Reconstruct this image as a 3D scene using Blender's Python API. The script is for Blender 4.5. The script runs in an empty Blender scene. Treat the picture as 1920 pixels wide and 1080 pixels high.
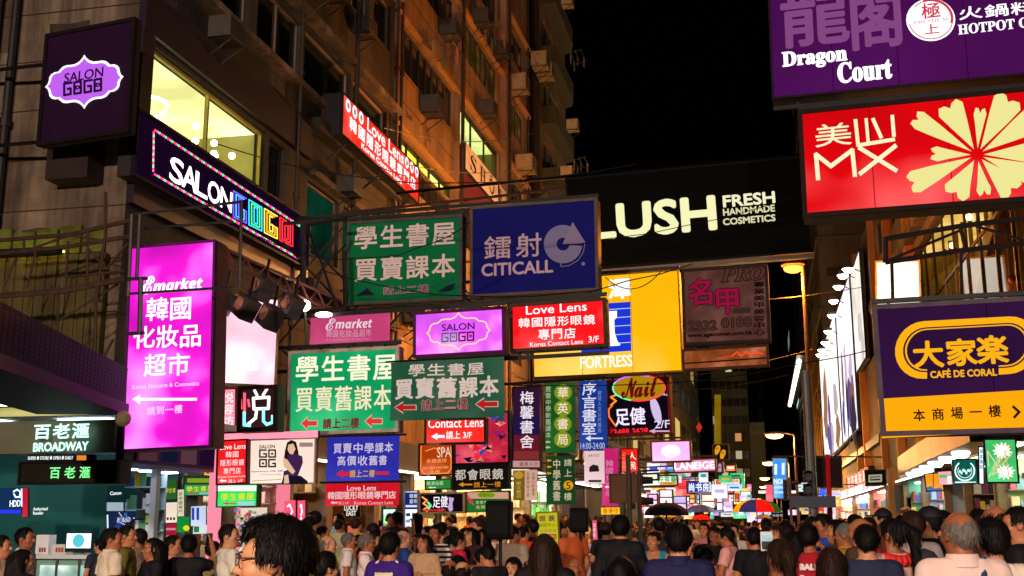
import bpy, bmesh, math, random
import numpy as np
from mathutils import Vector, Matrix
random.seed(7)
SC = bpy.context.scene
R = math.radians
# ---------------- camera, world, exposure ----------------
F, CX, CY, EYE = 2100.0, 960.0, 540.0, 1.68
PITCH = math.atan(435 / F)
YAW = math.atan(480 / F * math.cos(PITCH))
cam = bpy.data.objects.new('camera', bpy.data.cameras.new('camera'))
SC.collection.objects.link(cam)
cam.data.sensor_width = 36.0
cam.data.lens = 36.0 * F / 1920.0
cam.data.clip_start = 0.05
cam.data.clip_end = 2000
cam.location = (0, 0, EYE)
cam.rotation_euler = (math.pi / 2 + PITCH, 0, YAW)
SC.camera = cam
W = bpy.data.worlds.new('World')
SC.world = W
W.use_nodes = True
wn = W.node_tree
sky = wn.nodes.new('ShaderNodeTexSky')
sky.sky_type = 'NISHITA'
sky.sun_disc = False
sky.sun_elevation = R(-4)
sky.sun_rotation = R(200)
wbg = wn.nodes['Background']
wbg.inputs['Strength'].default_value = 0.008
wn.links.new(sky.outputs[0], wbg.inputs[0])
SC.view_settings.view_transform = 'Standard'
SC.view_settings.look = 'None'
SC.view_settings.exposure = 0.0
SC.view_settings.gamma = 1.0
SC.cycles.use_denoising = True
SC.cycles.max_bounces = 6
SC.cycles.diffuse_bounces = 3
SC.cycles.glossy_bounces = 3
SC.cycles.transparent_max_bounces = 8
SC.cycles.sample_clamp_indirect = 4.0
SC.cycles.caustics_reflective = False
SC.cycles.caustics_refractive = False

# ---------------- measuring: photograph pixel -> place ----------------
FWD = np.array([-math.sin(YAW) * math.cos(PITCH), math.cos(YAW) * math.cos(PITCH), math.sin(PITCH)])
RGT = np.array([math.cos(YAW), math.sin(YAW), 0.0])
UPV = np.cross(RGT, FWD)
EYEP = np.array([0, 0, EYE])
def ray(x, y): return FWD + RGT * (x - CX) / F + UPV * (CY - y) / F
def PY(x, y, Y):
    d = ray(x, y); return EYEP + d * (Y / d[1])
def PX(x, y, X):
    d = ray(x, y); return EYEP + d * (X / d[0])
def prj(p):
    d = np.asarray(p, float) - EYEP; z = d @ FWD
    return CX + F * (d @ RGT) / z, CY - F * (d @ UPV) / z

# ---------------- materials ----------------
def lin(h):
    h = h.lstrip('#')
    o = []
    for i in (0, 2, 4):
        c = int(h[i:i + 2], 16) / 255
        o.append(c / 12.92 if c <= .04045 else ((c + .055) / 1.055) ** 2.4)
    return (*o, 1.0)
MC = {}
def _new(name):
    m = bpy.data.materials.new(name); m.use_nodes = True
    nt = m.node_tree; nt.nodes.clear()
    return m, nt, nt.nodes.new('ShaderNodeOutputMaterial')
def em(col, s=1.0, var=0.0, scale=.9, sample=True):
    """a face that gives off light; var = noise hot spots painted into the glow, no tubes behind"""
    k = ('em', col, round(s, 3), var, scale, sample)
    if k in MC: return MC[k]
    m, nt, o = _new('lit_' + col.strip('#'))
    e = nt.nodes.new('ShaderNodeEmission')
    e.inputs[0].default_value = lin(col); e.inputs[1].default_value = s
    if var:
        tc = nt.nodes.new('ShaderNodeTexCoord'); nz = nt.nodes.new('ShaderNodeTexNoise')
        nz.inputs['Scale'].default_value = scale; nz.inputs['Detail'].default_value = 2
        mr = nt.nodes.new('ShaderNodeMapRange')
        mr.inputs[1].default_value = .3; mr.inputs[2].default_value = .7
        mr.inputs[3].default_value = s * (1 - var); mr.inputs[4].default_value = s * (1 + var)
        nt.links.new(tc.outputs['Object'], nz.inputs['Vector'])
        nt.links.new(nz.outputs[0], mr.inputs[0]); nt.links.new(mr.outputs[0], e.inputs[1])
        mh = nt.nodes.new('ShaderNodeMapRange'); mh.inputs[1].default_value = .5; mh.inputs[2].default_value = .72; mh.inputs[3].default_value = 0; mh.inputs[4].default_value = min(.8, var * 1.7)
        mx = nt.nodes.new('ShaderNodeMix'); mx.data_type = 'RGBA'; mx.inputs['A'].default_value = lin(col); c3 = lin(col)[:3]; mc = max(c3); mx.inputs['B'].default_value = (*[min(1.0, q * 1.5 + .5 * mc * mc * (1 - q)) for q in c3], 1)
        nt.links.new(nz.outputs[0], mh.inputs[0]); nt.links.new(mh.outputs[0], mx.inputs['Factor']); nt.links.new(mx.outputs['Result'], e.inputs[0])  # noise paints brighter hot spots into the emission colour
    nt.links.new(e.outputs[0], o.inputs[0])
    if not sample: m.cycles.emission_sampling = 'NONE'
    MC[k] = m
    return m
def df(col, rough=.7, stain=0.0, scale=1.2, metal=0.0, streak=0.0, bump=0.0, spec=.4, stain_col=None, coords='Object'):
    k = ('df', col, rough, stain, scale, metal, streak, bump, spec, stain_col, coords)
    if k in MC: return MC[k]
    m, nt, o = _new('surface_' + col.strip('#'))
    b = nt.nodes.new('ShaderNodeBsdfPrincipled')
    c = lin(col)
    b.inputs['Base Color'].default_value = c
    b.inputs['Roughness'].default_value = rough
    b.inputs['Metallic'].default_value = metal
    b.inputs['Specular IOR Level'].default_value = spec
    nt.links.new(b.outputs[0], o.inputs[0])
    if stain or streak or bump:
        tc = nt.nodes.new('ShaderNodeTexCoord')
        last = None
        def dirt(sc, stretch, amt, lo, hi, last):
            mp = nt.nodes.new('ShaderNodeMapping'); mp.inputs['Scale'].default_value = stretch
            nt.links.new(tc.outputs[coords], mp.inputs[0])
            nz = nt.nodes.new('ShaderNodeTexNoise'); nz.inputs['Scale'].default_value = sc
            nz.inputs['Detail'].default_value = 8; nz.inputs['Roughness'].default_value = .65
            nt.links.new(mp.outputs[0], nz.inputs['Vector'])
            mr = nt.nodes.new('ShaderNodeMapRange'); mr.inputs[1].default_value = lo; mr.inputs[2].default_value = hi
            mr.inputs[3].default_value = amt; mr.inputs[4].default_value = 0
            nt.links.new(nz.outputs[0], mr.inputs[0])
            mx = nt.nodes.new('ShaderNodeMix'); mx.data_type = 'RGBA'
            nt.links.new(mr.outputs[0], mx.inputs['Factor'])
            if last is None: mx.inputs['A'].default_value = c
            else: nt.links.new(last, mx.inputs['A'])
            mx.inputs['B'].default_value = lin(stain_col) if stain_col else (c[0] * .25, c[1] * .22, c[2] * .2, 1)
            return mx.outputs['Result'], nz
        if stain: last, nz = dirt(scale, (1, 1, 1), stain, .38, .62, last)
        if streak: last, nz = dirt(scale * 2.2, (1, 1, .08), streak, .42, .6, last)
        if last is not None: nt.links.new(last, b.inputs['Base Color'])
        if bump:
            nb = nt.nodes.new('ShaderNodeTexNoise'); nb.inputs['Scale'].default_value = scale * 14; nb.inputs['Detail'].default_value = 5
            nt.links.new(tc.outputs[coords], nb.inputs['Vector'])
            bp = nt.nodes.new('ShaderNodeBump'); bp.inputs['Strength'].default_value = bump; bp.inputs['Distance'].default_value = .02
            nt.links.new(nb.outputs[0], bp.inputs['Height']); nt.links.new(bp.outputs[0], b.inputs['Normal'])
    MC[k] = m
    return m
def glass(tint='#dfe8e4', refl=.12):
    k = ('gl', tint, refl)
    if k in MC: return MC[k]
    m, nt, o = _new('window_glass')
    t = nt.nodes.new('ShaderNodeBsdfTransparent'); t.inputs[0].default_value = lin(tint)
    g = nt.nodes.new('ShaderNodeBsdfGlossy'); g.inputs['Roughness'].default_value = .03
    mx = nt.nodes.new('ShaderNodeMixShader'); lw = nt.nodes.new('ShaderNodeFresnel'); lw.inputs[0].default_value = 1.45
    nt.links.new(lw.outputs[0], mx.inputs[0])
    nt.links.new(t.outputs[0], mx.inputs[1]); nt.links.new(g.outputs[0], mx.inputs[2]); nt.links.new(mx.outputs[0], o.inputs[0])
    MC[k] = m
    return m
STEEL = df('#4a4644', .5, .4, 3, .6)
DARKSTEEL = df('#1d1a19', .5, .3, 3, .4)
RUST = df('#4d3326', .8, .6, 5, .2)
BLACK = df('#0b0b0c', .55)
DARKGLASS = df('#0c1110', .08, spec=.6)
WHITE = df('#d8d4cc', .6)

# ---------------- mesh builder ----------------
class MB:
    def __init__(s): s.v = []; s.f = []; s.m = []
    def add(s, vs, fs, mi=0):
        n = len(s.v); s.v.extend([tuple(map(float, p)) for p in vs])
        for f in fs: s.f.append(tuple(i + n for i in f)); s.m.append(mi)
        return s
    def box(s, a, b, mi=0, M=None):
        x0, y0, z0 = a; x1, y1, z1 = b
        vs = [(x0, y0, z0), (x1, y0, z0), (x1, y1, z0), (x0, y1, z0), (x0, y0, z1), (x1, y0, z1), (x1, y1, z1), (x0, y1, z1)]
        if M is not None: vs = [M @ Vector(p) for p in vs]
        return s.add(vs, [(0, 3, 2, 1), (4, 5, 6, 7), (0, 1, 5, 4), (1, 2, 6, 5), (2, 3, 7, 6), (3, 0, 4, 7)], mi)
    def cbox(s, c, d, mi=0, rz=0, rx=0, ry=0):
        M = Matrix.Translation(c) @ Matrix.Rotation(rz, 4, 'Z') @ Matrix.Rotation(rx, 4, 'X') @ Matrix.Rotation(ry, 4, 'Y')
        return s.box([-q / 2 for q in d], [q / 2 for q in d], mi, M)
    def tube(s, p0, p1, r0, r1=None, n=8, mi=0, caps=True):
        r1 = r0 if r1 is None else r1
        p0 = np.array(p0, float); p1 = np.array(p1, float); d = p1 - p0; L = np.linalg.norm(d)
        if L < 1e-6: return s
        d = d / L; h = np.array([0, 0, 1.]) if abs(d[2]) < .9 else np.array([1., 0, 0])
        a = np.cross(d, h); a /= np.linalg.norm(a); b = np.cross(d, a)
        vs = []
        for p, r in ((p0, r0), (p1, r1)):
            for i in range(n):
                t = 2 * math.pi * i / n; vs.append(p + (a * math.cos(t) + b * math.sin(t)) * r)
        fs = [(i, (i + 1) % n, n + (i + 1) % n, n + i) for i in range(n)]
        if caps: fs += [tuple(range(n - 1, -1, -1)), tuple(range(n, 2 * n))]
        return s.add(vs, fs, mi)
    def path(s, pts, r, n=6, mi=0):
        for a, b in zip(pts, pts[1:]): s.tube(a, b, r, r, n, mi)
        return s
    def lathe(s, prof, c, n=16, mi=0, M=None):
        vs = []; fs = []
        for r, z in prof:
            for i in range(n):
                t = 2 * math.pi * i / n; p = Vector((r * math.cos(t), r * math.sin(t), z))
                if M is not None: p = M @ p
                vs.append((p[0] + c[0], p[1] + c[1], p[2] + c[2]))
        for k in range(len(prof) - 1):
            for i in range(n):
                j = (i + 1) % n; fs.append((k * n + i, k * n + j, (k + 1) * n + j, (k + 1) * n + i))
        return s.add(vs, fs, mi)
    def ball(s, c, r, n=10, mi=0, sc=(1, 1, 1)):
        prof = [(math.sin(math.pi * k / 6) * r, -math.cos(math.pi * k / 6) * r) for k in range(7)]
        M = Matrix.Diagonal((*sc, 1))
        return s.lathe(prof, c, n, mi, M)
    def quad(s, *p, mi=0): return s.add(p, [tuple(range(len(p)))], mi)
    def build(s, name, mats, parent=None, local=False, smooth=False):
        me = bpy.data.meshes.new(name)
        off = Vector((0, 0, 0))
        if parent is not None and not local:
            q = parent
            while q is not None: off += q.location; q = q.parent
        me.from_pydata([(a - off[0], b - off[1], c - off[2]) for a, b, c in s.v], [], s.f)
        if not isinstance(mats, (list, tuple)): mats = [mats]
        for m in mats: me.materials.append(m)
        if len(mats) > 1: me.polygons.foreach_set('material_index', s.m)
        if smooth: me.polygons.foreach_set('use_smooth', [True] * len(me.polygons))
        me.update()
        o = bpy.data.objects.new(name, me)
        SC.collection.objects.link(o)
        if parent is not None: o.parent = parent
        return o
def thing(name, label, cat, loc=(0, 0, 0), group=None):
    o = bpy.data.objects.new(name, None)
    SC.collection.objects.link(o)
    o.empty_display_size = .2
    o.location = loc
    o['label'] = label; o['category'] = cat
    if group: o['group'] = group
    return o
def tag(o, label, cat, group=None):
    o['label'] = label; o['category'] = cat
    if group: o['group'] = group
    return o
def structure(o): o['kind'] = 'structure'; return o
def copy_tree(o, parent=None):
    c = o.copy(); SC.collection.objects.link(c)
    if parent is not None: c.parent = parent
    for ch in list(o.children): copy_tree(ch, c)
    return c

# ---------------- lettering ----------------
TC = {}
def glyphs(body, mono=False):
    if body in TC: return TC[body]
    cu = bpy.data.curves.new('letters', 'FONT'); cu.body = body; cu.resolution_u = 3
    ob = bpy.data.objects.new('letters', cu)
    me = ob.to_mesh()
    v = np.zeros(len(me.vertices) * 3, np.float32); me.vertices.foreach_get('co', v)
    v = v.reshape(-1, 3)[:, :2].astype(float)
    fs = [tuple(p.vertices) for p in me.polygons]
    ob.to_mesh_clear(); bpy.data.objects.remove(ob); bpy.data.curves.remove(cu)
    lo, hi = v.min(0), v.max(0)
    if len(body) == 1 and '\u4e00' <= body <= '\u9fff': lo = np.minimum(lo, [.05, -.08]); hi = np.maximum(hi, [.95, .83])
    sz = np.maximum(hi - lo, 1e-4)
    TC[body] = ((v - lo) / sz - .5, fs, sz)
    return TC[body]
def put_text(mb, body, cx, cz, w, h, y, bold=0.0, mi=0, shear=0.0):
    """letters on the plane facing -Y, box w x h round (cx, cz); bold = stroke swelling in metres"""
    v, fs, _ = glyphs(body)
    offs = [(0, 0)]
    if bold: offs = [(math.cos(t) * bold, math.sin(t) * bold) for t in np.arange(8) * math.pi / 4]
    for i, (dx, dz) in enumerate(offs):
        mb.add([(cx + a * w + b * h * shear + dx, y - .0004 * i, cz + b * h + dz) for a, b in v], fs, mi)

# ---------------- hanging signs ----------------
def fit_rect(q, Y, kyaw=.6, kroll=.6):
    q = np.array(q, float)
    c = PY(*q.mean(0), Y)
    sw = np.linalg.norm(PY(*q[1], Y) - PY(*q[0], Y)); sh = np.linalg.norm(PY(*q[3], Y) - PY(*q[0], Y))
    p = np.array([c[0], c[2], 0, 0, sw, sh], float)
    def corners(p):
        a = np.array([math.cos(p[2]), math.sin(p[2]), 0]); z = np.array([0, 0, 1.])
        ax = a * math.cos(p[3]) + z * math.sin(p[3]); az = z * math.cos(p[3]) - a * math.sin(p[3])
        o = np.array([p[0], Y, p[1]])
        return [o - ax * p[4] / 2 + az * p[5] / 2, o + ax * p[4] / 2 + az * p[5] / 2, o + ax * p[4] / 2 - az * p[5] / 2, o - ax * p[4] / 2 - az * p[5] / 2], ax, az, o
    def res(p):
        r = (np.array([prj(k) for k in corners(p)[0]]) - q).ravel()
        s = (q[1, 0] - q[0, 0])
        return np.concatenate([r, [p[2] * s * kyaw * .3, p[3] * s * kroll]])
    for _ in range(25):
        r0 = res(p); J = np.zeros((len(r0), 6))
        for i in range(6):
            d = p.copy(); e = 1e-4; d[i] += e; J[:, i] = (res(d) - r0) / e
        p = p - np.linalg.lstsq(J, r0, rcond=None)[0]
        p[2] = np.clip(p[2], -1.3, 1.3); p[3] = np.clip(p[3], -.12, .12)
    _, ax, az, o = corners(p)
    return o, ax, az, p[4], p[5]

class Sign:
    """A sign hung in the street. quad: its corners as seen (TL,TR,BR,BL); Y: how far down the street."""
    def __init__(s, name, label, cat, quad, Y, face, es=1.0, th=.3, frame='#2a2523', fw=.05, var=.12, cloth=0.0,
                 group=None, plane=None, side=None, faces=True, vs=.9):
        if plane is None: s.o, s.ax, s.az, s.w, s.h = fit_rect(quad, Y)
        else: s.o, s.ax, s.az, s.w, s.h = plane
        s.nrm = np.cross(s.ax, s.az)          # toward the viewer is -local y
        s.y = np.cross(s.az, s.ax)
        M = Matrix(((s.ax[0], s.y[0], s.az[0], s.o[0]), (s.ax[1], s.y[1], s.az[1], s.o[1]), (s.ax[2], s.y[2], s.az[2], s.o[2]), (0, 0, 0, 1)))
        s.root = thing(name, label, cat, (0, 0, 0), group)
        s.root.matrix_world = M
        s.cloth = cloth; s.th = th; s.n = 0; s.bags = {}; s.last = None; s.lock = False
        c = prj(s.o); e = .01
        s.sx = (prj(s.o + s.ax * e)[0] - c[0]) / e; s.sz = (c[1] - prj(s.o + s.az * e)[1]) / e
        q = prj(s.o + s.ax * e); s.sl = abs((q[1] - c[1]) / (q[0] - c[0])) if plane is None else 0
        w, h = s.w, s.h
        fm = em(face, es * 1.18, var, vs) if es > 0 else df(face, .65, .25, 1.5, spec=.06)
        if cloth:
            mb = MB(); nx, nz = 28, 12
            for j in range(nz + 1):
                for i in range(nx + 1):
                    a = (i / nx - .5) * w; b = (j / nz - .5) * h
                    mb.v.append((a, s.wave(a, b), b))
            for j in range(nz):
                for i in range(nx):
                    k = j * (nx + 1) + i; mb.f.append((k, k + 1, k + nx + 2, k + nx + 1)); mb.m.append(0)
            o = mb.build('cloth', df(face, .6, .1, 2) if es <= 0 else fm, s.root, True, True)  # cloth with es glows itself, light falling on it put into emission
            mb = MB(); mb.tube((-w / 2 - .1, .02, h / 2 + .02), (w / 2 + .1, .02, h / 2 + .02), .018)
            if frame: mb.tube((-w / 2 - .05, .02, -h / 2 - .02), (w / 2 + .05, .02, -h / 2 - .02), .014)
            mb.build('hanging_rod', DARKSTEEL, s.root, True)
        else:
            mb = MB()
            if faces: mb.box((-w / 2, .012, -h / 2), (w / 2, th, h / 2)); mb.build('sign_box', df(side or '#241c19', .6, .4, 2), s.root, True)
            if faces:
                mb = MB(); mb.quad((-w / 2 + fw, 0, -h / 2 + fw), (w / 2 - fw, 0, -h / 2 + fw), (w / 2 - fw, 0, h / 2 - fw), (-w / 2 + fw, 0, h / 2 - fw))
                mb.build('sign_face', fm, s.root, True)
            if frame:
                mb = MB(); t = .03
                for a, b in (((-w / 2 - .004, -t, h / 2 - fw), (w / 2 + .004, .05, h / 2 + .004)), ((-w / 2 - .004, -t, -h / 2 - .004), (w / 2 + .004, .05, -h / 2 + fw)),
                             ((-w / 2 - .004, -t, -h / 2 + fw), (-w / 2 + fw, .05, h / 2 - fw)), ((w / 2 - fw, -t, -h / 2 + fw), (w / 2 + .004, .05, h / 2 - fw))):
                    mb.box(a, b)
                mb.build('frame', df(frame, .65, .45, 3, .0, spec=.15), s.root, True)
            if faces and es > 0 and w > 1.6 and plane is None:
                nsm = int(w / 1.15); mb = MB()
                for k in range(1, nsm): a = -w / 2 + w * k / nsm + .03 * math.sin(k * 5.3 + w); mb.quad((a - .008, -.002, -h / 2 + fw), (a + .008, -.002, -h / 2 + fw), (a + .008, -.002, h / 2 - fw), (a - .008, -.002, h / 2 - fw))
                if nsm > 1: sm = mb.build('panel_seams', em(face, es * .5, sample=False), s.root, True); sm['kind'] = 'stuff'
    def wave(s, a, b):
        c = s.cloth
        return c * (math.sin(a * 5.1 / max(s.w, .6) * 2 + b * 2.3) * .6 + math.sin(a * 9.7 / max(s.w, .6) - b * 4.1 + 1) * .35) * (1 - b / s.h * .6)
    def loc(s, x, y):
        d = ray(x, y); n = s.y; t = ((s.o - EYEP) @ n) / (d @ n); p = EYEP + d * t - s.o
        return p @ s.ax, p @ s.az
    def bag(s, col, es, part, rough=.5):
        k = (col, es, part)
        if k not in s.bags: s.bags[k] = MB()
        if k != s.last and not s.lock: s.n += 1
        s.last = k; s.j = getattr(s, 'j', 0) + 1
        return s.bags[k], -.008 - .004 * s.n - .00017 * (s.j % 19)
    def t(s, body, x0, y0, x1, y1, col='#ffffff', es=1.0, bold=0, part='lettering', shear=0, outline=None, ow=.0):
        a, b = s.loc((x0 + x1) / 2, (y0 + y1) / 2)
        w = (x1 - x0) / s.sx; h = max(.6 * (y1 - y0), (y1 - y0) - .4 * s.sl * (x1 - x0)) / s.sz
        if outline:
            mb, y = s.bag(outline, es, part); put_text(mb, body, a, b, w, h, y, ow * h, 0, shear)
        mb, y = s.bag(col, es, part); put_text(mb, body, a, b, w, h, y, bold * h, 0, shear)
        return s
    def tv(s, body, x0, y0, x1, y1, *a, gap=.12, **k):
        n = len(body); st = (y1 - y0) / n
        for i, c in enumerate(body):
            if c != ' ': s.t(c, x0, y0 + st * (i + gap / 2), x1, y0 + st * (i + 1 - gap / 2), *a, **k)
        return s
    def th_(s, body, x0, y0, x1, y1, *a, gap=.14, slope=0, **k):
        n = len(body); st = (x1 - x0) / n; cut = min(.14 * (y1 - y0), .3 * s.sl * (x1 - x0) * (1 - 1 / n)); y0 += cut; y1 -= cut
        if slope == 0 and s.sl: slope = -s.sl
        for i, c in enumerate(body):
            if c != ' ':
                dy = slope * (i - (n - 1) / 2) * st
                s.t(c, x0 + st * (i + gap / 2), y0 + dy, x0 + st * (i + 1 - gap / 2), y1 + dy, *a, **k)
        return s
    def p(s, pts, col='#ffffff', es=1.0, part='emblem'):
        mb, y = s.bag(col, es, part)
        mb.add([(q[0], y, q[1]) for q in (s.loc(*k) for k in pts)], [tuple(range(len(pts)))[::-1]]); return s
    def r(s, x0, y0, x1, y1, col, es=1.0, part='panel', slope=0):
        xm = (x0 + x1) / 2
        return s.p([(x0, y0 + slope * (x0 - xm)), (x1, y0 + slope * (x1 - xm)), (x1, y1 + slope * (x1 - xm)), (x0, y1 + slope * (x0 - xm))], col, es, part)
    def e(s, cx, cy, rx, ry, col, es=1.0, part='emblem', n=28):
        return s.p([(cx + rx * math.cos(2 * math.pi * i / n), cy + ry * math.sin(2 * math.pi * i / n)) for i in range(n)], col, es, part)
    def line(s, pts, wd, col, es=1.0, part='emblem', closed=False):
        """stroke along pts, wd pixels wide"""
        P = [np.array(q, float) for q in pts]
        if closed: P.append(P[0])
        mb, y = s.bag(col, es, part)
        for i, (a, b) in enumerate(zip(P, P[1:])):
            d = b - a; L = np.linalg.norm(d)
            if L < 1e-6: continue
            d /= L; nn = np.array([-d[1], d[0]]) * wd / 2; a2 = a - d * wd * .3; b2 = b + d * wd * .3
            mb.add([(q[0], y - .0003 * (i % 7), q[1]) for q in (s.loc(*k) for k in (a2 + nn, b2 + nn, b2 - nn, a2 - nn))], [(0, 1, 2, 3)])
        return s
    def arrow(s, x0, y0, x1, y1, col, es=1.0, left=True, head=.4, shaft=.42, outline=None):
        ym = (y0 + y1) / 2; hh = (y1 - y0) / 2; xh = x0 + (x1 - x0) * head if left else x1 - (x1 - x0) * head
        pt = (x0, ym) if left else (x1, ym); bk = x1 if left else x0
        P = [pt, (xh, y0), (xh, ym - hh * shaft), (bk, ym - hh * shaft), (bk, ym + hh * shaft), (xh, ym + hh * shaft), (xh, y1)]
        if outline:
            c = np.mean(P, 0)
            s.p([tuple(c + (np.array(k) - c) * np.array([1.1, 1.35])) for k in P], outline, es, 'arrow')
        return s.p(P, col, es, 'arrow')
    def hang(s, X, up=True, dn=True, posts=True, mat=None, y=None):
        """steel beams from the sign to the wall plane X"""
        mb = MB(); y = s.th * .5 if y is None else y
        L = (X - s.o[0]) / s.ax[0]
        zs = ([s.h / 2 + .1] if up else []) + ([-s.h / 2 - .1] if dn else [])
        for z in zs:
            mb.cbox(((L + (s.w / 2 if L < 0 else -s.w / 2)) / 2, y, z), (abs(L) + s.w / 2, .07, .07))
        if posts:
            for k in (-.42, .42):
                for z in zs: mb.cbox((k * s.w, y, z - .05 * (1 if z > 0 else -1)), (.05, .05, .12))
        if len(zs) == 2 and abs(L) - s.w / 2 > .6:
            e = -s.w / 2 if L < 0 else s.w / 2
            n = max(1, int((abs(L) - s.w / 2) / max(s.h, 1.0)))
            for i in range(n):
                a = e + (L - e) * i / n; b = e + (L - e) * (i + 1) / n
                mb.tube((a, y, zs[0]), (b, y, zs[1]), .022); mb.tube((a, y, zs[1]), (b, y, zs[0]), .022)
        mb.build('bracket', mat or DARKSTEEL, s.root, True)
        return s
    def done(s):
        for (col, es, part), mb in s.bags.items():
            if s.cloth: mb.v = [(a, y + s.wave(a, b), b) for a, y, b in mb.v]
            mb.build(part, em(col, es, sample=False) if es > 0 else df(col, .6, spec=.1), s.root, True)
        return s
# ================= ground, road, pavement =================
mb = MB(); mb.quad((-300, -60, 0), (300, -60, 0), (300, 600, 0), (-300, 600, 0))
structure(mb.build('ground', df('#2b2a29', .8, .4, .05)))
mb = MB(); mb.quad((-6.2, -50, .004), (3.4, -50, .004), (3.4, 320, .004), (-6.2, 320, .004))
structure(mb.build('road', df('#34322f', .45, .5, .35, bump=.3)))
for x0, x1 in ((-10.5, -6.2), (3.4, 6.0)):
    mb = MB(); mb.box((x0, -50, -.05), (x1, 320, .13))
    for k in range(-20, 120):
        mb.box((x0 + .02, k * 2.4, .13), (x1 - .02, k * 2.4 + 2.38, .136))
    structure(mb.build('pavement', df('#6b645b', .6, .45, .8)))
for x in (-1.5,):
    mb = MB()
    for k in range(0, 60): mb.quad((x - .06, k * 5, .008), (x + .06, k * 5, .008), (x + .06, k * 5 + 2, .008), (x - .06, k * 5 + 2, .008))
    structure(mb.build('road_marking', df('#8b8778', .6, .4, 3)))

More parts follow.
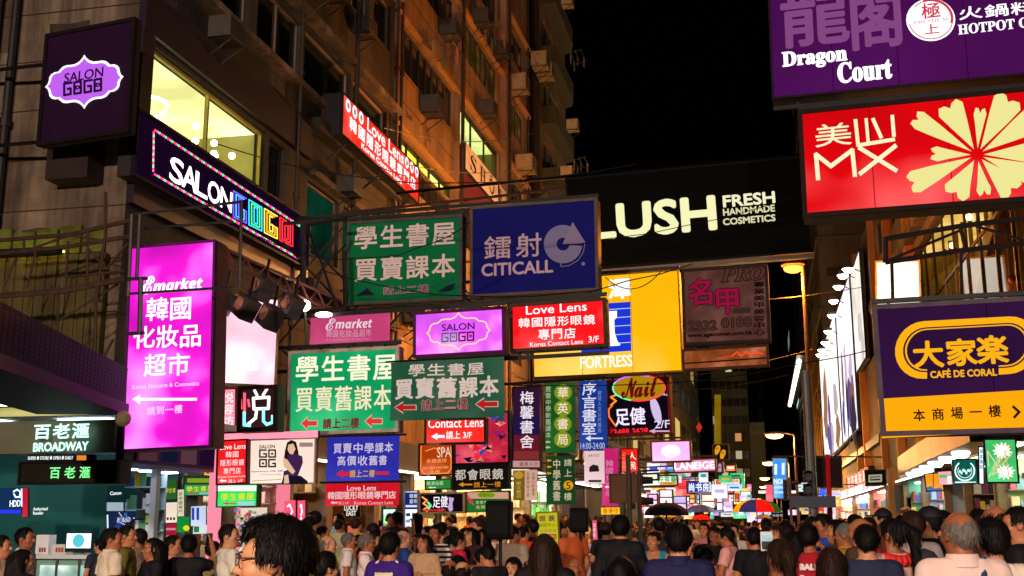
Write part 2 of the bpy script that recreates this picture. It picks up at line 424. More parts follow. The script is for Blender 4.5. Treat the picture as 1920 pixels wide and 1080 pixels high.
# ================= facades =================
class Facade:
    def __init__(s, root, O, A, N, L, z0, z1):
        s.root = root; s.O = np.array(O, float); s.A = np.array(A, float); s.N = np.array(N, float); s.L = L; s.z0 = z0; s.z1 = z1; s.holes = []
    def P(s, a, z, n=0): return s.O + s.A * a + np.array([0, 0, z]) + s.N * n
    def boxf(s, mb, a0, a1, z0, z1, n0, n1, mi=0):
        q = [s.P(a, z, n) for z in (z0, z1) for n in (n0, n1) for a in (a0, a1)]
        fs = [(0, 1, 3, 2), (4, 6, 7, 5), (0, 4, 5, 1), (1, 5, 7, 3), (3, 7, 6, 2), (2, 6, 4, 0)]
        if np.dot(np.cross(s.A, [0, 0, 1]), s.N) < 0: fs = [f[::-1] for f in fs]
        mb.add(q, fs, mi)
    def wall(s, mat, name='wall', depth=.28):
        mb = MB()
        As = sorted({0, s.L, *[h[0] for h in s.holes], *[h[1] for h in s.holes]}); Zs = sorted({s.z0, s.z1, *[h[2] for h in s.holes], *[h[3] for h in s.holes]})
        for a0, a1 in zip(As, As[1:]):
            for z0, z1 in zip(Zs, Zs[1:]):
                am, zm = (a0 + a1) / 2, (z0 + z1) / 2
                if any(h[0] < am < h[1] and h[2] < zm < h[3] for h in s.holes): continue
                mb.add([s.P(a0, z0), s.P(a1, z0), s.P(a1, z1), s.P(a0, z1)], [(0, 1, 2, 3)])
        for a0, a1, z0, z1 in s.holes:
            c = [s.P(a0, z0), s.P(a1, z0), s.P(a1, z1), s.P(a0, z1)]; d = [p - s.N * depth for p in c]
            for i in range(4):
                j = (i + 1) % 4; mb.add([c[i], d[i], d[j], c[j]], [(0, 1, 2, 3)])
        return mb.build(name, mat, s.root)
    def window(s, a0, a1, z0, z1, nm=2, fcol='#6d6358', pane=DARKGLASS, hole=True, bar=.05, transom=0, label=None, lit=None, depth=.16):
        """glazed opening: frame with nm lights, one pane behind; lit = (colour, strength) of the room"""
        if hole: s.holes.append((a0, a1, z0, z1))
        mb = MB(); n0, n1 = -depth - .03, -depth + .05
        s.boxf(mb, a0, a1, z0, z0 + bar, n0, n1); s.boxf(mb, a0, a1, z1 - bar, z1, n0, n1)
        for k in range(nm + 1):
            a = a0 + (a1 - a0) * k / nm
            aa0 = a0 if k == 0 else (a1 - bar if k == nm else a - bar / 2)
            s.boxf(mb, aa0, aa0 + bar, z0 + bar, z1 - bar, n0 + .002, n1 - .002)
        if transom: s.boxf(mb, a0 + bar, a1 - bar, z0 + (z1 - z0) * transom - bar / 2, z0 + (z1 - z0) * transom + bar / 2, n0 + .004, n1 - .004)
        w = mb.build('window', df(fcol, .6, .3, 3), s.root)
        if label: w['label'] = label
        mb = MB(); mb.add([s.P(a0 + bar, z0 + bar, -depth), s.P(a1 - bar, z0 + bar, -depth), s.P(a1 - bar, z1 - bar, -depth), s.P(a0 + bar, z1 - bar, -depth)], [(0, 1, 2, 3)])
        mb.build('pane', pane, w)
        if lit:
            mb = MB(); q = [s.P(a0, z0, -2.2), s.P(a1, z0, -2.2), s.P(a1, z1, -2.2), s.P(a0, z1, -2.2)]
            mb.add(q, [(0, 1, 2, 3)])
            c = [s.P(a0, z0, -.3), s.P(a1, z0, -.3), s.P(a1, z1, -.3), s.P(a0, z1, -.3)]
            for i in (0, 1, 3): j = (i + 1) % 4; mb.add([c[i], c[j], q[j], q[i]], [(0, 1, 2, 3)])
            mb.build('room', df(lit[2] if len(lit) > 2 else '#b8a878', .8, .25, 1), w)
            mb = MB(); mb.add([s.P(a0, z1 - .02, -.3), s.P(a1, z1 - .02, -.3), s.P(a1, z1 - .02, -2.2), s.P(a0, z1 - .02, -2.2)], [(0, 1, 2, 3)])
            mb.build('ceiling_light', em(lit[0], lit[1], .3, .6), w)
        return w
    def patches(s, n, cols, seed, zlo=None):
        rp = random.Random(seed); k = 0
        while k < n:
            a = rp.uniform(.2, s.L - 1.6); z = rp.uniform(zlo or s.z0, s.z1 - 2); w = rp.uniform(.3, 1.5); h = rp.uniform(.25, 1.3)
            if any(a < q[1] + .1 and a + w > q[0] - .1 and z < q[3] + .1 and z + h > q[2] - .1 for q in s.holes): k += .2; continue
            mb = MB(); pts = [(a, z), (a + w, z + rp.uniform(-.1, .1)), (a + w + rp.uniform(-.1, .1), z + h), (a + w * .5, z + h + rp.uniform(-.12, .12)), (a + rp.uniform(-.1, .1), z + h)]
            mb.add([s.P(x, y, .004 + .0007 * k) for x, y in pts], [tuple(range(5))]); mb.build('render_patch', df(rp.choice(cols), .95, .6, 1.5, streak=.6), s.root); k += 1
        mb = MB(); z = s.z0 + 1.2
        while z < s.z1 - 1:
            if not any(q[2] - .05 < z < q[3] + .05 for q in s.holes): s.boxf(mb, 0, s.L, z, z + .018, .001, .012)
            z += .93
        mb.build('joint_lines', df('#2a211a', .9), s.root)
    def band(s, z0, z1, n, mat, name='band', a0=0, a1=None):
        mb = MB(); s.boxf(mb, a0, s.L if a1 is None else a1, z0, z1, .002, n); return mb.build(name, mat, s.root)
CONC = df('#463d31', .9, .75, .45, streak=.6, bump=.4, stain_col='#241b15')
CONC2 = df('#8c7660', .9, .7, .7, streak=.7, bump=.4, stain_col='#2a1c16')
TAN = df('#a08055', .85, .35, .5, streak=.5, bump=.25, stain_col='#4a3318')
ROSE = df('#9a7a63', .85, .4, .6, streak=.4, bump=.25, stain_col='#4a3020')
def block(mb, x0, x1, y0, y1, z0, z1, skip=''):
    """solid building body without the faces named in skip (x/X/y/Y)"""
    v = [(x0, y0, z0), (x1, y0, z0), (x1, y1, z0), (x0, y1, z0), (x0, y0, z1), (x1, y0, z1), (x1, y1, z1), (x0, y1, z1)]
    f = {'b': (0, 3, 2, 1), 't': (4, 5, 6, 7), 'y': (0, 1, 5, 4), 'X': (1, 2, 6, 5), 'Y': (2, 3, 7, 6), 'x': (3, 0, 4, 7)}
    mb.add(v, [q for k, q in f.items() if k not in skip])

XL = -10.5
# ---- corner building with the salon ----
A = thing('corner_building', 'stained brown concrete corner block with a glowing yellow salon window and purple cladding', 'building', (XL, 16.6, 0))
fa = Facade(A, (XL, 16.6, 0), (0, 1, 0), (1, 0, 0), 13.9, 3.9, 24)
Y0 = 16.6
GLZ = glass('#e8efe0')
w = fa.window(17.0 - Y0, 21.95 - Y0, 8.82, 10.12, 2, '#b9a640', GLZ, lit=('#f4eaa0', 1.9, '#b4ac70'), bar=.06, label='wide yellow glowing salon window'); SALWIN = w
fa.window(22.1 - Y0, 22.95 - Y0, 8.8, 10.05, 1, '#3a3230', DARKGLASS, label='narrow dark window with a flower display')
fa.window(24.3 - Y0, 26.4 - Y0, 8.0, 9.75, 1, '#8a6a60', em('#0e4a36', .32, .5, .8, False)); fa.window(26.7 - Y0, 30.0 - Y0, 8.0, 9.75, 2, '#8a6a60', em('#0e4a36', .32, .5, .8, False))
fa.window(21.2 - Y0, 23.6 - Y0, 12.0, 13.45, 2, '#77655c'); fa.window(23.8 - Y0, 26.9 - Y0, 11.95, 13.5, 1, '#9c7f72', df('#0d1a17', .1, spec=.6)); fa.window(27.1 - Y0, 29.9 - Y0, 11.95, 13.5, 1, '#9c7f72', df('#0d1a17', .1, spec=.6))
fa.window(18.0 - Y0, 20.8 - Y0, 12.0, 13.45, 2, '#77655c')
for z in (15.5, 19.0): 
    for a in (17.6, 20.4, 23.2, 26.0): fa.window(a - Y0, a + 2.2 - Y0, z, z + 1.5, 2, '#77655c')
    fa.window(28.6 - Y0, 30.1 - Y0, z, z + 1.5, 1, '#77655c')
fa.wall(CONC)
pur = df('#241226', .5, .3, .8)
fa.band(7.0, 7.55, .14, pur, 'cladding', 0, 7.6); fa.band(10.2, 11.0, .14, pur, 'cladding', 0, 7.6); fa.band(7.55, 10.2, .12, pur, 'cladding', 0, .38)
fa.band(10.95, 11.3, .32, CONC, 'ledge', 7.62, 13.9); fa.band(13.62, 13.8, .3, CONC2, 'ledge'); fa.band(11.75, 11.9, .22, CONC2, 'ledge'); fa.band(9.85, 10.0, .2, CONC2, 'ledge', 7.65, 13.9); fa.band(7.0, 7.3, .3, CONC, 'ledge', 7.62, 13.9)
fa.band(17.3, 17.6, .3, CONC2, 'ledge')
mb = MB(); block(mb, -24, XL, 16.6, 30.5, 3.9, 24, 'Xy'); mb.build('body', CONC, A)
fs = Facade(A, (-24, 16.6, 0), (1, 0, 0), (0, -1, 0), 13.5, 3.9, 24)
fs.wall(CONC2, 'side_wall'); fs.patches(16, ['#6a5848', '#9a8670', '#4a3c30', '#83705c'], 3); fa.patches(14, ['#463c30', '#6a5c4a', '#3a3026'], 4, 7)
# globe lamps and ceiling strip inside the salon window
mb = MB()
for i in range(7): mb.ball((XL - .6 - .15 * (i % 3), 19.9 + i * .27, 9.05 + .22 * ((i * 3) % 4)), .075)
for i in range(9): mb.ball((XL - .5 - .2 * (i % 4), 19.7 + i * .23, 8.95 + .12 * ((i * 5) % 3)), .05)
mb.build('globe_lamp', em('#fff0b8', 14), SALWIN)
mb = MB()
mb.path([(XL - 1.0 + .5 * math.sin(t), 18.2 + .9 * math.cos(t), 9.55 + .1 * math.sin(t * 2)) for t in np.linspace(0, 6.28, 18)], .03); mb.path([(XL - .9, 17.1, 9.35), (XL - .8, 17.9, 9.45), (XL - .9, 19.2, 9.2)], .03)
mb.build('tube_lamp', em('#f4ffe0', 9), SALWIN)
mb = MB()
for k in range(5): mb.box((XL - 2.1, 17.4 + k, 8.82), (XL - 1.8, 17.9 + k, 9.3 + .2 * (k % 2)), 0)
for k in range(3): mb.box((XL - 1.3, 20.2 + k * .6, 8.82), (XL - 1.0, 20.5 + k * .6, 9.2))
for k in range(9): mb.box((XL - 1.9 + .1 * (k % 3), 20.0 + k * .2, 9.2 + .12 * (k % 4)), (XL - 1.85 + .1 * (k % 3), 20.14 + k * .2, 9.75))
mb.build('furniture', df('#5a4a22', .6, .4, 4), SALWIN)
# drain pipes on the side wall
mb = MB()
for x, r in ((-12.9, .07), (-13.25, .05), (-15.4, .09)):
    mb.tube((x, 16.45, 4), (x, 16.45, 23), r)
    for z in (6, 8.5, 11, 13.5): mb.tube((x, 16.45, z), (x, 16.45, z + .16), r * 1.5)
for z in (8.3, 10.4): mb.path([(-17, 16.4, z + .5), (-14.2, 16.4, z), (-13.9, 16.4, z - .8), (-13.9, 16.4, 4)], .06)
mb.build('drain_pipe', df('#241c1a', .6, .4, 3), A)
mb = MB(); mb.box((-11.75, 16.1, 7.35), (-10.95, 16.58, 8.15)); mb.build('service_box', df('#2b1712', .6, .4, 3), A)
# corrugated sheet patch low on the side wall
zs0, zs1 = PY(140, 474, 16.5)[2], PY(140, 430, 16.5)[2]
mb = MB(); x = -14.4; i = 0
while x < -10.75:
    mb.box((x, 16.44 - .03 * (i % 2), 4.1), (x + .1, 16.55, zs0 - .04)); x += .1; i += 1
mb.build('corrugated_sheet', df('#5d5028', .7, .5, 1.5, .2, streak=.6), A)
mb = MB()
for k in range(7): mb.box((-13.9 + .45 * k, 16.5, zs0), (-13.5 + .45 * k, 16.56, zs1 + .04 * (k % 3)))
mb.build('glazing_strip', df('#6a7030', .3, .7, 2.5), A)

# ---- tan blocks further down ----
DIM = [DARKGLASS, DARKGLASS, df('#2b2620', .3, .5, 1.5), df('#1a201c', .12, spec=.6), em('#b07a30', .10, .6, 1.2, False)]
def tan_block(name, label, y0, y1, zt, mat, wins, bands, fcol='#3a2f24', x=XL, zb=3.9):
    r = thing(name, label, 'building', (x, y0, 0))
    f = Facade(r, (x, y0, 0), (0, 1, 0), (1, 0, 0), y1 - y0, zb, zt)
    for wd in wins:
        a0, a1, z0, z1, nm = wd[:5]
        f.window(a0 - y0, a1 - y0, z0, z1, nm, fcol, *(wd[5:6] or [DIM[int(a0 * 7 + z0 * 3) % 5]]), **(wd[6] if len(wd) > 6 else {}))
    f.wall(mat)
    f.patches(14, ['#8a6c44', '#b0905f', '#6d5433', '#94764c'], int(y0), 8)
    for b in bands: f.band(*b[:4], *(b[4:] if len(b) > 4 else []))
    mb = MB(); block(mb, x - 13, x, y0, y1, zb, zt, 'X'); mb.build('body', CONC, r)
    return r, f
LITWIN = dict(lit=('#f6e84a', 2.2, '#a89a3a'))
BW = [(31.0, 37.2, z, z + 1.52, 8) for z in (8.3, 11.9, 15.45, 18.95, 22.5, 26.0)]
BW[1] = (31.0, 37.2, 11.9, 12.75, 8); BW.insert(2, (31.0, 37.2, 12.8, 13.35, 5, GLZ, LITWIN))
B, fb = tan_block('apartment_block', 'tan ribbon-windowed block directly beyond the brown corner building', 30.5, 37.7, 30, TAN, BW, [])
for z in (13.38, 17.0, 20.5, 24.0): fb.band(z, z + .12, .16, df('#b98a4a', .8, .3, 2), 'ledge')
for a in (0, 6.75): fb.band(3.9, 30, .12, ROSE, 'pilaster', a, a + .42)
B2, fb2 = tan_block('apartment_block', 'tan apartment block with a plant-filled shop window above a white lettered fascia', 37.7, 50.2, 30, TAN,
    [(38.3, 44.0, z, z + 1.6, 7) for z in (8.4, 11.6, 18.95, 22.5, 26)] + [(38.0, 44.4, 15.3, 17.0, 3, glass('#e4ecd8'), dict(lit=('#e6ec9a', 2.0, '#8a8a4a')))] +
    [(45.4, 49.4, z, z + 1.5, 3) for z in (8.4, 11.6, 15.2, 18.8, 22.4, 26)], [])
for z in (17.05, 20.6, 24.1): fb2.band(z, z + .13, .2, df('#c08c48', .8, .3, 2), 'ledge')
fb2.band(3.9, 30, .25, ROSE, 'pilaster', 6.9, 7.3); fb2.band(13.2, 14.2, .2, df('#6b1c28', .6, .2, 2), 'fascia', .2, 6.7)
# plants and frames inside that lit window
mb = MB()
for i in range(16):
    c = np.array([XL - .45, 38.6 + .36 * i, 15.5 + .25 * (i % 3) * (i % 2)])
    for k in range(22):
        d = np.random.RandomState(i * 40 + k).normal(0, .17, 3); q = c + d + [0, 0, .1]
        mb.quad(q, q + [.0, .07, .05], q + [.02, .02, .13])
mb.build('plants', df('#27441a', .7), fb2.root)
C3, fc = tan_block('apartment_block', 'narrow balconied apartment block at the far end of the tan row', 53.5, 61.2, 34, df('#8a6a42', .85, .5, .6, streak=.5, stain_col='#2e2412'),
    [(54.1, 60.4, z, z + 1.7, 4) for z in np.arange(6.0, 33, 3.35)], [])
GREEN = df('#4c4a22', .8, .5, 1, streak=.5)
for z in np.arange(5.0, 33, 3.35):
    mb = MB(); prof = [(0, 54.0), (.75, 54.0), (.75, 59.6), (.5, 60.6), (0, 60.9)]
    vs = [(XL + a, y, zz) for zz in (z, z + .95) for a, y in prof]; n = len(prof)
    mb.add(vs, [tuple(range(n))[::-1], tuple(range(n, 2 * n))] + [(i, (i + 1) % n, n + (i + 1) % n, n + i) for i in range(n)])
    mb.build('balcony', GREEN, C3)
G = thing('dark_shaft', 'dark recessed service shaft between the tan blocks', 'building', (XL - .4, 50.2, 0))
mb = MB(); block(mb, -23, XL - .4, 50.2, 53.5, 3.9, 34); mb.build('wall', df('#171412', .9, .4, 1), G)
mb = MB(); mb.tube((XL - .2, 51.2, 4), (XL - .2, 51.2, 33), .12); mb.tube((XL - .2, 52.4, 4), (XL - .2, 52.4, 33), .09); mb.build('drain_pipe', BLACK, G)

# rooftop / facade air conditioners
def aircon(x, y, z, label, s=1.0, col='#8d8577', group='air conditioners on the left facades'):
    r = thing('air_conditioner', label, 'air conditioner', (x, y, z), group)
    mb = MB(); mb.box((x, y - .4 * s, z), (x + .6 * s, y + .4 * s, z + .55 * s)); mb.build('casing', df(col, .6, .4, 3), r)
    mb = MB()
    for k in range(6): mb.box((x + .602 * s, y - .34 * s, z + (.07 + .075 * k) * s), (x + .615 * s, y + .34 * s, z + (.1 + .075 * k) * s))
    mb.build('grille', DARKSTEEL, r)
    mb = MB()
    for d in (-.3, .3): mb.tube((x, y + d * s, z - .03), (x + .6 * s, y + d * s, z - .03), .02); mb.tube((x, y + d * s, z - .45 * s), (x + .6 * s, y + d * s, z - .04), .018)
    mb.build('bracket', DARKSTEEL, r)
    return r
aircon(XL + .1, 23.0, 14.05, 'hooded air conditioner on the brown corner building above the purple band', 1.3, '#4a4038')
aircon(XL + .1, 29.4, 17.7, 'large air conditioner high on the brown corner building', 1.3, '#4a4038')
for y, z, l in ((46.2, 20.4, 'air conditioner upper of two on the tan pier by the dark shaft'), (47.6, 17.1, 'air conditioner lower of two on the tan pier by the dark shaft'),
                (51.2, 23.6, 'pale air conditioner left one of the pair strapped to the dark shaft'), (52.6, 23.6, 'yellowish air conditioner right one of the pair strapped to the dark shaft')):
    aircon(XL + .1, y, z, l, 1.3, '#a8926a')
for i, (y, z) in enumerate(((55.5, 19.2), (57.5, 22.5), (56.2, 29.2), (58.8, 15.8))):
    aircon(XL + .75, y, z, 'small air conditioner hung on the balconied block, ' + ('third from the top', 'second from the top', 'topmost', 'lowest')[i], 1.0, '#c0ac80')

nm_ = ['topmost', 'second', 'third', 'fourth', 'fifth', 'lowest']
for i, (y, z) in enumerate(((32.2, 23.3), (35.4, 19.7), (33.4, 16.1), (36.3, 12.4), (32.0, 8.9), (34.8, 9.0))):
    aircon(XL + .05, y, z - 1.4, 'weathered air conditioner below a ribbon window of the first tan block, %s one' % nm_[i], 1.0, '#4a4238')
for i, (y, z) in enumerate(((39.5, 21.2), (42.6, 21.2), (40.4, 17.8), (43.2, 13.0), (48.3, 13.3))):
    aircon(XL + .2, y, z - .6, 'weathered air conditioner on the second tan block, %s of five' % nm_[i], 1.0, '#463f36')
for i, (y, z) in enumerate(((19.2, 11.35), (24.8, 15.0), (27.0, 14.95), (21.8, 18.4), (26.2, 10.2))):
    aircon(XL + .1, y, z - .3, 'dusty air conditioner on the brown corner building, %s' % ('just above the purple band', 'left of two on the fifth floor', 'right of two on the fifth floor', 'highest', 'above the dark green windows')[i], .8, '#4a433a')
for r_, ys in ((A, (23.3, 26.65, 30.3)), (B, (30.75, 37.45)), (B2, (37.95, 45.2, 49.8))):
    for k, y in enumerate(ys):
        mb = MB(); mb.tube((XL + .16 + .12 * (k % 2), y, 4), (XL + .16 + .12 * (k % 2), y, 23.5 if r_ is A else 29.5), .05 + .02 * (k % 2))
        for z in range(6, 24, 3): mb.tube((XL + .16 + .12 * (k % 2), y, z), (XL + .16 + .12 * (k % 2), y, z + .12), .085)
        mb.build('drain_pipe', df('#3a2c22', .6, .4, 3), r_)
for i, (y, z) in enumerate(((33.5, 17.15), (40.5, 20.75), (46.8, 22.3), (56.5, 26.4), (57.2, 20.6))):
    rk = thing('drying_rack', 'metal drying rack with hanging cloths ' + ('on the first tan block', 'on the second tan block', 'on the tan pier by the shaft', 'upper on the balconies', 'lower on the balconies')[i], 'drying rack', (XL + (.9 if y > 53 else 0), y, z), 'drying racks on the facades')
    x0 = XL + (.9 if y > 53 else .15); mb = MB()
    for k in range(3): mb.tube((x0 + .3 + .3 * k, y - .8, z), (x0 + .3 + .3 * k, y + .8, z), .012)
    for d in (-.8, .8): mb.tube((x0, y + d, z - .2), (x0 + 1.0, y + d, z), .015)
    mb.build('rails', STEEL, rk)
    for k in range(4):
        mb = MB(); yy = y - .6 + .38 * k; mb.box((x0 + .3 + .3 * (k % 3), yy, z - .55), (x0 + .32 + .3 * (k % 3), yy + .3, z)); mb.build('cloth', df(['#8a8070', '#4a4a58', '#a07060', '#5a6a5a'][k], .9), rk)

# ---- unlit blocks beyond, both sides, and the far towers ----
def far_block(name, label, x0, x1, y0, y1, zt, col, face, wcol='#0c0d0c', lit=(), nz=8, na=6, wz=.5, wa=.6, z0=4.5, seed=1):
    r = thing(name, label, 'building', ((x0 + x1) / 2, y0, 0))
    mb = MB(); block(mb, x0, x1, y0, y1, 0, zt); mb.build('wall', df(col, .9, .4, .15, streak=.4), r)
    rnd = random.Random(seed); fr = []
    if 'f' in face: fr.append(Facade(r, (x0, y0, 0), (1, 0, 0), (0, -1, 0), x1 - x0, 0, zt))
    if 'l' in face: fr.append(Facade(r, (x0, y1, 0), (0, -1, 0), (-1, 0, 0), y1 - y0, 0, zt))
    if 'r' in face: fr.append(Facade(r, (x1, y0, 0), (0, 1, 0), (1, 0, 0), y1 - y0, 0, zt))
    for f in fr:
        ca = f.L / na; cz = (zt - z0) / nz
        for j in range(nz):
            for i in range(na):
                on = rnd.random() < (lit[1] if lit else 0)
                mb = MB(); a = ca * (i + .5); z = z0 + cz * (j + .4)
                f.boxf(mb, a - ca * wa / 2, a + ca * wa / 2, z - cz * wz / 2, z + cz * wz / 2, .02, .08)
                mb.build('window', em(rnd.choice(lit[0]), rnd.uniform(.2, .8)) if on else df(wcol, .2), r)
        mb = MB()
        for j in range(nz + 1): f.boxf(mb, 0, f.L, z0 + cz * (j - .15), z0 + cz * (j - .1), .01, .2)
        mb.build('floor_ledge', df(col, .9, .3, .5), r)
    return r
for i, (y0, y1, zt, col, lab) in enumerate(((61.4, 78, 17, '#3d3022', 'dim low brown block just past the balconies behind the hanging banners'),
        (78.3, 100, 16, '#2d2a20', 'dim block behind the pink hanging signs on the left'),
        (100.5, 135, 27, '#5a4a30', 'weathered block with a red diamond sign far down the left side'),
        (135.5, 190, 33, '#3a3426', 'dark block with a long yellow vertical sign at the far left end'))):
    far_block('apartment_block', lab, -24, XL, y0, y1, zt, col, 'r', nz=5, na=5, lit=(['#ffd27a', '#e8f0c8'], .12), seed=i)
p0 = PY(1340, 900, 230); p1 = PY(1408, 900, 230)
far_block('far_tower', 'tall olive-grey office tower closing the end of the street with sparse lit windows', p0[0], p1[0], 230, 250, 62, '#8a8468', 'f', '#1c1c16', (['#fff0c0', '#d8f0b0', '#ffb070'], .12), 16, 5, .45, .85, 6, 5)
p0 = PY(1409, 900, 226); p1 = PY(1438, 900, 226)
far_block('far_tower', 'plain pale stair tower beside the olive-grey office tower', p0[0], p1[0], 226, 240, 20.5, '#a8a288', 'f', nz=1, na=1, wa=.01, wz=.01)
p0 = PY(1395, 900, 300); p1 = PY(1440, 900, 300)
far_block('far_tower', 'very dark slab tower far behind the olive-grey office tower', p0[0] - 3, p1[0], 300, 320, 70, '#14161a', 'f', '#0a0b0c', (['#fff0c0'], .03), 12, 4, seed=3)
far_block('dark_block', 'unlit dark block far along the right side past the golden netting', 6.6, 30, 165, 300, 46, '#1f1e18', 'lf', '#0a0a09', (['#ffe0a0', '#c8f0e0'], .04), 7, 6, seed=9)
far_block('dark_block', 'tall grey brown block with golden scaffold netting on its lower floors', 6.4, 24, 118.5, 164, 62, '#74665a', 'fl', '#4a4038', (), 5, 6, .12, .5, 24, seed=6)

tl = thing('tube_lamp', 'yellow tube lamp tucked behind the rusty gantry on the side wall', 'lamp', (-13, 15.9, zs0))
mb = MB(); mb.tube((-13.6, 16.3, zs0 - .02), (-11.4, 16.3, zs0 - .02), .02); mb.build('tube', em('#f0d850', 9), tl); mb = MB(); mb.box((-13.6, 16.1, zs0 - .09), (-11.4, 16.27, zs0 + .03)); mb.build('shield', DARKSTEEL, tl)
# ================= right-hand side =================
XR = 6.0
D = thing('shop_building', 'tan corner building with a big yellow-lit glass hall above the right-hand shops', 'building', (XR, 26, 0))
fd = Facade(D, (XR, 60, 0), (0, -1, 0), (-1, 0, 0), 34, 4.0, 22)
hall = fd.window(60 - 45.0, 60 - 26.4, 6.6, 11.8, 9, '#3a3018', glass('#efe4b8'), bar=.09, transom=.55, lit=('#ffd880', 1.6, '#8a7434'), label='tall yellow-lit glass hall window')
fd.window(60 - 52, 60 - 46, 6.0, 9.5, 3, '#4a3a24', glass('#dfe6d0'), lit=('#ffdf90', 1.0, '#6a6040'))
fd.window(60 - 58.5, 60 - 53.5, 5.6, 9.0, 2, '#3a3024')
for a in (2, 8, 15, 22, 28): fd.window(a, a + 4, 14.5, 16.3, 4, '#3a3024'); fd.window(a, a + 4, 18.5, 20.3, 4, '#3a3024')
fd.wall(df('#85704f', .85, .4, .5, streak=.5, stain_col='#3a2a1a'))
for a in (.4, 7.4, 14.4): fd.band(4.0, 22, .3, df('#a06a34', .8, .3, .7), 'pilaster', a, a + .7)
fd.band(12.2, 12.6, .4, CONC2, 'ledge')
mb = MB(); block(mb, XR, 22, 26, 60, 4, 22, 'x'); mb.build('body', CONC, D)
# fit-out of the hall: escalator, posts, lamps
mb = MB()
for k in range(13): mb.box((XR + .9, 27.5 + k * 1.35, 6.6), (XR + 1.02, 27.62 + k * 1.35, 11.7))
mb.build('inner_post', df('#6a5a20', .4, .3, 3, .5), hall)
mb = MB()
for s_ in (0, .9): mb.add([(XR + .6 + s_, 42, 6.7), (XR + .6 + s_, 31, 10.4), (XR + .6 + s_, 31, 11.1), (XR + .6 + s_, 42, 7.4)], [(0, 1, 2, 3)])
mb.quad((XR + .6, 42, 6.8), (XR + 1.5, 42, 6.8), (XR + 1.5, 31, 10.5), (XR + .6, 31, 10.5))
mb.build('escalator', df('#9a8a6a', .3, .2, 2, .6), hall)
mb = MB()
for y, z in ((28.2, 9.9), (28.5, 9.2), (30.5, 11.2), (34, 11.3), (37.5, 11.3), (41, 11.2)): mb.ball((XR + .8, y, z), .11)
mb.build('hall_lamp', em('#fff2c0', 12), hall)

# white lit box and oblique billboards on the next building
E_ = thing('billboard_building', 'building wrapped in floodlit billboards on the right', 'building', (XR, 60.3, 0))
fe = Facade(E_, (XR, 118, 0), (0, -1, 0), (-1, 0, 0), 57.7, 4.0, 17.6)
fe.wall(df('#7d5d3a', .85, .4, .4, streak=.4)); mb = MB(); block(mb, XR, 20, 60.3, 118, 4, 17.6, 'x'); mb.build('body', CONC, E_)
fe.band(5.6, 6.0, .3, DARKSTEEL, 'ledge')
for a in (43.5, 48.8): fe.band(4, 17.4, .35, df('#a8682c', .7, .3, 1), 'pilaster', a, a + .6)
def xplane(y0, y1, z0, z1, x): return (np.array([x, (y0 + y1) / 2, (z0 + z1) / 2]), np.array([0, -1., 0]), np.array([0, 0, 1.]), y1 - y0, z1 - z0)
S = Sign('billboard', 'bright white blank lightbox billboard beside the yellow-lit hall', 'billboard', [(1641, 490), (1726, 487), (1728, 620), (1643, 624)], 40, '#fff6e0', 1.5, th=5.5, frame='#d8c8a0', side='#d9c08a', fw=.06)
S.done()
def board(y0, y1, z0, z1, label, cols, es=1.0):
    S = Sign('billboard', label, 'billboard', None, 0, cols[0], es, th=.2, frame='#201c20', fw=.1, plane=xplane(y0, y1, z0, z1, 5.55), var=.3, vs=.35, group='oblique billboards on the right')  # front-lit boards glow themselves, the floodlight wash is put into emission
    w, h = S.w, S.h; rnd = random.Random(int(y0))
    for i, c in enumerate(cols[1:]):
        for k in range(3):
            mb, y = S.bag(c, es, 'picture'); a = rnd.uniform(-.35, .35) * w; b = rnd.uniform(-.45, .05) * h; n = 9
            rr = rnd.uniform(.06, .16) * w; hh = rnd.uniform(.12, .3) * h
            mb.add([(a + rr * math.cos(2 * math.pi * q / n) * rnd.uniform(.5, 1.2), y, b + hh * math.sin(2 * math.pi * q / n) * rnd.uniform(.7, 1.1)) for q in range(n)], [tuple(range(n))])
    S.done()
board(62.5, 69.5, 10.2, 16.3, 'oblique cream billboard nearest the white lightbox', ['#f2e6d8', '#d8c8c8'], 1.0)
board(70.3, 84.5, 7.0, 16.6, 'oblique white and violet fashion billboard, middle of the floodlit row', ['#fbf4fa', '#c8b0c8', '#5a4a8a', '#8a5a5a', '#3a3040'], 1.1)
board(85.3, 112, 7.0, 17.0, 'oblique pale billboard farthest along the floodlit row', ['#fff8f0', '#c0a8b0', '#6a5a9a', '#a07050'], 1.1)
# floodlights on arms above the boards
def floodlight(x, y, z, label, es=30, group='floodlights above the right billboards', r=.34, X=XR, lean=-.9):
    o = thing('floodlight', label, 'floodlight', (x, y, z), group)
    mb = MB(); mb.path([(X + .1, y, z - .5), (x, y, z + .12)], .03); mb.build('arm', DARKSTEEL, o)
    mb = MB(); mb.cbox((x, y, z + .06), (.5, r * 1.6, .2)); mb.build('housing', df('#3a3632', .5), o)
    mb = MB(); mb.lathe([(0, 0), (r * .75, .02), (r * .8, .06)], (x, y, z - .1), 12); mb.ball((x, y, z - .12), r * .62, 10, 0, (1, 1, .6)); mb.build('lens', em('#fff8e4', es), o)
    return o
FL = [(1590, 503), (1580, 515), (1572, 536), (1563, 563), (1560, 590), (1553, 620), (1547, 641), (1541, 655), (1537, 664)]
ord_ = ['nearest', 'second', 'third', 'fourth', 'fifth', 'sixth', 'seventh', 'eighth', 'farthest']
for i, (px, py) in enumerate(FL):
    q = PX(px, py, 4.9); floodlight(q[0], q[1], q[2], 'white floodlight on an arm above the billboards, %s of the row' % ord_[i], 22, r=.4)
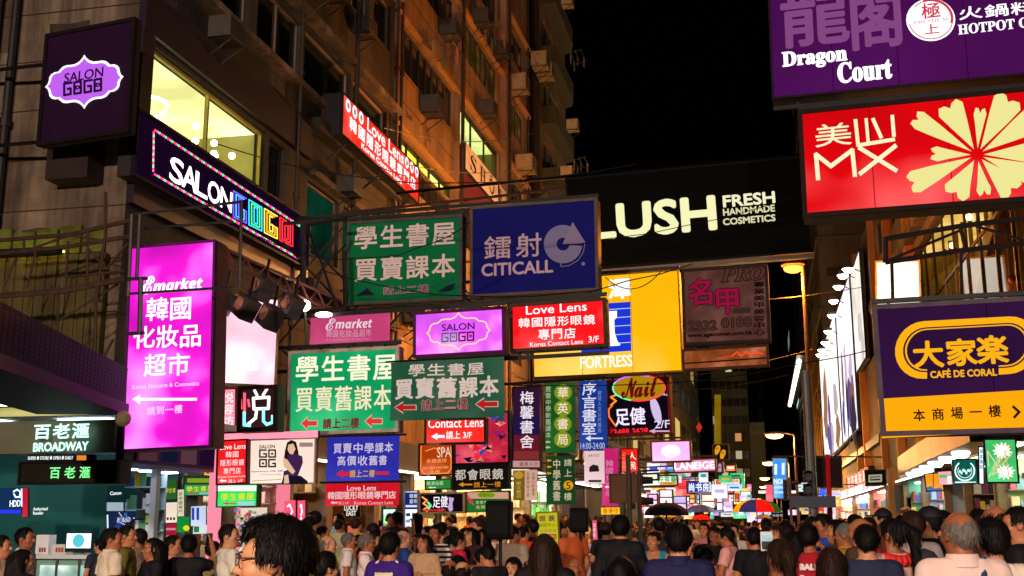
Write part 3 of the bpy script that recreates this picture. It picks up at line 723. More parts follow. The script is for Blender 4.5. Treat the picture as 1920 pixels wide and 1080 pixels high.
# golden net on scaffold and its light tube
mb = MB(); NY, NZ = 46, 20
N_ = thing('scaffold_net', 'golden lit scaffold netting with diamond folds beyond the billboards', 'netting', (5.9, 119, 0))
mb = MB()
for j in range(NZ + 1):
    for i in range(NY + 1):
        mb.v.append((5.75 + .18 * ((i + j) % 2) + .1 * math.sin(i * 1.7 + j), 119 + i, 5.2 + j * .78))
for j in range(NZ):
    for i in range(NY):
        k = j * (NY + 1) + i; mb.f.append((k, k + NY + 1, k + NY + 2, k + 1)); mb.m.append(0)
mb.build('net', df('#b98c3c', .7, .4, .6), N_)
mb = MB()
for i in range(0, NY + 1, 4): mb.tube((5.6, 119 + i, 3), (5.6, 119 + i, 21), .06)
for z in range(6, 21, 3): mb.tube((5.6, 119, z), (5.6, 165, z), .05)
mb.build('scaffold_poles', df('#6a5020', .7), N_)
T_ = thing('light_strip', 'long white light strip along the eave above the golden netting', 'lamp', (5.2, 150, 23))
mb = MB(); mb.tube((4.9, 150, 22.0), (4.9, 215, 22.6), .32); mb.build('tube', em('#fff2cc', 5), T_)
mb = MB(); mb.cbox((5.4, 182, 22.8), (1.6, 66, .25)); mb.build('housing', DARKSTEEL, T_)

# ---- right canopy with downlights ----
cn = thing('canopy', 'curved tan canopy with round downlights over the right-hand shops', 'canopy', (5.2, 30, 4))
mb = MB()
def ycan(t): return 46 - 19 * t
pts = [(5.0 - .5 * math.sin(t * 1.4), ycan(t)) for t in np.linspace(0, 1, 9)]
for (xa, ya), (xb, yb) in zip(pts, pts[1:]):
    mb.add([(xa, ya, 3.4), (xb, yb, 3.4), (xb, yb, 4.05), (xa, ya, 4.05)], [(0, 1, 2, 3)])
    mb.add([(xa, ya, 3.4), (xb, yb, 3.4), (XR + .5, yb, 3.4), (XR + .5, ya, 3.4)], [(0, 1, 2, 3)])
    mb.add([(xa, ya, 4.05), (xb, yb, 4.05), (XR + .5, yb, 4.05), (XR + .5, ya, 4.05)], [(3, 2, 1, 0)])
mb.build('fascia', df('#a07a55', .5, .3, .8), cn)
for k in range(6):
    t = .1 + .14 * k; x = 5.35 - .5 * math.sin(t * 1.4)
    mb = MB(); mb.lathe([(.2, .05), (.24, 0), (.15, -.12), (0, -.13)], (x, ycan(t), 3.36), 12, 0, Matrix.Identity(4)); mb.build('downlight', em('#eef6f0', 6), cn)
# ================= signs =================
def swirl_logo(s, x0, y0, x1, y1, col, es=1.0, wd=None, slope=0.0, cols=None):
    """GOGO drawn as four square letters"""
    w = (x1 - x0) / 4; h = y1 - y0; t = wd or h * .15
    for i in range(4):
        c = cols[i] if cols else col
        dy = slope * (i - 1.5) * w
        a = x0 + w * i + w * .06; b = x0 + w * (i + 1) - w * .06; u = y0 + dy; v = y1 + dy; hw = t / 2
        sl = slope * (b - a) / 2
        m_ = (a + b) / 2; n_ = (u + v) / 2
        if i % 2 == 0:
            s.line([(b, u + hw + sl), (a + hw, u + hw - sl), (a + hw, v - hw - sl), (b - hw, v - hw + sl), (b - hw, n_ + sl), (m_, n_)], t, c, es)
        else:
            s.line([(a + hw, u + hw - sl), (b - hw, u + hw + sl), (b - hw, v - hw + sl), (a + hw, v - hw - sl)], t, c, es, closed=True)
            q = h * .1; s.line([(m_ - q, n_ - q), (m_ + q, n_ - q), (m_ + q, n_ + q * .6)], t * .6, c, es); s.line([(m_ - q, n_ - q), (m_ - q, n_ + q), (m_ + q * .4, n_ + q)], t * .6, c, es)
def badge(cx, cy, rx, ry, slope=0.0):
    """the scalloped lozenge"""
    q = [(0, 1.0), (.05, .88), (.13, .77), (.24, .7), (.35, .69), (.46, .70), (.56, .66), (.63, .57), (.68, .5), (.77, .5), (.86, .44), (.91, .34), (.92, .22), (.95, .1)]
    pts = q + [(1.02, 0)] + [(x, -y) for x, y in q[::-1]] + [(-x, -y) for x, y in q[1:]] + [(-1.02, 0)] + [(-x, y) for x, y in q[:0:-1]]
    return [(cx + x * rx, cy - y * ry + slope * x * rx) for x, y in pts]
HW = 'hanging lightbox'; HS = 'hanging shop signs over the street'
# -- purple sign with white capitals over the red one, top right
s = Sign('shop_sign', 'large purple sign with mauve brush characters and white English lettering above the red sign', 'sign', [(1437, -120), (2060, -190), (2068, 112), (1447, 202)], 20.6, '#4a0f52', .75, th=.5, frame='#2a1030', fw=.04, var=.15, vs=.25)
s.t('龍', 1462, -40, 1592, 88, '#8a4a86', .9, .02).t('閣', 1592, -46, 1690, 92, '#8a4a86', .9, .02)
s.t('𝐃𝐫𝐚𝐠𝐨𝐧', 1464, 90, 1590, 130, '#ffffff', 1.6, .03).t('𝐂𝐨𝐮𝐫𝐭', 1570, 112, 1672, 154, '#ffffff', 1.6, .03)
s.e(1745, 38, 46, 40, '#ffffff', 1.3).line([(1745 + 41 * math.cos(t), 38 + 36 * math.sin(t)) for t in np.linspace(-2.4, 2.9, 26)], 2, '#d83a50').line([(1745 + 40 * math.cos(t), 36 + 35 * math.sin(t)) for t in np.linspace(-1.9, .2, 14)], 5, '#d83a50')
s.t('極', 1728, 6, 1762, 36, '#d83a50', 1, .02).t('𝐏𝐑𝐄𝐌𝐈𝐔𝐌', 1713, 36, 1777, 45, '#e08090').t('上', 1733, 46, 1760, 66, '#d83a50', 1, .02)
s.th_('火鍋料理', 1795, 2, 1990, 36, '#ffffff', 1.3, .02, slope=-.09).t('𝐇𝐎𝐓𝐏𝐎𝐓 𝐂𝐔𝐈𝐒𝐈𝐍𝐄', 1800, 32, 2010, 60, '#ffffff', 1.2, .02)
s.hang(XR).done()
# -- red sign
s = Sign('shop_sign', 'large red lightbox with cream characters and a cream petal burst, under the purple sign', 'sign', [(1497, 213), (2080, 142), (2082, 366), (1505, 408)], 19.6, '#d4060e', 1.0, th=.55, frame='#2a1410', fw=.08, var=.26, vs=.45)
s.t('美', 1526, 230, 1598, 276, '#fff6c8', 1.0, .008).line([(1604, 226), (1609, 273), (1676, 262)], 7, '#fff6c8').line([(1624, 224), (1628, 268)], 6, '#fff6c8').line([(1637, 224), (1652, 258)], 7, '#fff6c8').line([(1673, 218), (1676, 255)], 7, '#fff6c8')
s.line([(1534, 336), (1530, 290), (1558, 312), (1598, 282), (1603, 330)], 8, '#fff6c8').line([(1612, 278), (1680, 320)], 8, '#fff6c8').line([(1679, 274), (1613, 326)], 8, '#fff6c8')
cx, cy = 1832, 291
pet = [(1716, 222, 18), (1748, 289, 14), (1708, 345, 22), (1778, 198, 26), (1838, 206, 12), (1893, 186, 28), (1948, 218, 26), (1968, 285, 24), (1960, 338, 24), (1900, 358, 26), (1846, 364, 14), (1790, 366, 26)]
for px, py, wd in pet:
    d = np.array([px - cx, py - cy], float); L = np.linalg.norm(d); d /= L; n = np.array([-d[1], d[0]])
    P0 = np.array([cx, cy]) + d * 12
    tip = np.array([px, py], float)
    P = [P0, P0 + d * (L * .55) + n * wd * .7, tip - d * 8 + n * wd, tip + n * wd * .7 + d * 3, tip + n * wd * .25, tip - d * 7, tip - n * wd * .3 + d * 2, tip - n * wd * .75 + d * 3, tip - d * 10 - n * wd, P0 + d * (L * .55) - n * wd * .7]
    s.p([tuple(k) for k in P], '#f6ee9a', .95, 'petal')
s.hang(XR, dn=False).done()
# -- black sign with cream capitals
s = Sign('shop_sign', 'huge black sign across the street with large cream English capitals', 'sign', [(1052, 336), (1500, 292), (1535, 474), (1076, 506)], 30, '#050504', 0, th=.35, frame='#060504', fw=.06, side='#060504')
s.t('LUSH', 1108, 374, 1340, 443, '#f4f2b8', 1.05, .05)
s.t('FRESH', 1357, 362, 1451, 386, '#f4f2c8', 1, .05).t('HANDMADE', 1357, 387, 1451, 402, '#e8e6b4', .9, .05).t('COSMETICS', 1357, 405, 1452, 420, '#e8e6b4', .9, .05)
mb = MB(); mb.box((-s.w / 2, -.05, -s.h / 2 - .14), (s.w / 2, .2, -s.h / 2 - .03)); mb.build('lower_rail', df('#7a6452', .5, .3, 3), s.root, True)
s.hang(XL, dn=False, posts=False, mat=df('#080707', .9, spec=.05)).done()
# -- dark purple and yellow restaurant sign
s = Sign('shop_sign', 'dark purple and yellow restaurant lightbox with a rounded gold emblem on the right side', 'sign', [(1635, 574), (2080, 545), (2082, 798), (1653, 828)], 17.5, '#30123a', .9, th=.5, frame='#6a5a68', fw=.07, var=.12, vs=.5)
s.p([(1646, 748), (2085, 722), (2085, 799), (1653, 822)], '#ffac0c', 1.0, 'panel')
def pill(cx, cy, rx, ry, sl=-.055):
    o = []
    for t in np.linspace(-math.pi / 2, math.pi / 2, 14): o.append((cx + rx - ry + ry * math.cos(t), cy + ry * math.sin(t)))
    for t in np.linspace(math.pi / 2, 3 * math.pi / 2, 14): o.append((cx - rx + ry + ry * math.cos(t), cy + ry * math.sin(t)))
    return [(x, y + sl * (x - cx)) for x, y in o]
s.p(pill(1812, 652, 134, 54), '#ffb414', 1.0).p(pill(1812, 652, 119, 42), '#30123a', .9).p(pill(1812, 652, 115.5, 39.5), '#ffb414', 1).p(pill(1812, 652, 112, 37), '#30123a', .9)
s.r(1738, 686, 1872, 712, '#30123a', .9, 'panel', -.055)
s.t('大', 1712, 640, 1768, 690, '#ffb414', 1, .035).t('家', 1774, 636, 1830, 686, '#ffb414', 1, .035).t('楽', 1832, 630, 1888, 682, '#ffb414', 1, .035)
s.t('CAFÉ DE CORAL', 1743, 690, 1868, 708, '#ffb414', 1, .04)
for i, c in enumerate('本商場一樓'): s.t(c, 1712 + i * 35.3, 768 - i * 2, 1734 + i * 35.3, 790 - i * 2, '#4a1a10', .5, .02)
s.line([(1899, 763), (1910, 773), (1901, 783)], 5, '#4a1a10', .5)
s.hang(XR, dn=False).done()
# thin lit underside strip of that sign and the pink panel on its edge
# -- green unlit bookshop sign
s = Sign('shop_sign', 'unlit green bookshop sign with pink-white characters left of the navy sign', 'sign', [(651, 416), (868, 402), (866, 562), (649, 573)], 22, '#0b7a48', 0, th=.3, frame='#57504c', fw=.06)
s.th_('學生書屋', 662, 418, 856, 466, '#f0d8d8', 0, .02, slope=-.055).th_('買賣課本', 662, 478, 856, 526, '#f0d8d8', 0, .02, slope=-.055)
s.p([(667, 555), (690, 540), (694, 545), (703, 553)], '#141430', 0, 'arrow').p([(822, 546), (838, 536), (855, 531), (846, 545), (824, 547)], '#141430', 0, 'arrow')
s.th_('請上二樓', 718, 535, 806, 552, '#161630', 0, 0, slope=-.05, outline='#c8a8a8', ow=.06)
s.hang(XL).done()
# -- navy sign
s = Sign('shop_sign', 'unlit navy sign with mauve characters and a round arrow emblem', 'sign', [(882, 388), (1121, 371), (1121, 543), (882, 560)], 22.6, '#1a1c7c', 0, th=.4, frame='#6a5c52', fw=.06)
s.t('鐳', 908, 442, 958, 486, '#d8b8c8', 0, .012).t('射', 968, 437, 1015, 482, '#d8b8c8', 0, .012).t('CITICALL', 903, 490, 1036, 516, '#d8b8c8', 0, .04)
ring = [(1056 + 36 * math.cos(t), 458 + 36 * math.sin(t)) for t in np.linspace(.1, 2 * math.pi - .8, 30)]
ring2 = [(1056 + 12 * math.cos(t), 458 + 12 * math.sin(t)) for t in np.linspace(2 * math.pi - .8, .1, 30)]
s.p(ring + ring2, '#8a84b0', 0).p([(1055, 458), (1074, 417), (1098, 455), (1086, 457)], '#9a88b0', 0)
s.line([(1097 - 0, 458), (1094, 474), (1084, 489), (1066, 499), (1052, 500), (1052, 494)], 1.5, '#8a84b0', 0).e(1094, 495, 3.5, 3.5, '#8a84b0', 0)
s.hang(XL, posts=True).done()
# -- pink cloth banner
s = Sign('banner', 'creased pink cloth banner with white lettering under the green sign', 'banner', [(581, 592), (732, 585), (732, 643), (581, 649)], 20.8, '#f0508c', .55, cloth=.035, frame=None)
s.t('ℰ', 612, 598, 630, 620, '#ffe8f4', .8, .02).t('𝙢𝙖𝙧𝙠𝙚𝙩', 630, 598, 698, 616, '#ffe8f4', .8, .01).th_('韓國化妝品超市', 612, 617, 697, 633, '#ffc8e0', .6, 0, slope=-.03).t('Korea Skincare & Cosmetics', 613, 634, 696, 639, '#ffb8d8', .6)
s.done()
# -- lilac salon lightbox
s = Sign('shop_sign', 'lilac and magenta lightbox with a gold-outlined lozenge and dark salon lettering', 'sign', [(775, 586), (946, 575), (947, 660), (776, 672)], 20.4, '#e25cfa', 1.0, th=.3, frame='#5a1a5a', fw=.05, var=.3, vs=1.3)
bp = badge(860, 622, 58, 35, -.05)
s.line(bp, 2.4, '#ffe07a', 1.1, closed=True)
s.t('SALON', 829, 606, 890, 620, '#3a1040', .6, .02)
swirl_logo(s, 827, 623, 891, 641, '#3a1040', .6, 3, -.05, ['#18a060', '#18a060', '#8a1030', '#8a1030'])
s.hang(XL, dn=False).done()
# -- red contact lens lightbox
s = Sign('shop_sign', 'red lightbox with white English and Chinese optician lettering beside the yellow sign', 'sign', [(956, 573), (1136, 556), (1138, 650), (957, 660)], 21.2, '#f8161c', 1.0, th=.3, frame='#54402c', fw=.06, var=.1)
s.t('Love Lens', 986, 569, 1100, 588, '#ffffff', 1.2, .012)
s.th_('韓國隱形眼鏡', 971, 591, 1117, 614, '#ffffff', 1.1, .012, slope=-.05).th_('專門店', 1008, 615, 1081, 637, '#ffffff', 1.1, .012, slope=-.05)
s.t('Korea Contact Lens', 994, 638, 1093, 649, '#ffffff', 1.1, .008).t('3/F', 1104, 630, 1123, 642, '#ffffff', 1.1, .01)
s.hang(XL).done()
# -- yellow electronics sign
s = Sign('shop_sign', 'big yellow lightbox with a blue and white rook tower emblem behind the red lightbox', 'sign', [(997, 524), (1275, 506), (1278, 693), (1000, 713)], 26, '#ffb60a', .95, th=.45, frame='#c88a10', fw=.03, var=.16, vs=.4)
s.t('豐', 1072, 530, 1120, 570, '#ffffff', 1.2, .03).t('澤', 1141, 523, 1182, 560, '#ffffff', 1.2, .035)
s.p([(1090, 572), (1182, 566), (1184, 658), (1090, 664)], '#1c3ae0', .9, 'panel')
s.p([(1110, 592), (1118, 591), (1118, 583), (1126, 582), (1126, 591), (1140, 590), (1140, 584), (1157, 583), (1157, 596), (1152, 600), (1153, 624), (1158, 640), (1163, 645), (1163, 648), (1110, 652), (1112, 640)], '#ffffff', 1.2)
for y in (581, 597, 613, 629, 645): s.line([(1092, y + 3), (1183, y - 3)], 1.2, '#dfe6ff', 1)
s.t('FORTRESS', 1089, 667, 1185, 690, '#fffbe8', 1.15, .03)
s.hang(XL, dn=False).done()
# -- dim pink sign
s = Sign('shop_sign', 'dim pink sign with crimson characters and an outlined phone number, right of the yellow sign', 'sign', [(1279, 506), (1440, 494), (1443, 638), (1281, 650)], 25, '#8a544a', .3, th=.3, frame='#3a2a24', fw=.06, var=.3, vs=2)  # unlit sign, light falling on it put in as weak emission
s.t('名', 1292, 522, 1340, 572, '#b01848', .6, .03, outline='#280a14', ow=.06).t('甲', 1340, 540, 1388, 588, '#b01848', .6, .03, outline='#280a14', ow=.06)
s.t('𝑷𝑹𝑶', 1352, 502, 1434, 528, '#8a544a', .32, 0, outline='#2a1a14', ow=.07)
s.t('2332', 1291, 602, 1344, 620, '#8a544a', .32, 0, outline='#2a1a14', ow=.09).t('0188', 1354, 596, 1408, 614, '#8a544a', .32, 0, outline='#2a1a14', ow=.09)
s.t('www.agenomet.com.hk', 1290, 622, 1410, 634, '#2a1a14', .3, .06).r(1374, 578, 1408, 588, '#5a3a34', .4, 'panel', -.05)
s.tv('專業美甲美容中心', 1414, 528, 1434, 630, '#2a1410', .3, .03)
s.done()
s = Sign('shop_sign', 'faded orange sign with red scrawl below the dim pink sign', 'sign', [(1279, 656), (1441, 645), (1442, 686), (1280, 697)], 25.2, '#b05a2c', .5, th=.2, frame='#5a3020', fw=.05, var=.4, vs=2.5)
s.line([(1372, 668), (1382, 660), (1390, 668), (1400, 659), (1408, 667), (1418, 660), (1430, 664)], 3, '#ff4a20', 1).line([(1345, 672), (1372, 668)], 2, '#ff4a20', .8)
s.line([(1280, 682), (1441, 671)], 3, '#4a2818', .3, 'rail').done()
# -- lit green bookshop sign
s = Sign('shop_sign', 'backlit green bookshop sign with cream characters and two red arrows', 'sign', [(540, 658), (748, 650), (748, 808), (540, 818)], 20, '#12a060', .85, th=.3, frame='#cfc4b4', fw=.06, var=.35, vs=.7)
s.th_('學生書屋', 552, 664, 746, 716, '#f4f4d0', 1.1, .018, slope=-.03).th_('買賣舊課本', 553, 722, 736, 772, '#f4e8c0', 1.0, .012, slope=-.03)
s.arrow(566, 784, 595, 804, '#e84038', .9, outline='#e8c0a0').arrow(686, 780, 717, 800, '#e84038', .9, outline='#e8c0a0')
s.th_('請上二樓', 606, 784, 676, 804, '#1a4a34', .5, 0, slope=-.03, outline='#c86a50', ow=.05)
s.hang(XL, dn=False).done()
# -- dark green cloth banner
s = Sign('banner', 'dark green rippled cloth banner with white-edged bookshop characters in front of the backlit green sign', 'banner', [(732, 681), (946, 668), (946, 780), (732, 790)], 18.6, '#0a6a4c', 0, cloth=.05, frame=None)
s.th_('學生書屋', 764, 680, 910, 706, '#ffffff', 0, .02, slope=-.03).th_('買賣舊課本', 738, 706, 938, 748, '#ffffff', 0, .035, slope=-.03)
s.arrow(741, 755, 780, 773, '#f02a20', .55, outline='#f4d8d0').arrow(893, 748, 934, 768, '#f02a20', .55, outline='#f4d8d0')  # arrows glow weakly although this cloth is only front-lit
s.th_('請上二樓', 790, 748, 880, 770, '#103028', 0, 0, slope=-.04, outline='#d8a0a8', ow=.06).done()
# -- foot massage neon sign
s = Sign('shop_sign', 'black foot massage lightbox with a white foot, neon oval and red phone number', 'sign', [(1139, 716), (1256, 704), (1258, 810), (1139, 820)], 27, '#140a18', .6, th=.3, frame='#8a1818', fw=.06)
s.p([(1230 + 9 * math.cos(t) + 5 * math.sin(t) * 1.2, 768 + 26 * math.sin(t) + (3 if math.cos(t) > 0 else 0)) for t in np.linspace(0, 2 * math.pi, 22)[:-1]], '#d8c4ec', .95)
for i in range(5): s.e(1232 + i * 4.6, 737 + i * .9, 2.4 - .2 * i, 3.4 - .4 * i, '#d8c4ec', .95, n=10)
s.t('足', 1154, 766, 1180, 798, '#f0e4ff', 1.1, .02).t('健', 1182, 764, 1210, 796, '#f0e4ff', 1.1, .02)
s.t('☎', 1139, 802, 1150, 816, '#ff2030', 1.2, 0).t('3488 3628', 1151, 803, 1215, 816, '#ff2030', 1.3, .03).t('2/F', 1228, 788, 1256, 803, '#e8dcf4', 1, .01).arrow(1217, 804, 1256, 813, '#d8a8d8', 1, True, .3, .3)
s.line([(1149, 760), (1142, 768), (1143, 782), (1150, 792), (1156, 800)], 3, '#ff8030', 1.1).line([(1158, 740), (1146, 745), (1156, 752), (1146, 760)], 3.5, '#ff9030', 1.1)
s.e(1199, 728, 49, 24, '#b88a10', .9, n=36)
s.line([(1199 + 49 * math.cos(t), 728 + 24 * math.sin(t)) for t in np.linspace(-1.2, 1.9, 22)], 2.5, '#ff3030', 1.6).line([(1199 + 49 * math.cos(t), 728 + 24 * math.sin(t)) for t in np.linspace(1.9, 3.6, 14)], 2.5, '#50f0a0', 1.5).line([(1199 + 49 * math.cos(t), 728 + 24 * math.sin(t)) for t in np.linspace(3.6, 5.1, 14)], 2.5, '#c060ff', 1.5)
s.t('𝓝𝓪𝓲𝓵', 1166, 708, 1233, 746, '#7a1010', .7, .03)
s.hang(XL, dn=False).done()
# -- magenta vertical lightbox
s = Sign('shop_sign', 'tall magenta lightbox with white characters and a white left arrow', 'sign', [(238, 464), (408, 449), (393, 842), (235, 843)], 14.6, '#e81acc', 1.05, th=.42, frame='#5a1a60', fw=.03, var=.42, vs=.95, side='#8a5030')
s.t('ℰ', 268, 518, 290, 552, '#ffffff', 1.4, .03).t('𝙢𝙖𝙧𝙠𝙚𝙩', 288, 522, 381, 546, '#ffffff', 1.5, .025)
s.th_('韓國', 274, 556, 362, 602, '#ffffff', 1.3, .015, slope=-.03, gap=.08).th_('化妝品', 250, 608, 380, 654, '#ffffff', 1.3, .015, slope=-.03, gap=.08).th_('超市', 270, 662, 358, 706, '#ffffff', 1.3, .015, slope=-.03, gap=.08)
s.t('Korea Skincare & Cosmetics', 250, 717, 374, 728, '#ffe0fa', 1.1, .01).arrow(250, 740, 371, 758, '#ffffff', 1.4, True, .12, .28)
s.th_('請到一樓', 277, 760, 345, 778, '#ffd8fa', 1.1, .01).done()
# -- lilac lozenge on a dark purple board, upper left
s = Sign('shop_sign', 'dark purple board with a glowing lilac lozenge on the side wall of the corner building', 'sign', [(86, 66), (256, 32), (240, 247), (71, 275)], 15.4, '#2a1430', 0, th=.16, frame='#20101c', fw=.06)
b1 = badge(159, 154, 70, 48, -.13); s.p([(159 + (x - 159) * 1.03, 155 + (y - 155) * 1.06) for x, y in b1], '#f4f0ff', 1.6).p([(159 + (x - 159) * .965, 155 + (y - 155) * .94) for x, y in b1], '#c463f2', 1.0)
s.t('SALON', 122, 130, 195, 153, '#3a1048', .5, .025, shear=0); swirl_logo(s, 119, 151, 195, 177, '#3a1048', .5, 4.5, -.13)
s.done()
mb = MB()
for z in (-.7, .7): mb.tube((-s.w / 2 - 1.6, .3, z), (-s.w / 2, .3, z - .1), .035)
mb.build('bracket', DARKSTEEL, s.root, True)
# -- LED salon sign along the facade
s = Sign('shop_sign', 'dark purple facade sign edged in coloured LEDs with white and rainbow salon letters', 'sign', None, 0, '#2b0f36', .25, th=.3, frame='#1c0c22', fw=.05, plane=(np.array([-10.15, 19.95, 7.95]), np.array([0, 1., 0]), np.array([0, 0, 1.]), 7.5, 1.2))
led = ['#ff3a50', '#ffb030', '#50ff70', '#40c8ff', '#8060ff', '#ff50d0', '#ffffff', '#d8f0ff']
s.dots = []
def leds(p0, p1, n):
    for i in range(n):
        t = (i + .5) / n; x = p0[0] + (p1[0] - p0[0]) * t; y = p0[1] + (p1[1] - p0[1]) * t
        s.e(x, y, 2.0, 2.6, led[(i * 5 + i // 3) % 8], 2.4, 'led', 6)
s.n += 1; s.lock = True
leds((288, 243), (566, 427), 70); leds((287, 326), (563, 487), 70); leds((287, 246), (286, 322), 20); leds((566, 430), (564, 484), 14)
s.lock = False
for i, c in enumerate('SALON'):
    x0, y0 = 320 + i * 23.2, 303 + i * 14; s.t(c, x0, y0 - 2, x0 + (20 if c != 'A' else 22), y0 + 38 - i * 1.2, '#fff6ff', 2.2, .03)
rb = ['#40b0ff', '#50f070', '#ff9a30', '#ff3048']; rb2 = ['#7050ff', '#30c0ff', '#f0e040', '#ff2a2a']
for i in range(4):
    x0 = 436 + i * 28; y0 = 358 + i * 16.6; w = 24; h = 49 - i * 2.0; sl = .6
    for k, (c, ins) in enumerate(((rb2[i], 0), (rb[i], 4.5), (rb2[i], 9))):
        a, b, u, v = x0 + ins, x0 + w - ins, y0 + ins * .9, y0 + h - ins * .9
        if b - a < 3: continue
        q = [(b, u + sl * (b - x0)), (a, u + sl * (a - x0)), (a, v + sl * (a - x0) * .8), (b, v + sl * (b - x0) * .8)]
        if i % 2: s.line(q, 2.2, c, 2.0, 'led', closed=True)
        else: s.line(q + [(b, (u + v) / 2 + sl * (b - x0)), ((a + b) / 2, (u + v) / 2 + sl * ((a + b) / 2 - x0))], 2.2, c, 2.0, 'led')
s.done()
# -- red optician sign along the facade
s = Sign('shop_sign', 'slanting-in-view red facade sign with white optician characters under the fourth floor windows', 'sign', None, 0, '#f2301c', 1.0, th=.55, frame='#241a18', fw=.03, plane=(np.array([-9.9, 28.05, 11.6]), np.array([0, 1., 0]), np.array([0, 0, 1.]), 6.4, 1.1), side='#1a1412', var=.1)
def fl(a, b): return (a * s.w, b * s.h)
def ft(txt, a0, a1, b0, b1, col='#ffffff', es=1.2, bold=.01):
    mb, y = s.bag(col, es, 'lettering'); put_text(mb, txt, (a0 + a1) / 2 * s.w, (b0 + b1) / 2 * s.h, (a1 - a0) * s.w, (b1 - b0) * s.h, y, bold)
for a in (-.44, -.37, -.3, .3, .37, .44):
    mb, y = s.bag('#ffffff', 1.3, 'emblem'); mb.add([(a * s.w + .17 * math.cos(t), y, .3 * s.h + .17 * math.sin(t)) for t in np.linspace(0, 2 * math.pi, 19)[:-1]], [tuple(range(18))])
    mb, y = s.bag('#b88a90', .9, 'emblem'); mb.add([(a * s.w + .09 * math.cos(t), y, .3 * s.h + .09 * math.sin(t)) for t in np.linspace(0, 2 * math.pi, 13)[:-1]], [tuple(range(12))])
ft('Love Lens', -.24, .24, .12, .44)
for i, c in enumerate('韓國隱形眼鏡專門店'): ft(c, -.44 + i * .098, -.44 + i * .098 + .078, -.26, .06)
ft('Korea Contact Lens', -.3, .22, -.44, -.31)
s.done()
mb = MB()
for a in (-2.6, 0, 2.6): mb.tube((a, .1, -.6), (a, .75, -1.1), .03)
mb.build('bracket', DARKSTEEL, s.root, True)
# -- white lettered fascia under the plant window
s = Sign('shop_sign', 'white fascia with black serif letters under the plant-filled window', 'sign', None, 0, '#f4ecf0', 0, th=.2, frame=None, fw=0, plane=(np.array([-10.22, 41.2, 14.78]), np.array([0, 1., 0]), np.array([0, 0, 1.]), 6.6, 1.0))
for i, c in enumerate('𝐒𝐇Ô𝐖'):
    mb, y = s.bag('#141010', 0, 'lettering'); put_text(mb, c, -2.2 + i * 1.45, -.02 + (.08 if c == 'Ô' else 0), .85, .62 if c != 'Ô' else .8, y)
s.done()
# -- white blown-out billboard and the neon character sign below
s = Sign('billboard', 'overexposed white advertising board under spotlights beside the magenta lightbox', 'billboard', [(414, 536), (522, 574), (519, 722), (411, 726)], 19, '#ffc4d4', 1.15, th=.3, frame='#c08a60', fw=.04, var=.3)  # spotlight glare put into the face as its own glow
s.th_('LAB', 446, 676, 486, 696, '#fff0f4', 1.5, .03).done()
s = Sign('shop_sign', 'dark sign with a pink and cyan neon character under the white board', 'sign', [(446, 724), (520, 722), (520, 808), (446, 810)], 18.6, '#3a2024', .6, th=.35, frame='#3a1c18', fw=.07)
P1, P2, P3 = '#ff5a70', '#fff0f0', '#8af0ff'
s.line([(459, 738), (459, 775)], 5, P1, 1.5).line([(452, 750), (453, 766)], 4.5, P1, 1.4).line([(466, 750), (468, 762)], 4.5, P1, 1.4).line([(478, 732), (483, 742)], 5, P2, 1.8).line([(501, 730), (494, 741)], 5, P2, 1.8)
s.line([(476, 747), (505, 745), (504, 766), (477, 767)], 5.5, P2, 1.8, closed=True).line([(482, 768), (480, 784), (464, 797)], 5.5, P2, 1.8).line([(495, 767), (495, 790), (501, 796), (512, 792), (512, 780)], 5.5, P3, 1.7).line([(459, 774), (459, 797), (470, 798)], 5.5, P3, 1.6)
s.done()
s = Sign('shop_sign', 'pink lit column panel left of the neon character sign', 'sign', [(412, 728), (444, 727), (444, 812), (410, 813)], 19.8, '#ff8aa0', 1.0, th=.2, frame='#a04050', fw=.03)
s.tv('悦容坊', 418, 735, 438, 800, '#ffe8e8', 1.2, .02).done()
s = Sign('light_band', 'pink glowing band with small white letters below the neon character sign', 'sign', [(408, 815), (596, 806), (596, 822), (408, 828)], 19.6, '#ff90a4', 1.1, th=.1, frame=None, fw=0); s.done()
# -- low row: red vertical, salon poster, blue banner, red banner
s = Sign('shop_sign', 'small upright red optician sign left of the poster with a woman', 'sign', [(407, 826), (465, 823), (463, 907), (407, 909)], 17.6, '#f01a1e', .95, th=.12, frame='#8a1010', fw=.02)
s.t('Love Lens', 413, 832, 461, 843, '#fff', 1.1) if False else s.t('Love Lens', 413, 832, 461, 843, '#ffffff', 1.1)
s.th_('韓國', 423, 846, 449, 858, '#ffffff', 1, 0).th_('隱形眼鏡', 413, 861, 459, 874, '#ffffff', 1, 0).th_('專門店', 419, 877, 453, 889, '#ffffff', 1, 0).t('Korea Contact Lens', 410, 891, 461, 896, '#ffffff', .9).arrow(413, 898, 426, 905, '#ffffff', 1).t('請上 3/F', 430, 898, 456, 905, '#ffffff', 1).done()
s = Sign('poster', 'pale pink salon poster of a long-haired woman in a purple top', 'poster', [(465, 825), (594, 820), (590, 907), (464, 909)], 17.8, '#f8dccc', .95, th=.1, frame='#c8a898', fw=.02, var=.08)
s.t('SALON', 487, 834, 516, 841, '#5a4a1a', .5, .03)
for (x, y, kind) in ((487, 843, 0), (504, 843, 1), (487, 861, 1), (504, 861, 0)):
    if kind: s.line([(x + 1, y + 1), (x + 13, y + 1), (x + 13, y + 14), (x + 1, y + 14)], 3, '#2a2410', .4, closed=True).r(x + 5, y + 6, x + 9, y + 10, '#2a2410', .4, 'emblem')
    else: s.line([(x + 13, y + 1), (x + 1, y + 1), (x + 1, y + 14), (x + 13, y + 14), (x + 13, y + 8), (x + 8, y + 8)], 3, '#2a2410', .4)
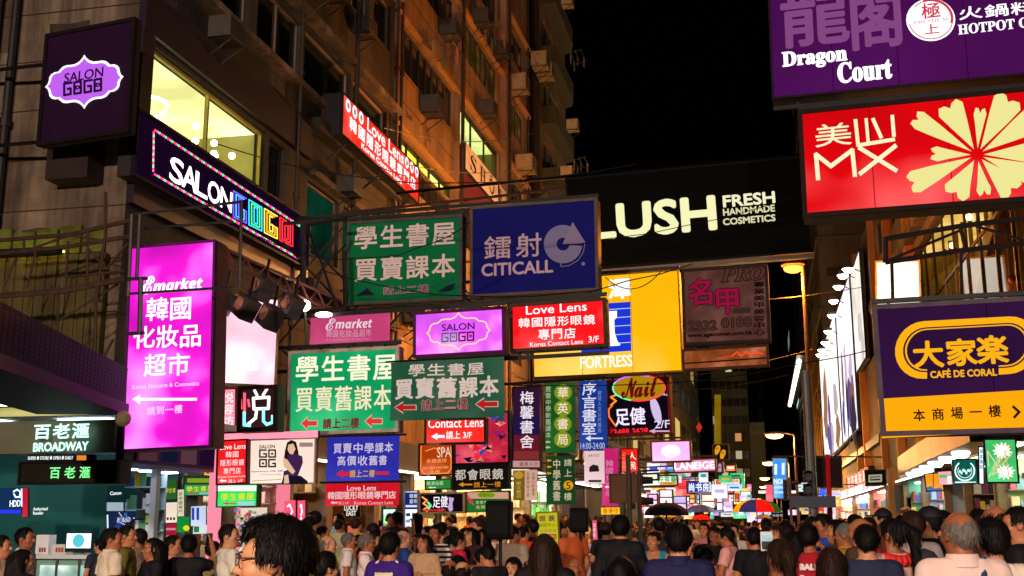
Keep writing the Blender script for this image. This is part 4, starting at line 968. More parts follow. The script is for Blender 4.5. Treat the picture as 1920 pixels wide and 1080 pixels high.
s.t('Appointment 3188 1588', 472, 882, 531, 886, '#6a4a48', .5, .02).t('1/F Pakpolee Bldg', 490, 888, 528, 892, '#8a6a60', .5).line([(474, 902), (528, 899)], 1.6, '#d8c040', .8).r(563, 830, 588, 838, '#b89a94', .7, 'panel')
s.p([(536, 846), (540, 830), (548, 825), (557, 829), (561, 846), (563, 868), (556, 880), (540, 880), (533, 868)], '#3a1c18', .5, 'picture')
s.p([(543, 834), (552, 832), (556, 842), (551, 853), (545, 851), (541, 843)], '#f0c4a4', .9, 'picture')
s.p([(541, 854), (557, 851), (569, 856), (570, 868), (560, 894), (533, 898), (534, 884), (544, 880)], '#4a2a5c', .7, 'picture').p([(533, 858), (541, 862), (556, 884), (551, 890), (534, 874)], '#f0c0a0', .9, 'picture').p([(530, 908), (534, 893), (566, 892), (580, 903), (578, 907)], '#241830', .6, 'picture').p([(536, 892), (543, 890), (545, 906), (535, 907)], '#f0c8a8', .9, 'picture')
s.done()
s = Sign('banner', 'creased blue cloth banner with pale bookshop characters and a red arrow', 'banner', [(612, 820), (750, 817), (749, 904), (611, 906)], 17, '#3a3ac8', .55, cloth=.045, frame=None)
s.th_('買賣中學課本', 624, 830, 740, 850, '#e8d8f4', .8, .012).th_('高價收舊書', 632, 854, 728, 873, '#e8d8f4', .8, .012).arrow(631, 880, 664, 897, '#e82840', .8).th_('請上二樓', 657, 881, 703, 895, '#f0c030', .8, .01).r(704, 884, 731, 890, '#e82840', .8, 'arrow').done()
s = Sign('banner', 'red cloth banner with white optician characters hung under the blue banner', 'banner', [(610, 907), (749, 905), (749, 947), (609, 949)], 16.9, '#e8182c', .7, cloth=.025, frame=None)
s.t('Love Lens', 652, 910, 705, 920, '#ffe4e4', .9, .006).th_('韓國隱形眼鏡專門店', 614, 921, 744, 936, '#ffe4e4', .85, .008, gap=.06).arrow(620, 939, 634, 946, '#ffd8d8', .8).t('請上3/F', 636, 940, 656, 946, '#ffd8d8', .8).t('Korea Contact Lens', 666, 939, 738, 946, '#ffd8d8', .8).done()
s = Sign('shop_sign', 'bright green and white bookshop lightbox with yellow characters under the small red sign', 'sign', [(407, 909), (484, 907), (483, 950), (407, 951)], 17.7, '#30d860', 1.0, th=.15, frame='#3a7a40', fw=.015)
s.r(407, 910, 483, 921, '#e8f4e8', 1.1).th_('學生書屋', 414, 924, 478, 938, '#f0e820', 1.0, .01).arrow(418, 941, 444, 947, '#e84848', .9).r(447, 940, 478, 948, '#a8e4e8', .9).done()
s = Sign('shop_sign', 'green bookshop lightbox with yellow characters left of the bright one', 'sign', [(345, 893), (404, 891), (404, 929), (345, 930)], 19.4, '#189a50', .9, th=.15, frame='#2a5a38', fw=.015)
s.r(345, 893, 404, 909, '#3a4a3c', .6).r(352, 897, 402, 905, '#90b020', .8).th_('學生書屋', 350, 911, 402, 922, '#e8e020', 1, .01).arrow(353, 923, 372, 928, '#d84848', .9).r(375, 923, 402, 928, '#80c8c0', .9).done()
# -- middle cluster
s = Sign('shop_sign', 'small red arrow lightbox with white English lettering under the dark green banner', 'sign', [(796, 786), (912, 783), (911, 832), (797, 834)], 22, '#fa2c24', 1.0, th=.2, frame='#a8a080', fw=.04)
s.t('Contact Lens', 803, 784, 906, 802, '#ffffff', 1.2, .008).arrow(809, 812, 834, 825, '#ffffff', 1.2, True, .45, .4).t('請上 3/F', 837, 808, 885, 823, '#ffffff', 1.2, .008).done()
s = Sign('shop_sign', 'glowing orange sign with ornate gold scrollwork behind the small red arrow lightbox', 'sign', [(785, 832), (850, 830), (850, 890), (786, 894)], 23, '#b8400c', .85, th=.2, frame='#5a2810', fw=.03, var=.3, vs=1.5)
s.line([(790, 836), (789, 880), (797, 889), (840, 887), (846, 878), (846, 838)], 2, '#ffa040', 1).line([(798, 846), (815, 840), (836, 846)], 2, '#ff9038', 1).t('SPA', 820, 838, 846, 858, '#f0d8c0', 1, 0).t('身體護理', 800, 860, 838, 868, '#ffb060', 1).t('足部按摩', 792, 874, 842, 880, '#ffb060', 1).t('水療', 806, 881, 826, 888, '#ffb060', 1).done()
s = Sign('billboard', 'colourful patchwork screen of red, blue and pink blotches above the black optician sign', 'billboard', [(850, 776), (955, 770), (955, 868), (850, 872)], 24, '#c82440', .8, th=.25, frame='#20141c', fw=.03, var=.3, vs=1.2)
rnd = random.Random(4)
for i in range(60):
    x, y = rnd.uniform(853, 950), rnd.uniform(778, 866); a = rnd.uniform(0, 6.28); L = rnd.uniform(4, 15); wd = rnd.uniform(2, 6)
    s.p([(min(954, max(851, x + L * math.cos(a + t) * (1 if k % 2 else .35))), min(867, max(777, y + L * math.sin(a + t) * (.6 if k % 2 else .3)))) for k, t in enumerate(np.linspace(0, 5.4, 6))], rnd.choice(['#ff4060', '#ff8a70', '#182048', '#3048c0', '#10141c', '#a0206a', '#ff2030', '#f0b0a0', '#5a30a0', '#204a5a']), rnd.uniform(.6, 1.1), 'picture')
s.done()
s = Sign('shop_sign', 'black optician sign with pale characters and an orange arrow', 'sign', [(848, 870), (955, 867), (955, 916), (848, 920)], 22.5, '#1a1614', .5, th=.2, frame='#2a2420', fw=.02)
s.th_('都會眼鏡', 852, 879, 945, 900, '#d8c8bc', .9, .012).arrow(860, 904, 886, 913, '#e8901c', .9, True, .35, .3).th_('請上一樓', 888, 903, 940, 914, '#e8901c', .8, .01).done()
s = Sign('shop_sign', 'narrow green sign with pale characters under the ornate orange sign', 'sign', [(797, 899), (847, 897), (847, 917), (797, 919)], 23, '#2a8a3a', .8, th=.12, frame='#3a3020', fw=.02)
s.th_('慈濟仙庭', 800, 902, 832, 910, '#d8f0c0', 1).arrow(803, 912, 818, 916, '#d8f0c0', 1).done()
s = Sign('shop_sign', 'small black neon foot massage sign with a lilac foot', 'sign', [(786, 925), (872, 922), (870, 962), (786, 963)], 21, '#140c12', .6, th=.2, frame='#d8c890', fw=.03)
s.line([(792, 932), (801, 938), (794, 944), (803, 950), (794, 956), (802, 958)], 3, '#ff9a50', 1.3).line([(803, 942), (808, 948), (804, 954)], 4, '#60e0a0', 1.3).t('足', 812, 931, 826, 952, '#f0e8f4', 1.2, .01).t('健', 827, 930, 840, 951, '#f0e8f4', 1.2, .01).p([(842, 932), (852, 934), (849, 944), (850, 956), (844, 960), (840, 952), (843, 942)], '#c8a8d8', 1).r(793, 955, 836, 958, '#e02020', .9).t('2/F', 822, 953, 834, 959, '#f04050', 1).done()
s = Sign('shop_sign', 'green and pink sign with two rows of pale characters behind the large loudspeaker', 'sign', [(872, 922), (956, 919), (956, 958), (873, 962)], 23.5, '#1e6a28', .8, th=.15, frame='#4a6a3a', fw=.02)
s.r(873, 923, 955, 935, '#e8a890', .8).e(912, 928, 17, 5.5, '#8ab020', .8).th_('長者中心', 898, 924, 926, 932, '#386018', .8).th_('買賣中學教科書', 892, 938, 946, 945, '#e8d8a0', .8).th_('各類補充', 892, 947, 930, 954, '#e8d8a0', .8).p([(876, 926), (886, 938), (890, 948), (880, 942)], '#d83a50', .9).done()
# -- upright banners
s = Sign('banner', 'upright dark purple banner with four white brush characters', 'banner', [(961, 727), (1016, 723), (1014, 878), (960, 880)], 24.5, '#3a1a3c', .55, th=.12, frame='#8a6468', fw=.03, var=.2)
s.r(964, 816, 1011, 846, '#7a1c2c', .7).r(964, 782, 1011, 814, '#2c1a5a', .6).r(964, 846, 1011, 862, '#a03a38', .6)
s.tv('梅馨書舍', 976, 732, 1001, 842, '#f0e4ec', 1, .012).r(962, 864, 1013, 876, '#d8a098', .8).th_('書香人文', 974, 866, 1010, 874, '#6a3a5a', .6).done()
s = Sign('banner', 'upright green banner with four characters on yellow-green discs', 'banner', [(1023, 720), (1077, 716), (1078, 848), (1022, 850)], 25, '#1e5a24', .7, th=.06, frame=None, fw=0, var=.2)
for i, c in enumerate('華英書局'):
    s.e(1056, 736 + i * 29.5, 16.5, 15, '#8a9a1c', .85).t(c, 1046, 726 + i * 29.5, 1066, 746 + i * 29.5, '#f4e0c0', 1, .012)
s.tv('買賣中學新舊課本', 1024, 724, 1034, 822, '#c8d8b0', .8, 0).arrow(1024, 826, 1033, 832, '#c8d8b0', .8).arrow(1024, 836, 1033, 842, '#c8d8b0', .8).done()
s = Sign('banner', 'upright blue banner with white bookroom characters and opening hours', 'banner', [(1087, 716), (1137, 712), (1138, 843), (1086, 845)], 25.5, '#183c9a', .7, th=.06, frame=None, fw=0, var=.15)
s.tv('序言書室', 1092, 717, 1118, 816, '#e8e4f4', .95, .012, gap=.06).tv('實現人文公共書房', 1121, 732, 1128, 812, '#98a8d8', .7).arrow(1098, 816, 1131, 828, '#e8e4f4', .95, True, .3, .22).t('14:00-24:00', 1089, 830, 1134, 842, '#c8d0f0', .8, .006).done()
s = Sign('banner', 'upright dark green banner with a yellow number five disc, below the banner of discs', 'banner', [(1024, 856), (1078, 854), (1078, 945), (1024, 947)], 24, '#1c4020', .75, th=.06, frame=None, fw=0, var=.2)
s.tv('中學舊書', 1037, 860, 1051, 940, '#d8c8a0', .85, .01).t('請', 1058, 861, 1072, 874, '#d8c8a0', .85, .01).t('上', 1058, 880, 1072, 894, '#d8c8a0', .85, .01).e(1066, 910, 9, 9, '#e8a018', .95).t('5', 1062, 904, 1070, 917, '#2a2410', .5, .01).t('樓', 1058, 924, 1072, 938, '#d8c8a0', .85, .01)
for i in range(3): s.arrow(1026, 860 + 12 * i, 1034, 867 + 12 * i, '#e8a018', .9)
s.done()
s = Sign('banner', 'small tan and brown upright banner with columns of dark characters', 'banner', [(962, 882), (1008, 880), (1007, 937), (962, 939)], 24.2, '#d8a890', .75, th=.05, frame=None, fw=0)
s.r(963, 883, 984, 938, '#8a6a1c', .7).e(973, 891, 9, 7, '#c8a030', .8).tv('樂文書店', 968, 902, 978, 934, '#d8c060', .8).tv('各類中英文書', 988, 885, 993, 932, '#5a3a34', .5).tv('全場八折優惠', 998, 885, 1003, 930, '#5a3a34', .5).done()
s = Sign('poster', 'hanging white paper poster with a small dark emblem under the blue banner', 'poster', [(1094, 846), (1135, 845), (1132, 906), (1097, 908)], 22, '#e8c4c8', .85, th=.03, frame=None, fw=0)
s.t('ARTIST', 1103, 852, 1125, 857, '#6a4a58', .6).p([(1105, 876), (1112, 871), (1122, 873), (1124, 884), (1105, 885)], '#3a2830', .5).r(1104, 900, 1128, 904, '#3a2830', .5).done()
s = Sign('banner', 'magenta upright banner half hidden behind the dull metal sign back', 'banner', [(1131, 842), (1160, 840), (1158, 948), (1128, 950)], 25, '#c8206c', .85, th=.05, frame=None, fw=0)
s.tv('韓國化妝品', 1136, 862, 1150, 930, '#f0a0c8', .8).arrow(1134, 910, 1146, 916, '#ffe0f0', 1).done()
s = Sign('shop_sign', 'red lightbox with white characters beside the traffic signal', 'sign', [(1164, 842), (1197, 840), (1197, 885), (1164, 887)], 26, '#f01c14', 1.0, th=.15, frame='#8a2010', fw=.02)
s.t('人', 1178, 848, 1193, 862, '#fff0d0', 1.1, .02).t('民', 1178, 866, 1193, 880, '#fff0d0', 1.1, .02).tv('公社咖啡', 1167, 848, 1173, 880, '#ffb080', .9).done()
s = Sign('road_sign', 'back of a dull brown metal road sign on a grey post', 'road sign', [(1143, 889), (1195, 887), (1195, 942), (1143, 944)], 19, '#6a4a38', 0, th=.03, frame='#5a4030', fw=.02)
mb = MB(); mb.tube((.1, -.06, -s.o[2] + .136), (.1, -.06, .55), .04); mb.build('post', df('#5a4a3a', .5, .3, 3, .4), s.root, True); s.done()
# -- far signs
def far_sign(label, quad, Y, face, es=1.0, items=None, fr='#4a3a3a', var=.15, th=.4):
    s = Sign('shop_sign', label, 'sign', quad, Y, face, es, th=th, frame=fr, fw=.06, var=var, group='distant hanging signs')
    if items: items(s)
    s.hang(XL, dn=False, posts=False).done()
far_sign('pale pink glowing lightbox with a faint white emblem, far down the street', [(1220, 828), (1296, 823), (1296, 866), (1220, 868)], 42, '#f8b4f4', 1.05, lambda s: (s.e(1258, 846, 18, 12, '#fff0ff', 1.3), s.t('Clinic', 1244, 848, 1272, 858, '#f8c8f8', 1)))
far_sign('rose pink sign with white capitals behind the pale pink lightbox', [(1262, 863), (1343, 857), (1343, 884), (1262, 888)], 48, '#f090b8', .9, lambda s: s.t('LANEIGE', 1265, 866, 1339, 880, '#ffffff', 1.6, .04))
far_sign('white and green sign with green characters far along the left', [(1203, 893), (1271, 889), (1271, 910), (1203, 914)], 50, '#e0f8dc', 1.0, lambda s: (s.t('芳', 1246, 893, 1256, 906, '#28a860', .9, .02), s.t('藥', 1258, 892, 1268, 905, '#28a860', .9, .02), s.t('行', 1233, 894, 1243, 907, '#28a860', .9, .02)))
far_sign('plain pale green lightbox in front of the white and green sign', [(1203, 888), (1235, 886), (1235, 900), (1203, 902)], 44, '#e8f8d0', 1.1)
far_sign('blue rounded sign with three white characters on a pale board', [(1287, 902), (1336, 901), (1336, 925), (1287, 926)], 55, '#e0d8e8', .9, lambda s: (s.p([(1290, 904), (1328, 903), (1330, 906), (1330, 920), (1328, 922), (1290, 923), (1288, 920), (1288, 907)], '#2038a8', .9), s.th_('尚书房', 1290, 906, 1330, 921, '#f0f4ff', 1.1, .03)))
far_sign('green-framed picture sign with red and yellow letters, far along the street', [(1338, 897), (1389, 895), (1389, 912), (1338, 914)], 60, '#e8f0d0', 1.0, lambda s: (s.r(1342, 899, 1352, 911, '#e86048', 1), s.t('MUSASHI', 1353, 899, 1384, 905, '#e83010', 1, .05), s.r(1354, 907, 1384, 910, '#80b8f0', 1), s.line([(1339, 898), (1388, 896), (1388, 911), (1339, 913)], 1.6, '#30f060', 1.3, closed=True)))
far_sign('small orange red lightbox above the green-framed picture sign', [(1360, 872), (1380, 870), (1380, 884), (1360, 886)], 65, '#ff7a50', 1.2, lambda s: s.r(1364, 875, 1376, 879, '#ffe0c0', 1.4))
far_sign('narrow purple upright sign beside the rose pink sign', [(1344, 866), (1356, 865), (1356, 887), (1344, 888)], 58, '#7a2868', .8, lambda s: s.tv('化妝', 1347, 869, 1353, 885, '#f0d0f0', 1.2))
far_sign('pale sign with a red end panel under the green-framed sign', [(1336, 915), (1377, 914), (1377, 926), (1336, 927)], 62, '#ffe4dc', 1.1, lambda s: s.r(1360, 915, 1376, 924, '#e84a30', 1))
s = Sign('shop_sign', 'dark sign with a pair of orange sandals far down the street', 'sign', [(1336, 834), (1367, 831), (1367, 861), (1336, 863)], 70, '#241c14', .4, th=.3, frame='#3a3020', fw=.05)
for cx_, cy_ in ((1345, 844), (1355, 852)): s.p([(cx_ + 4.5 * math.cos(t) * (1 - .25 * math.sin(t)) + 3.2 * math.sin(t) * -.9, cy_ + 9 * math.sin(t) + 1.5 * math.cos(t)) for t in np.linspace(0, 6.28, 18)[:-1]], '#e89a1c', 1).line([(cx_ - 3, cy_ - 2), (cx_, cy_ - 5), (cx_ + 3, cy_ - 1)], 1, '#4a2a10', .4)
s.done()
s = Sign('banner', 'long yellow upright sign high on the dark left block', 'banner', [(1340, 742), (1352, 738), (1351, 832), (1339, 834)], 130, '#a88410', .45, th=.3, frame=None, fw=0); s.done()
s = Sign('shop_sign', 'red diamond sign high on the weathered left block', 'sign', [(1305, 792), (1317, 790), (1317, 812), (1305, 813)], 118, '#1c1810', 0, th=.3, frame=None, fw=0, faces=False)
s.p([(1311, 791), (1317, 801), (1311, 812), (1305, 801)], '#d83820', .7).done()
s = Sign('shop_sign', 'bright blue sign with white lettering on the right beside the traffic signal', 'sign', [(1448, 860), (1476, 857), (1476, 934), (1449, 937)], 60, '#3a90e8', 1.0, th=.8, frame='#a8c8e8', fw=.05, var=.3)
s.r(1452, 870, 1457, 890, '#e8f4ff', 1.2).r(1466, 868, 1471, 890, '#e8f4ff', 1.2).t('NOKI', 1451, 898, 1474, 907, '#e8f4ff', 1.2, .04).r(1451, 912, 1473, 916, '#d0e8ff', 1).r(1453, 921, 1470, 925, '#d0e8ff', 1).hang(XR, dn=False, posts=False).done()
s = Sign('shop_sign', 'pink red lightbox left of the bright blue sign', 'sign', [(1436, 910), (1449, 908), (1449, 940), (1436, 941)], 75, '#f06070', 1.0, th=.4, frame=None, fw=0); s.hang(XR, dn=False, posts=False).done()
# low bright fronts far away, across the end of the left row
FAR = [((1214, 926), (1234, 950), '#f8c0e8', 46, 'pink'), ((1236, 918), (1262, 948), '#ffe8ec', 52, 'whitish pink'), ((1292, 926), (1304, 945), '#f8a840', 58, 'orange'), ((1306, 927), (1312, 946), '#c8e0f8', 60, 'pale blue'),
       ((1315, 927), (1341, 954), '#fff0d0', 63, 'cream'), ((1343, 927), (1356, 958), '#f0d8f0', 66, 'lilac'), ((1357, 927), (1376, 942), '#e8d8f0', 72, 'mauve'), ((1378, 926), (1386, 942), '#f04030', 76, 'red'), ((1388, 921), (1409, 941), '#fff8f0', 85, 'white'), ((1262, 930), (1288, 958), '#c8b8f0', 54, 'violet')]
for (a, b, c, Y, nm) in FAR:
    s = Sign('shop_sign', 'distant low %s lightbox among the far shop fronts' % nm, 'sign', [a, (b[0], a[1] - 1), (b[0], b[1] - 1), (a[0], b[1])], Y, c, 1.1, th=.3, frame='#5a4a48', fw=.05, var=.35, vs=1.5, group='distant low lightboxes')
    s.r(a[0] + 2, (a[1] + b[1]) / 2 - 1.5, b[0] - 2, (a[1] + b[1]) / 2 + 1, '#8a5a70', .7).done()
rj = random.Random(77); JC = ['#f8c0e8', '#ffe8ec', '#f8a840', '#c8e0f8', '#fff0d0', '#e83a38', '#40c870', '#3860e0', '#f8f0ff', '#ff70a0', '#ffd040', '#d0b0f0', '#20a8a0']
for i in range(95):
    rt = i % 4 == 3; x = rj.uniform(1478, 1560) if rt else rj.uniform(1200, 1405); y = rj.uniform(905, 952) if rt else rj.uniform(868, 958) + max(0, (x - 1300) * .25)
    if y > 962: y = rj.uniform(925, 960)
    w = rj.uniform(7, 30); h = rj.uniform(5, 18) if rj.random() < .7 else rj.uniform(18, 30); Y = rj.uniform(46, 115); c = rj.choice(JC)
    s = Sign('shop_sign', 'tiny distant lightbox in the bright jumble where the street closes', 'sign', [(x, y), (x + w, y - .6), (x + w, y + h - .6), (x, y + h)], Y, c, rj.uniform(.8, 1.4), th=.3, frame=None, fw=0, var=.3, vs=1.5, group='tiny distant lightboxes')
    k = rj.choice(JC); s.r(x + w * .2, y + h * .35, x + w * .8, y + h * .6, k, 1, 'lettering'); s.done()
for i in range(18):
    x = rj.uniform(1398, 1482); y = rj.uniform(905, 958); w = rj.uniform(5, 20); h = rj.uniform(4, 14); Y = rj.uniform(118, 160); c = rj.choice(JC)
    s = Sign('shop_sign', 'minute lightbox near the dark gap at the very end of the street', 'sign', [(x, y), (x + w, y - .3), (x + w, y + h - .3), (x, y + h)], Y, c, rj.uniform(.7, 1.3), th=.3, frame=None, fw=0, var=.3, vs=1.5, group='minute lightboxes at the street end'); s.r(x + w * .2, y + h * .35, x + w * .8, y + h * .6, rj.choice(JC), 1, 'lettering'); s.done()
for i in range(9):
    x = rj.uniform(1195, 1380); y = rj.uniform(880, 935) + max(0, (x - 1300) * .2); w = rj.uniform(22, 42); h = rj.uniform(12, 26); Y = rj.uniform(60, 100); c = rj.choice(['#fff0e8', '#ffd8e8', '#fff8f0', '#e8f0ff', '#ffe0b0', '#f8d0f8'])
    s = Sign('shop_sign', 'wide pale distant lightbox glowing behind the bright jumble where the street closes', 'sign', [(x, y), (x + w, y - .8), (x + w, y + h - .8), (x, y + h)], Y, c, rj.uniform(1.1, 1.8), th=.3, frame=None, fw=0, var=.35, vs=.8, group='wide pale distant lightboxes')
    s.r(x + w * .15, y + h * .4, x + w * .85, y + h * .6, rj.choice(JC), 1, 'lettering'); s.done()
# -- right low signs
s = Sign('shop_sign', 'dark teal lightbox with a white wreath emblem on the right', 'sign', [(1786, 864), (1832, 857), (1833, 905), (1787, 910)], 24.5, '#0c5a54', .85, th=.2, frame='#a8e8e0', fw=.02)
s.line([(1809 + 18 * math.cos(t), 883 + 18 * math.sin(t)) for t in np.linspace(-.9, 4.05, 30)], 2.6, '#e0fff8', 1.5).line([(1809 + 13 * math.cos(t), 883 + 13 * math.sin(t)) for t in np.linspace(-.5, 3.6, 24)], 1.6, '#b8f0e4', 1.2)
for k in range(7): s.e(1800 + 3 * k, 884 + 3 * math.sin(k * 2), 2, 3, '#d0fff0', 1.2, n=8)
s.r(1790, 903, 1830, 907, '#d0f4f0', 1.2).done()
s = Sign('shop_sign', 'bright green lightbox with white floral bursts at the right edge', 'sign', [(1846, 826), (1908, 818), (1909, 903), (1847, 910)], 23.5, '#40b864', 1.0, th=.25, frame='#b898f0', fw=.03, var=.2)
rnd = random.Random(3)
for cx_, cy_, rr in ((1880, 845, 22), (1884, 885, 20)):
    s.p([(cx_ + rr * (1 if k % 2 else .6) * rnd.uniform(.7, 1.1) * math.cos(t), cy_ + rr * .75 * (1 if k % 2 else .6) * math.sin(t)) for k, t in enumerate(np.linspace(0, 6.28, 27)[:-1])], '#f4fff0', 1.5)
for k in range(8): s.line([(1850 + rnd.uniform(0, 50), 832 + rnd.uniform(0, 70)) for _ in range(3)], 1.6, rnd.choice(['#ffd8b0', '#80e8a0', '#e8a060']), 1)
s.done()
s = Sign('shop_sign', 'white and black upright lightbox between the teal and the green lightboxes', 'sign', [(1834, 838), (1845, 836), (1846, 908), (1835, 909)], 24, '#d8f0ff', 1.2, th=.2, frame='#3058c8', fw=.02)
s.tv('草本美容', 1837, 842, 1843, 880, '#203a4a', .5, .01).done()
s = Sign('poster', 'orange and blue picture panel beside the teal lightbox', 'poster', [(1734, 889), (1768, 884), (1769, 918), (1735, 925)], 26, '#f0961c', .95, th=.1, frame='#303030', fw=.02)
s.p([(1735, 915), (1745, 911), (1752, 916), (1764, 914), (1768, 918), (1735, 924)], '#5878a8', .9).r(1749, 889, 1751, 914, '#a85a10', .8).done()
s = Sign('poster', 'pink and green picture panel just left of the teal lightbox', 'poster', [(1760, 886), (1784, 882), (1785, 906), (1761, 911)], 25.6, '#f0a0a8', 1.0, th=.1, frame=None, fw=0)
s.r(1761, 890, 1784, 896, '#58c080', 1).r(1776, 892, 1784, 908, '#f4f0f0', 1.1).done()
s = Sign('shop_sign', 'black cube sign with a small white square logo over the right shops', 'sign', [(1622, 882), (1662, 879), (1662, 909), (1622, 912)], 50, '#14140f', .5, th=1.0, frame='#2a2a1c', fw=.03)
s.line([(1630, 892), (1652, 891), (1652, 902), (1630, 903)], 3.5, '#b8b090', .8, closed=True).line([(1634, 897), (1649, 896)], 3, '#b8b090', .8).done()
s = Sign('shop_sign', 'peach lit fascia with white characters slanting along the right shops', 'sign', None, 0, '#f0805a', 1.0, th=.3, frame='#8a3a20', fw=.04, plane=xplane(66, 84, 3.8, 4.65, 5.6), var=.2)
for i, c in enumerate('莎莎美妝廊'):
    mb, y = s.bag('#fff0e0', 1.3, 'lettering'); put_text(mb, c, -6.8 + i * 3.2, 0, 2.2, .65, y, .02)
s.done()
s = Sign('road_sign', 'back of a large dark brown road sign on a red post', 'road sign', [(1531, 859), (1579, 857), (1579, 913), (1531, 915)], 24, '#2c1e22', 0, th=.04, frame='#3a2a2a', fw=.02)
mb = MB(); mb.tube((-.02, -.09, -s.o[2] + .136), (-.02, -.09, .36), .055); mb.build('post', df('#c01414', .4), s.root, True); s.done()
# ================= shops along the street =================
GOODS = ['#c83a3a', '#e8d8b0', '#3a68b0', '#e0e0d8', '#38884a', '#d88a2a', '#7a3a6a', '#e86a8a', '#f0c840', '#302a28', '#8ab0c8', '#b8a088']
def shop(label, x, y0, y1, sgn, depth, zt, wall, light, es, seed, fascia=None, shelves=4, goods=GOODS, post=None, dense=1.0):
    """open shop front on the plane x; sgn -1 = interior toward -X"""
    r = thing('shop', label, 'shop', (x, y0, 0)); rnd = random.Random(seed)
    xb = x + sgn * depth
    mb = MB(); a, b = sorted((x, xb))
    mb.quad((xb, y0, .14), (xb, y1, .14), (xb, y1, zt), (xb, y0, zt)); mb.quad((a, y0, .14), (b, y0, .14), (b, y0, zt), (a, y0, zt)); mb.quad((a, y1, .14), (b, y1, .14), (b, y1, zt), (a, y1, zt))
    mb.quad((a, y0, zt), (b, y0, zt), (b, y1, zt), (a, y1, zt)); mb.quad((a, y0, .142), (b, y0, .142), (b, y1, .142), (a, y1, .142))
    mb.build('interior', df(wall, .6, .15, 1), r)
    mb = MB(); L = y1 - y0
    for k in range(max(2, int(L))):
        yc = y0 + (k + .5) * L / max(2, int(L)); mb.cbox((x + sgn * depth * .45, yc, zt - .04), (depth * .7, .22, .05))
    mb.build('ceiling_light', em(light, es * 4.0), r)
    sh = MB(); gd = MB(); ncol = len(goods)
    for j in range(shelves):
        z = .55 + j * (zt - .8) / shelves; hgt = (zt - .8) / shelves
        sh.box((min(xb, xb - sgn * .35), y0 + .05, z), (max(xb, xb - sgn * .35), y1 - .05, z + .03))
        sh.box((a + .1, y1 - .38, z), (b - .1, y1 - .02, z + .03))
        y = y0 + .1
        while y < y1 - .2:
            w = rnd.uniform(.08, .24); h = rnd.uniform(.45, .9) * (hgt - .06)
            if rnd.random() < dense: gd.box((min(xb - sgn * .08, xb - sgn * .33), y, z + .031), (max(xb - sgn * .08, xb - sgn * .33), y + w * .92, z + .031 + h), rnd.randrange(ncol))
            y += w
        xx = a + .15
        while xx < b - .3:
            w = rnd.uniform(.08, .22); h = rnd.uniform(.45, .9) * (hgt - .06)
            if rnd.random() < dense: gd.box((xx, y1 - .35, z + .031), (xx + w * .92, y1 - .08, z + .031 + h), rnd.randrange(ncol))
            xx += w
    if shelves:
        sh.build('shelf', df('#8a7a68', .5), r)
        g = gd.build('goods', [df(c, .5) for c in goods], r); g['kind'] = 'stuff'
    for yy in (y0, y1):
        mb = MB(); mb.box((x - .12, yy - .1, .13), (x + .12, yy + .1, 3.88)); mb.build('pillar', post or df('#7a6a60', .6, .4, 2), r)
    mb = MB(); mb.box((min(x, x - sgn * .35), y0 + .13, zt), (max(x, x - sgn * .35), y1 - .13, 3.88)); mb.build('fascia', fascia or df('#3a3230', .6, .3, 2), r)
    mb = MB(); mb.box((min(x - sgn * .38, x - sgn * .44), y0 + .2, zt + .01), (max(x - sgn * .38, x - sgn * .44), y1 - .2, zt + .06)); mb.build('added_front_tube', em(light, 7 if es > 1.5 else 2.5), r)  # glowing tube added along each shop to brighten the crowd
    if (y0 > 32 and sgn < 0 or y0 > 60) and es > 1.5:
        mb = MB(); mb.box((min(x - sgn * .36, x - sgn * .42), y0 + .3, zt + .08), (max(x - sgn * .36, x - sgn * .42), y1 - .3, 3.84)); mb.build('lit_fascia', em(light, 1.1, .3, .8), r)  # glowing panel added for a brighter band along far shops
    return r
PINKP = em('#ff8aa0', .9)
shop('bright stationery shop with crowded shelves behind the green lightboxes', XL, 19.6, 21.0, -1, 3.2, 3.0, '#d8d4c0', '#fff4e0', 5.5, 1, shelves=6)
shop('pink-posted cosmetics shop with packed shelves under the salon poster', XL, 21.2, 23.6, -1, 3.0, 3.0, '#e8c8b8', '#ffe8e0', 5.5, 2, post=PINKP, shelves=6, goods=['#e8e0d0', '#d8b0a0', '#6a8ab0', '#c84a5a', '#f0e8e0', '#c89a70', '#3a4a7a', '#e8a0b0'])
shop('wood-shelved shop under the red cloth banner', XL, 23.8, 26.0, -1, 2.6, 3.0, '#8a6a40', '#ffd8a0', 3.5, 3, shelves=5, goods=['#e8e0d0', '#3a2a20', '#a87a4a', '#d8c8a8', '#6a4a30'], dense=.7)
shop('brown plank-walled bar with a black board', XL, 26.2, 29.4, -1, 2.4, 3.0, '#6a4a1c', '#ffb860', 1.2, 4, shelves=0)
s = Sign('shop_sign', 'small black board with white brush lettering on the brown plank wall', 'sign', [(644, 945), (676, 944), (674, 969), (645, 970)], 27.6, '#181410', .3, th=.06, frame=None, fw=0)
s.t('LUCKY', 646, 947, 672, 957, '#f0e8d8', 1, .03).t('EAST', 650, 958, 668, 967, '#f0e8d8', 1, .03).done()
s = Sign('poster', 'small pink and orange picture on a dark easel in front of the plank wall', 'poster', [(649, 983), (667, 982), (667, 1004), (649, 1005)], 26, '#e86a4a', .7, th=.05, frame='#2a1c10', fw=.04); s.done()
shop('shop with a glowing green poster panel beside the plank-walled bar', XL, 29.6, 32.6, -1, 2.5, 3.0, '#4a3a28', '#ffe8c0', 2.0, 5, shelves=2)
s = Sign('poster', 'glowing pale green poster panel at a shop entrance', 'poster', [(717, 953), (744, 952), (744, 1000), (717, 1001)], 26.5, '#b8f8b0', 1.1, th=.1, frame='#3048a0', fw=.03)
s.r(719, 956, 742, 964, '#e0f4ff', 1.1).e(725, 975, 3, 3, '#305030', .6, n=10).e(738, 975, 3, 3, '#305030', .6, n=10).r(718, 981, 743, 992, '#60d850', 1).done()
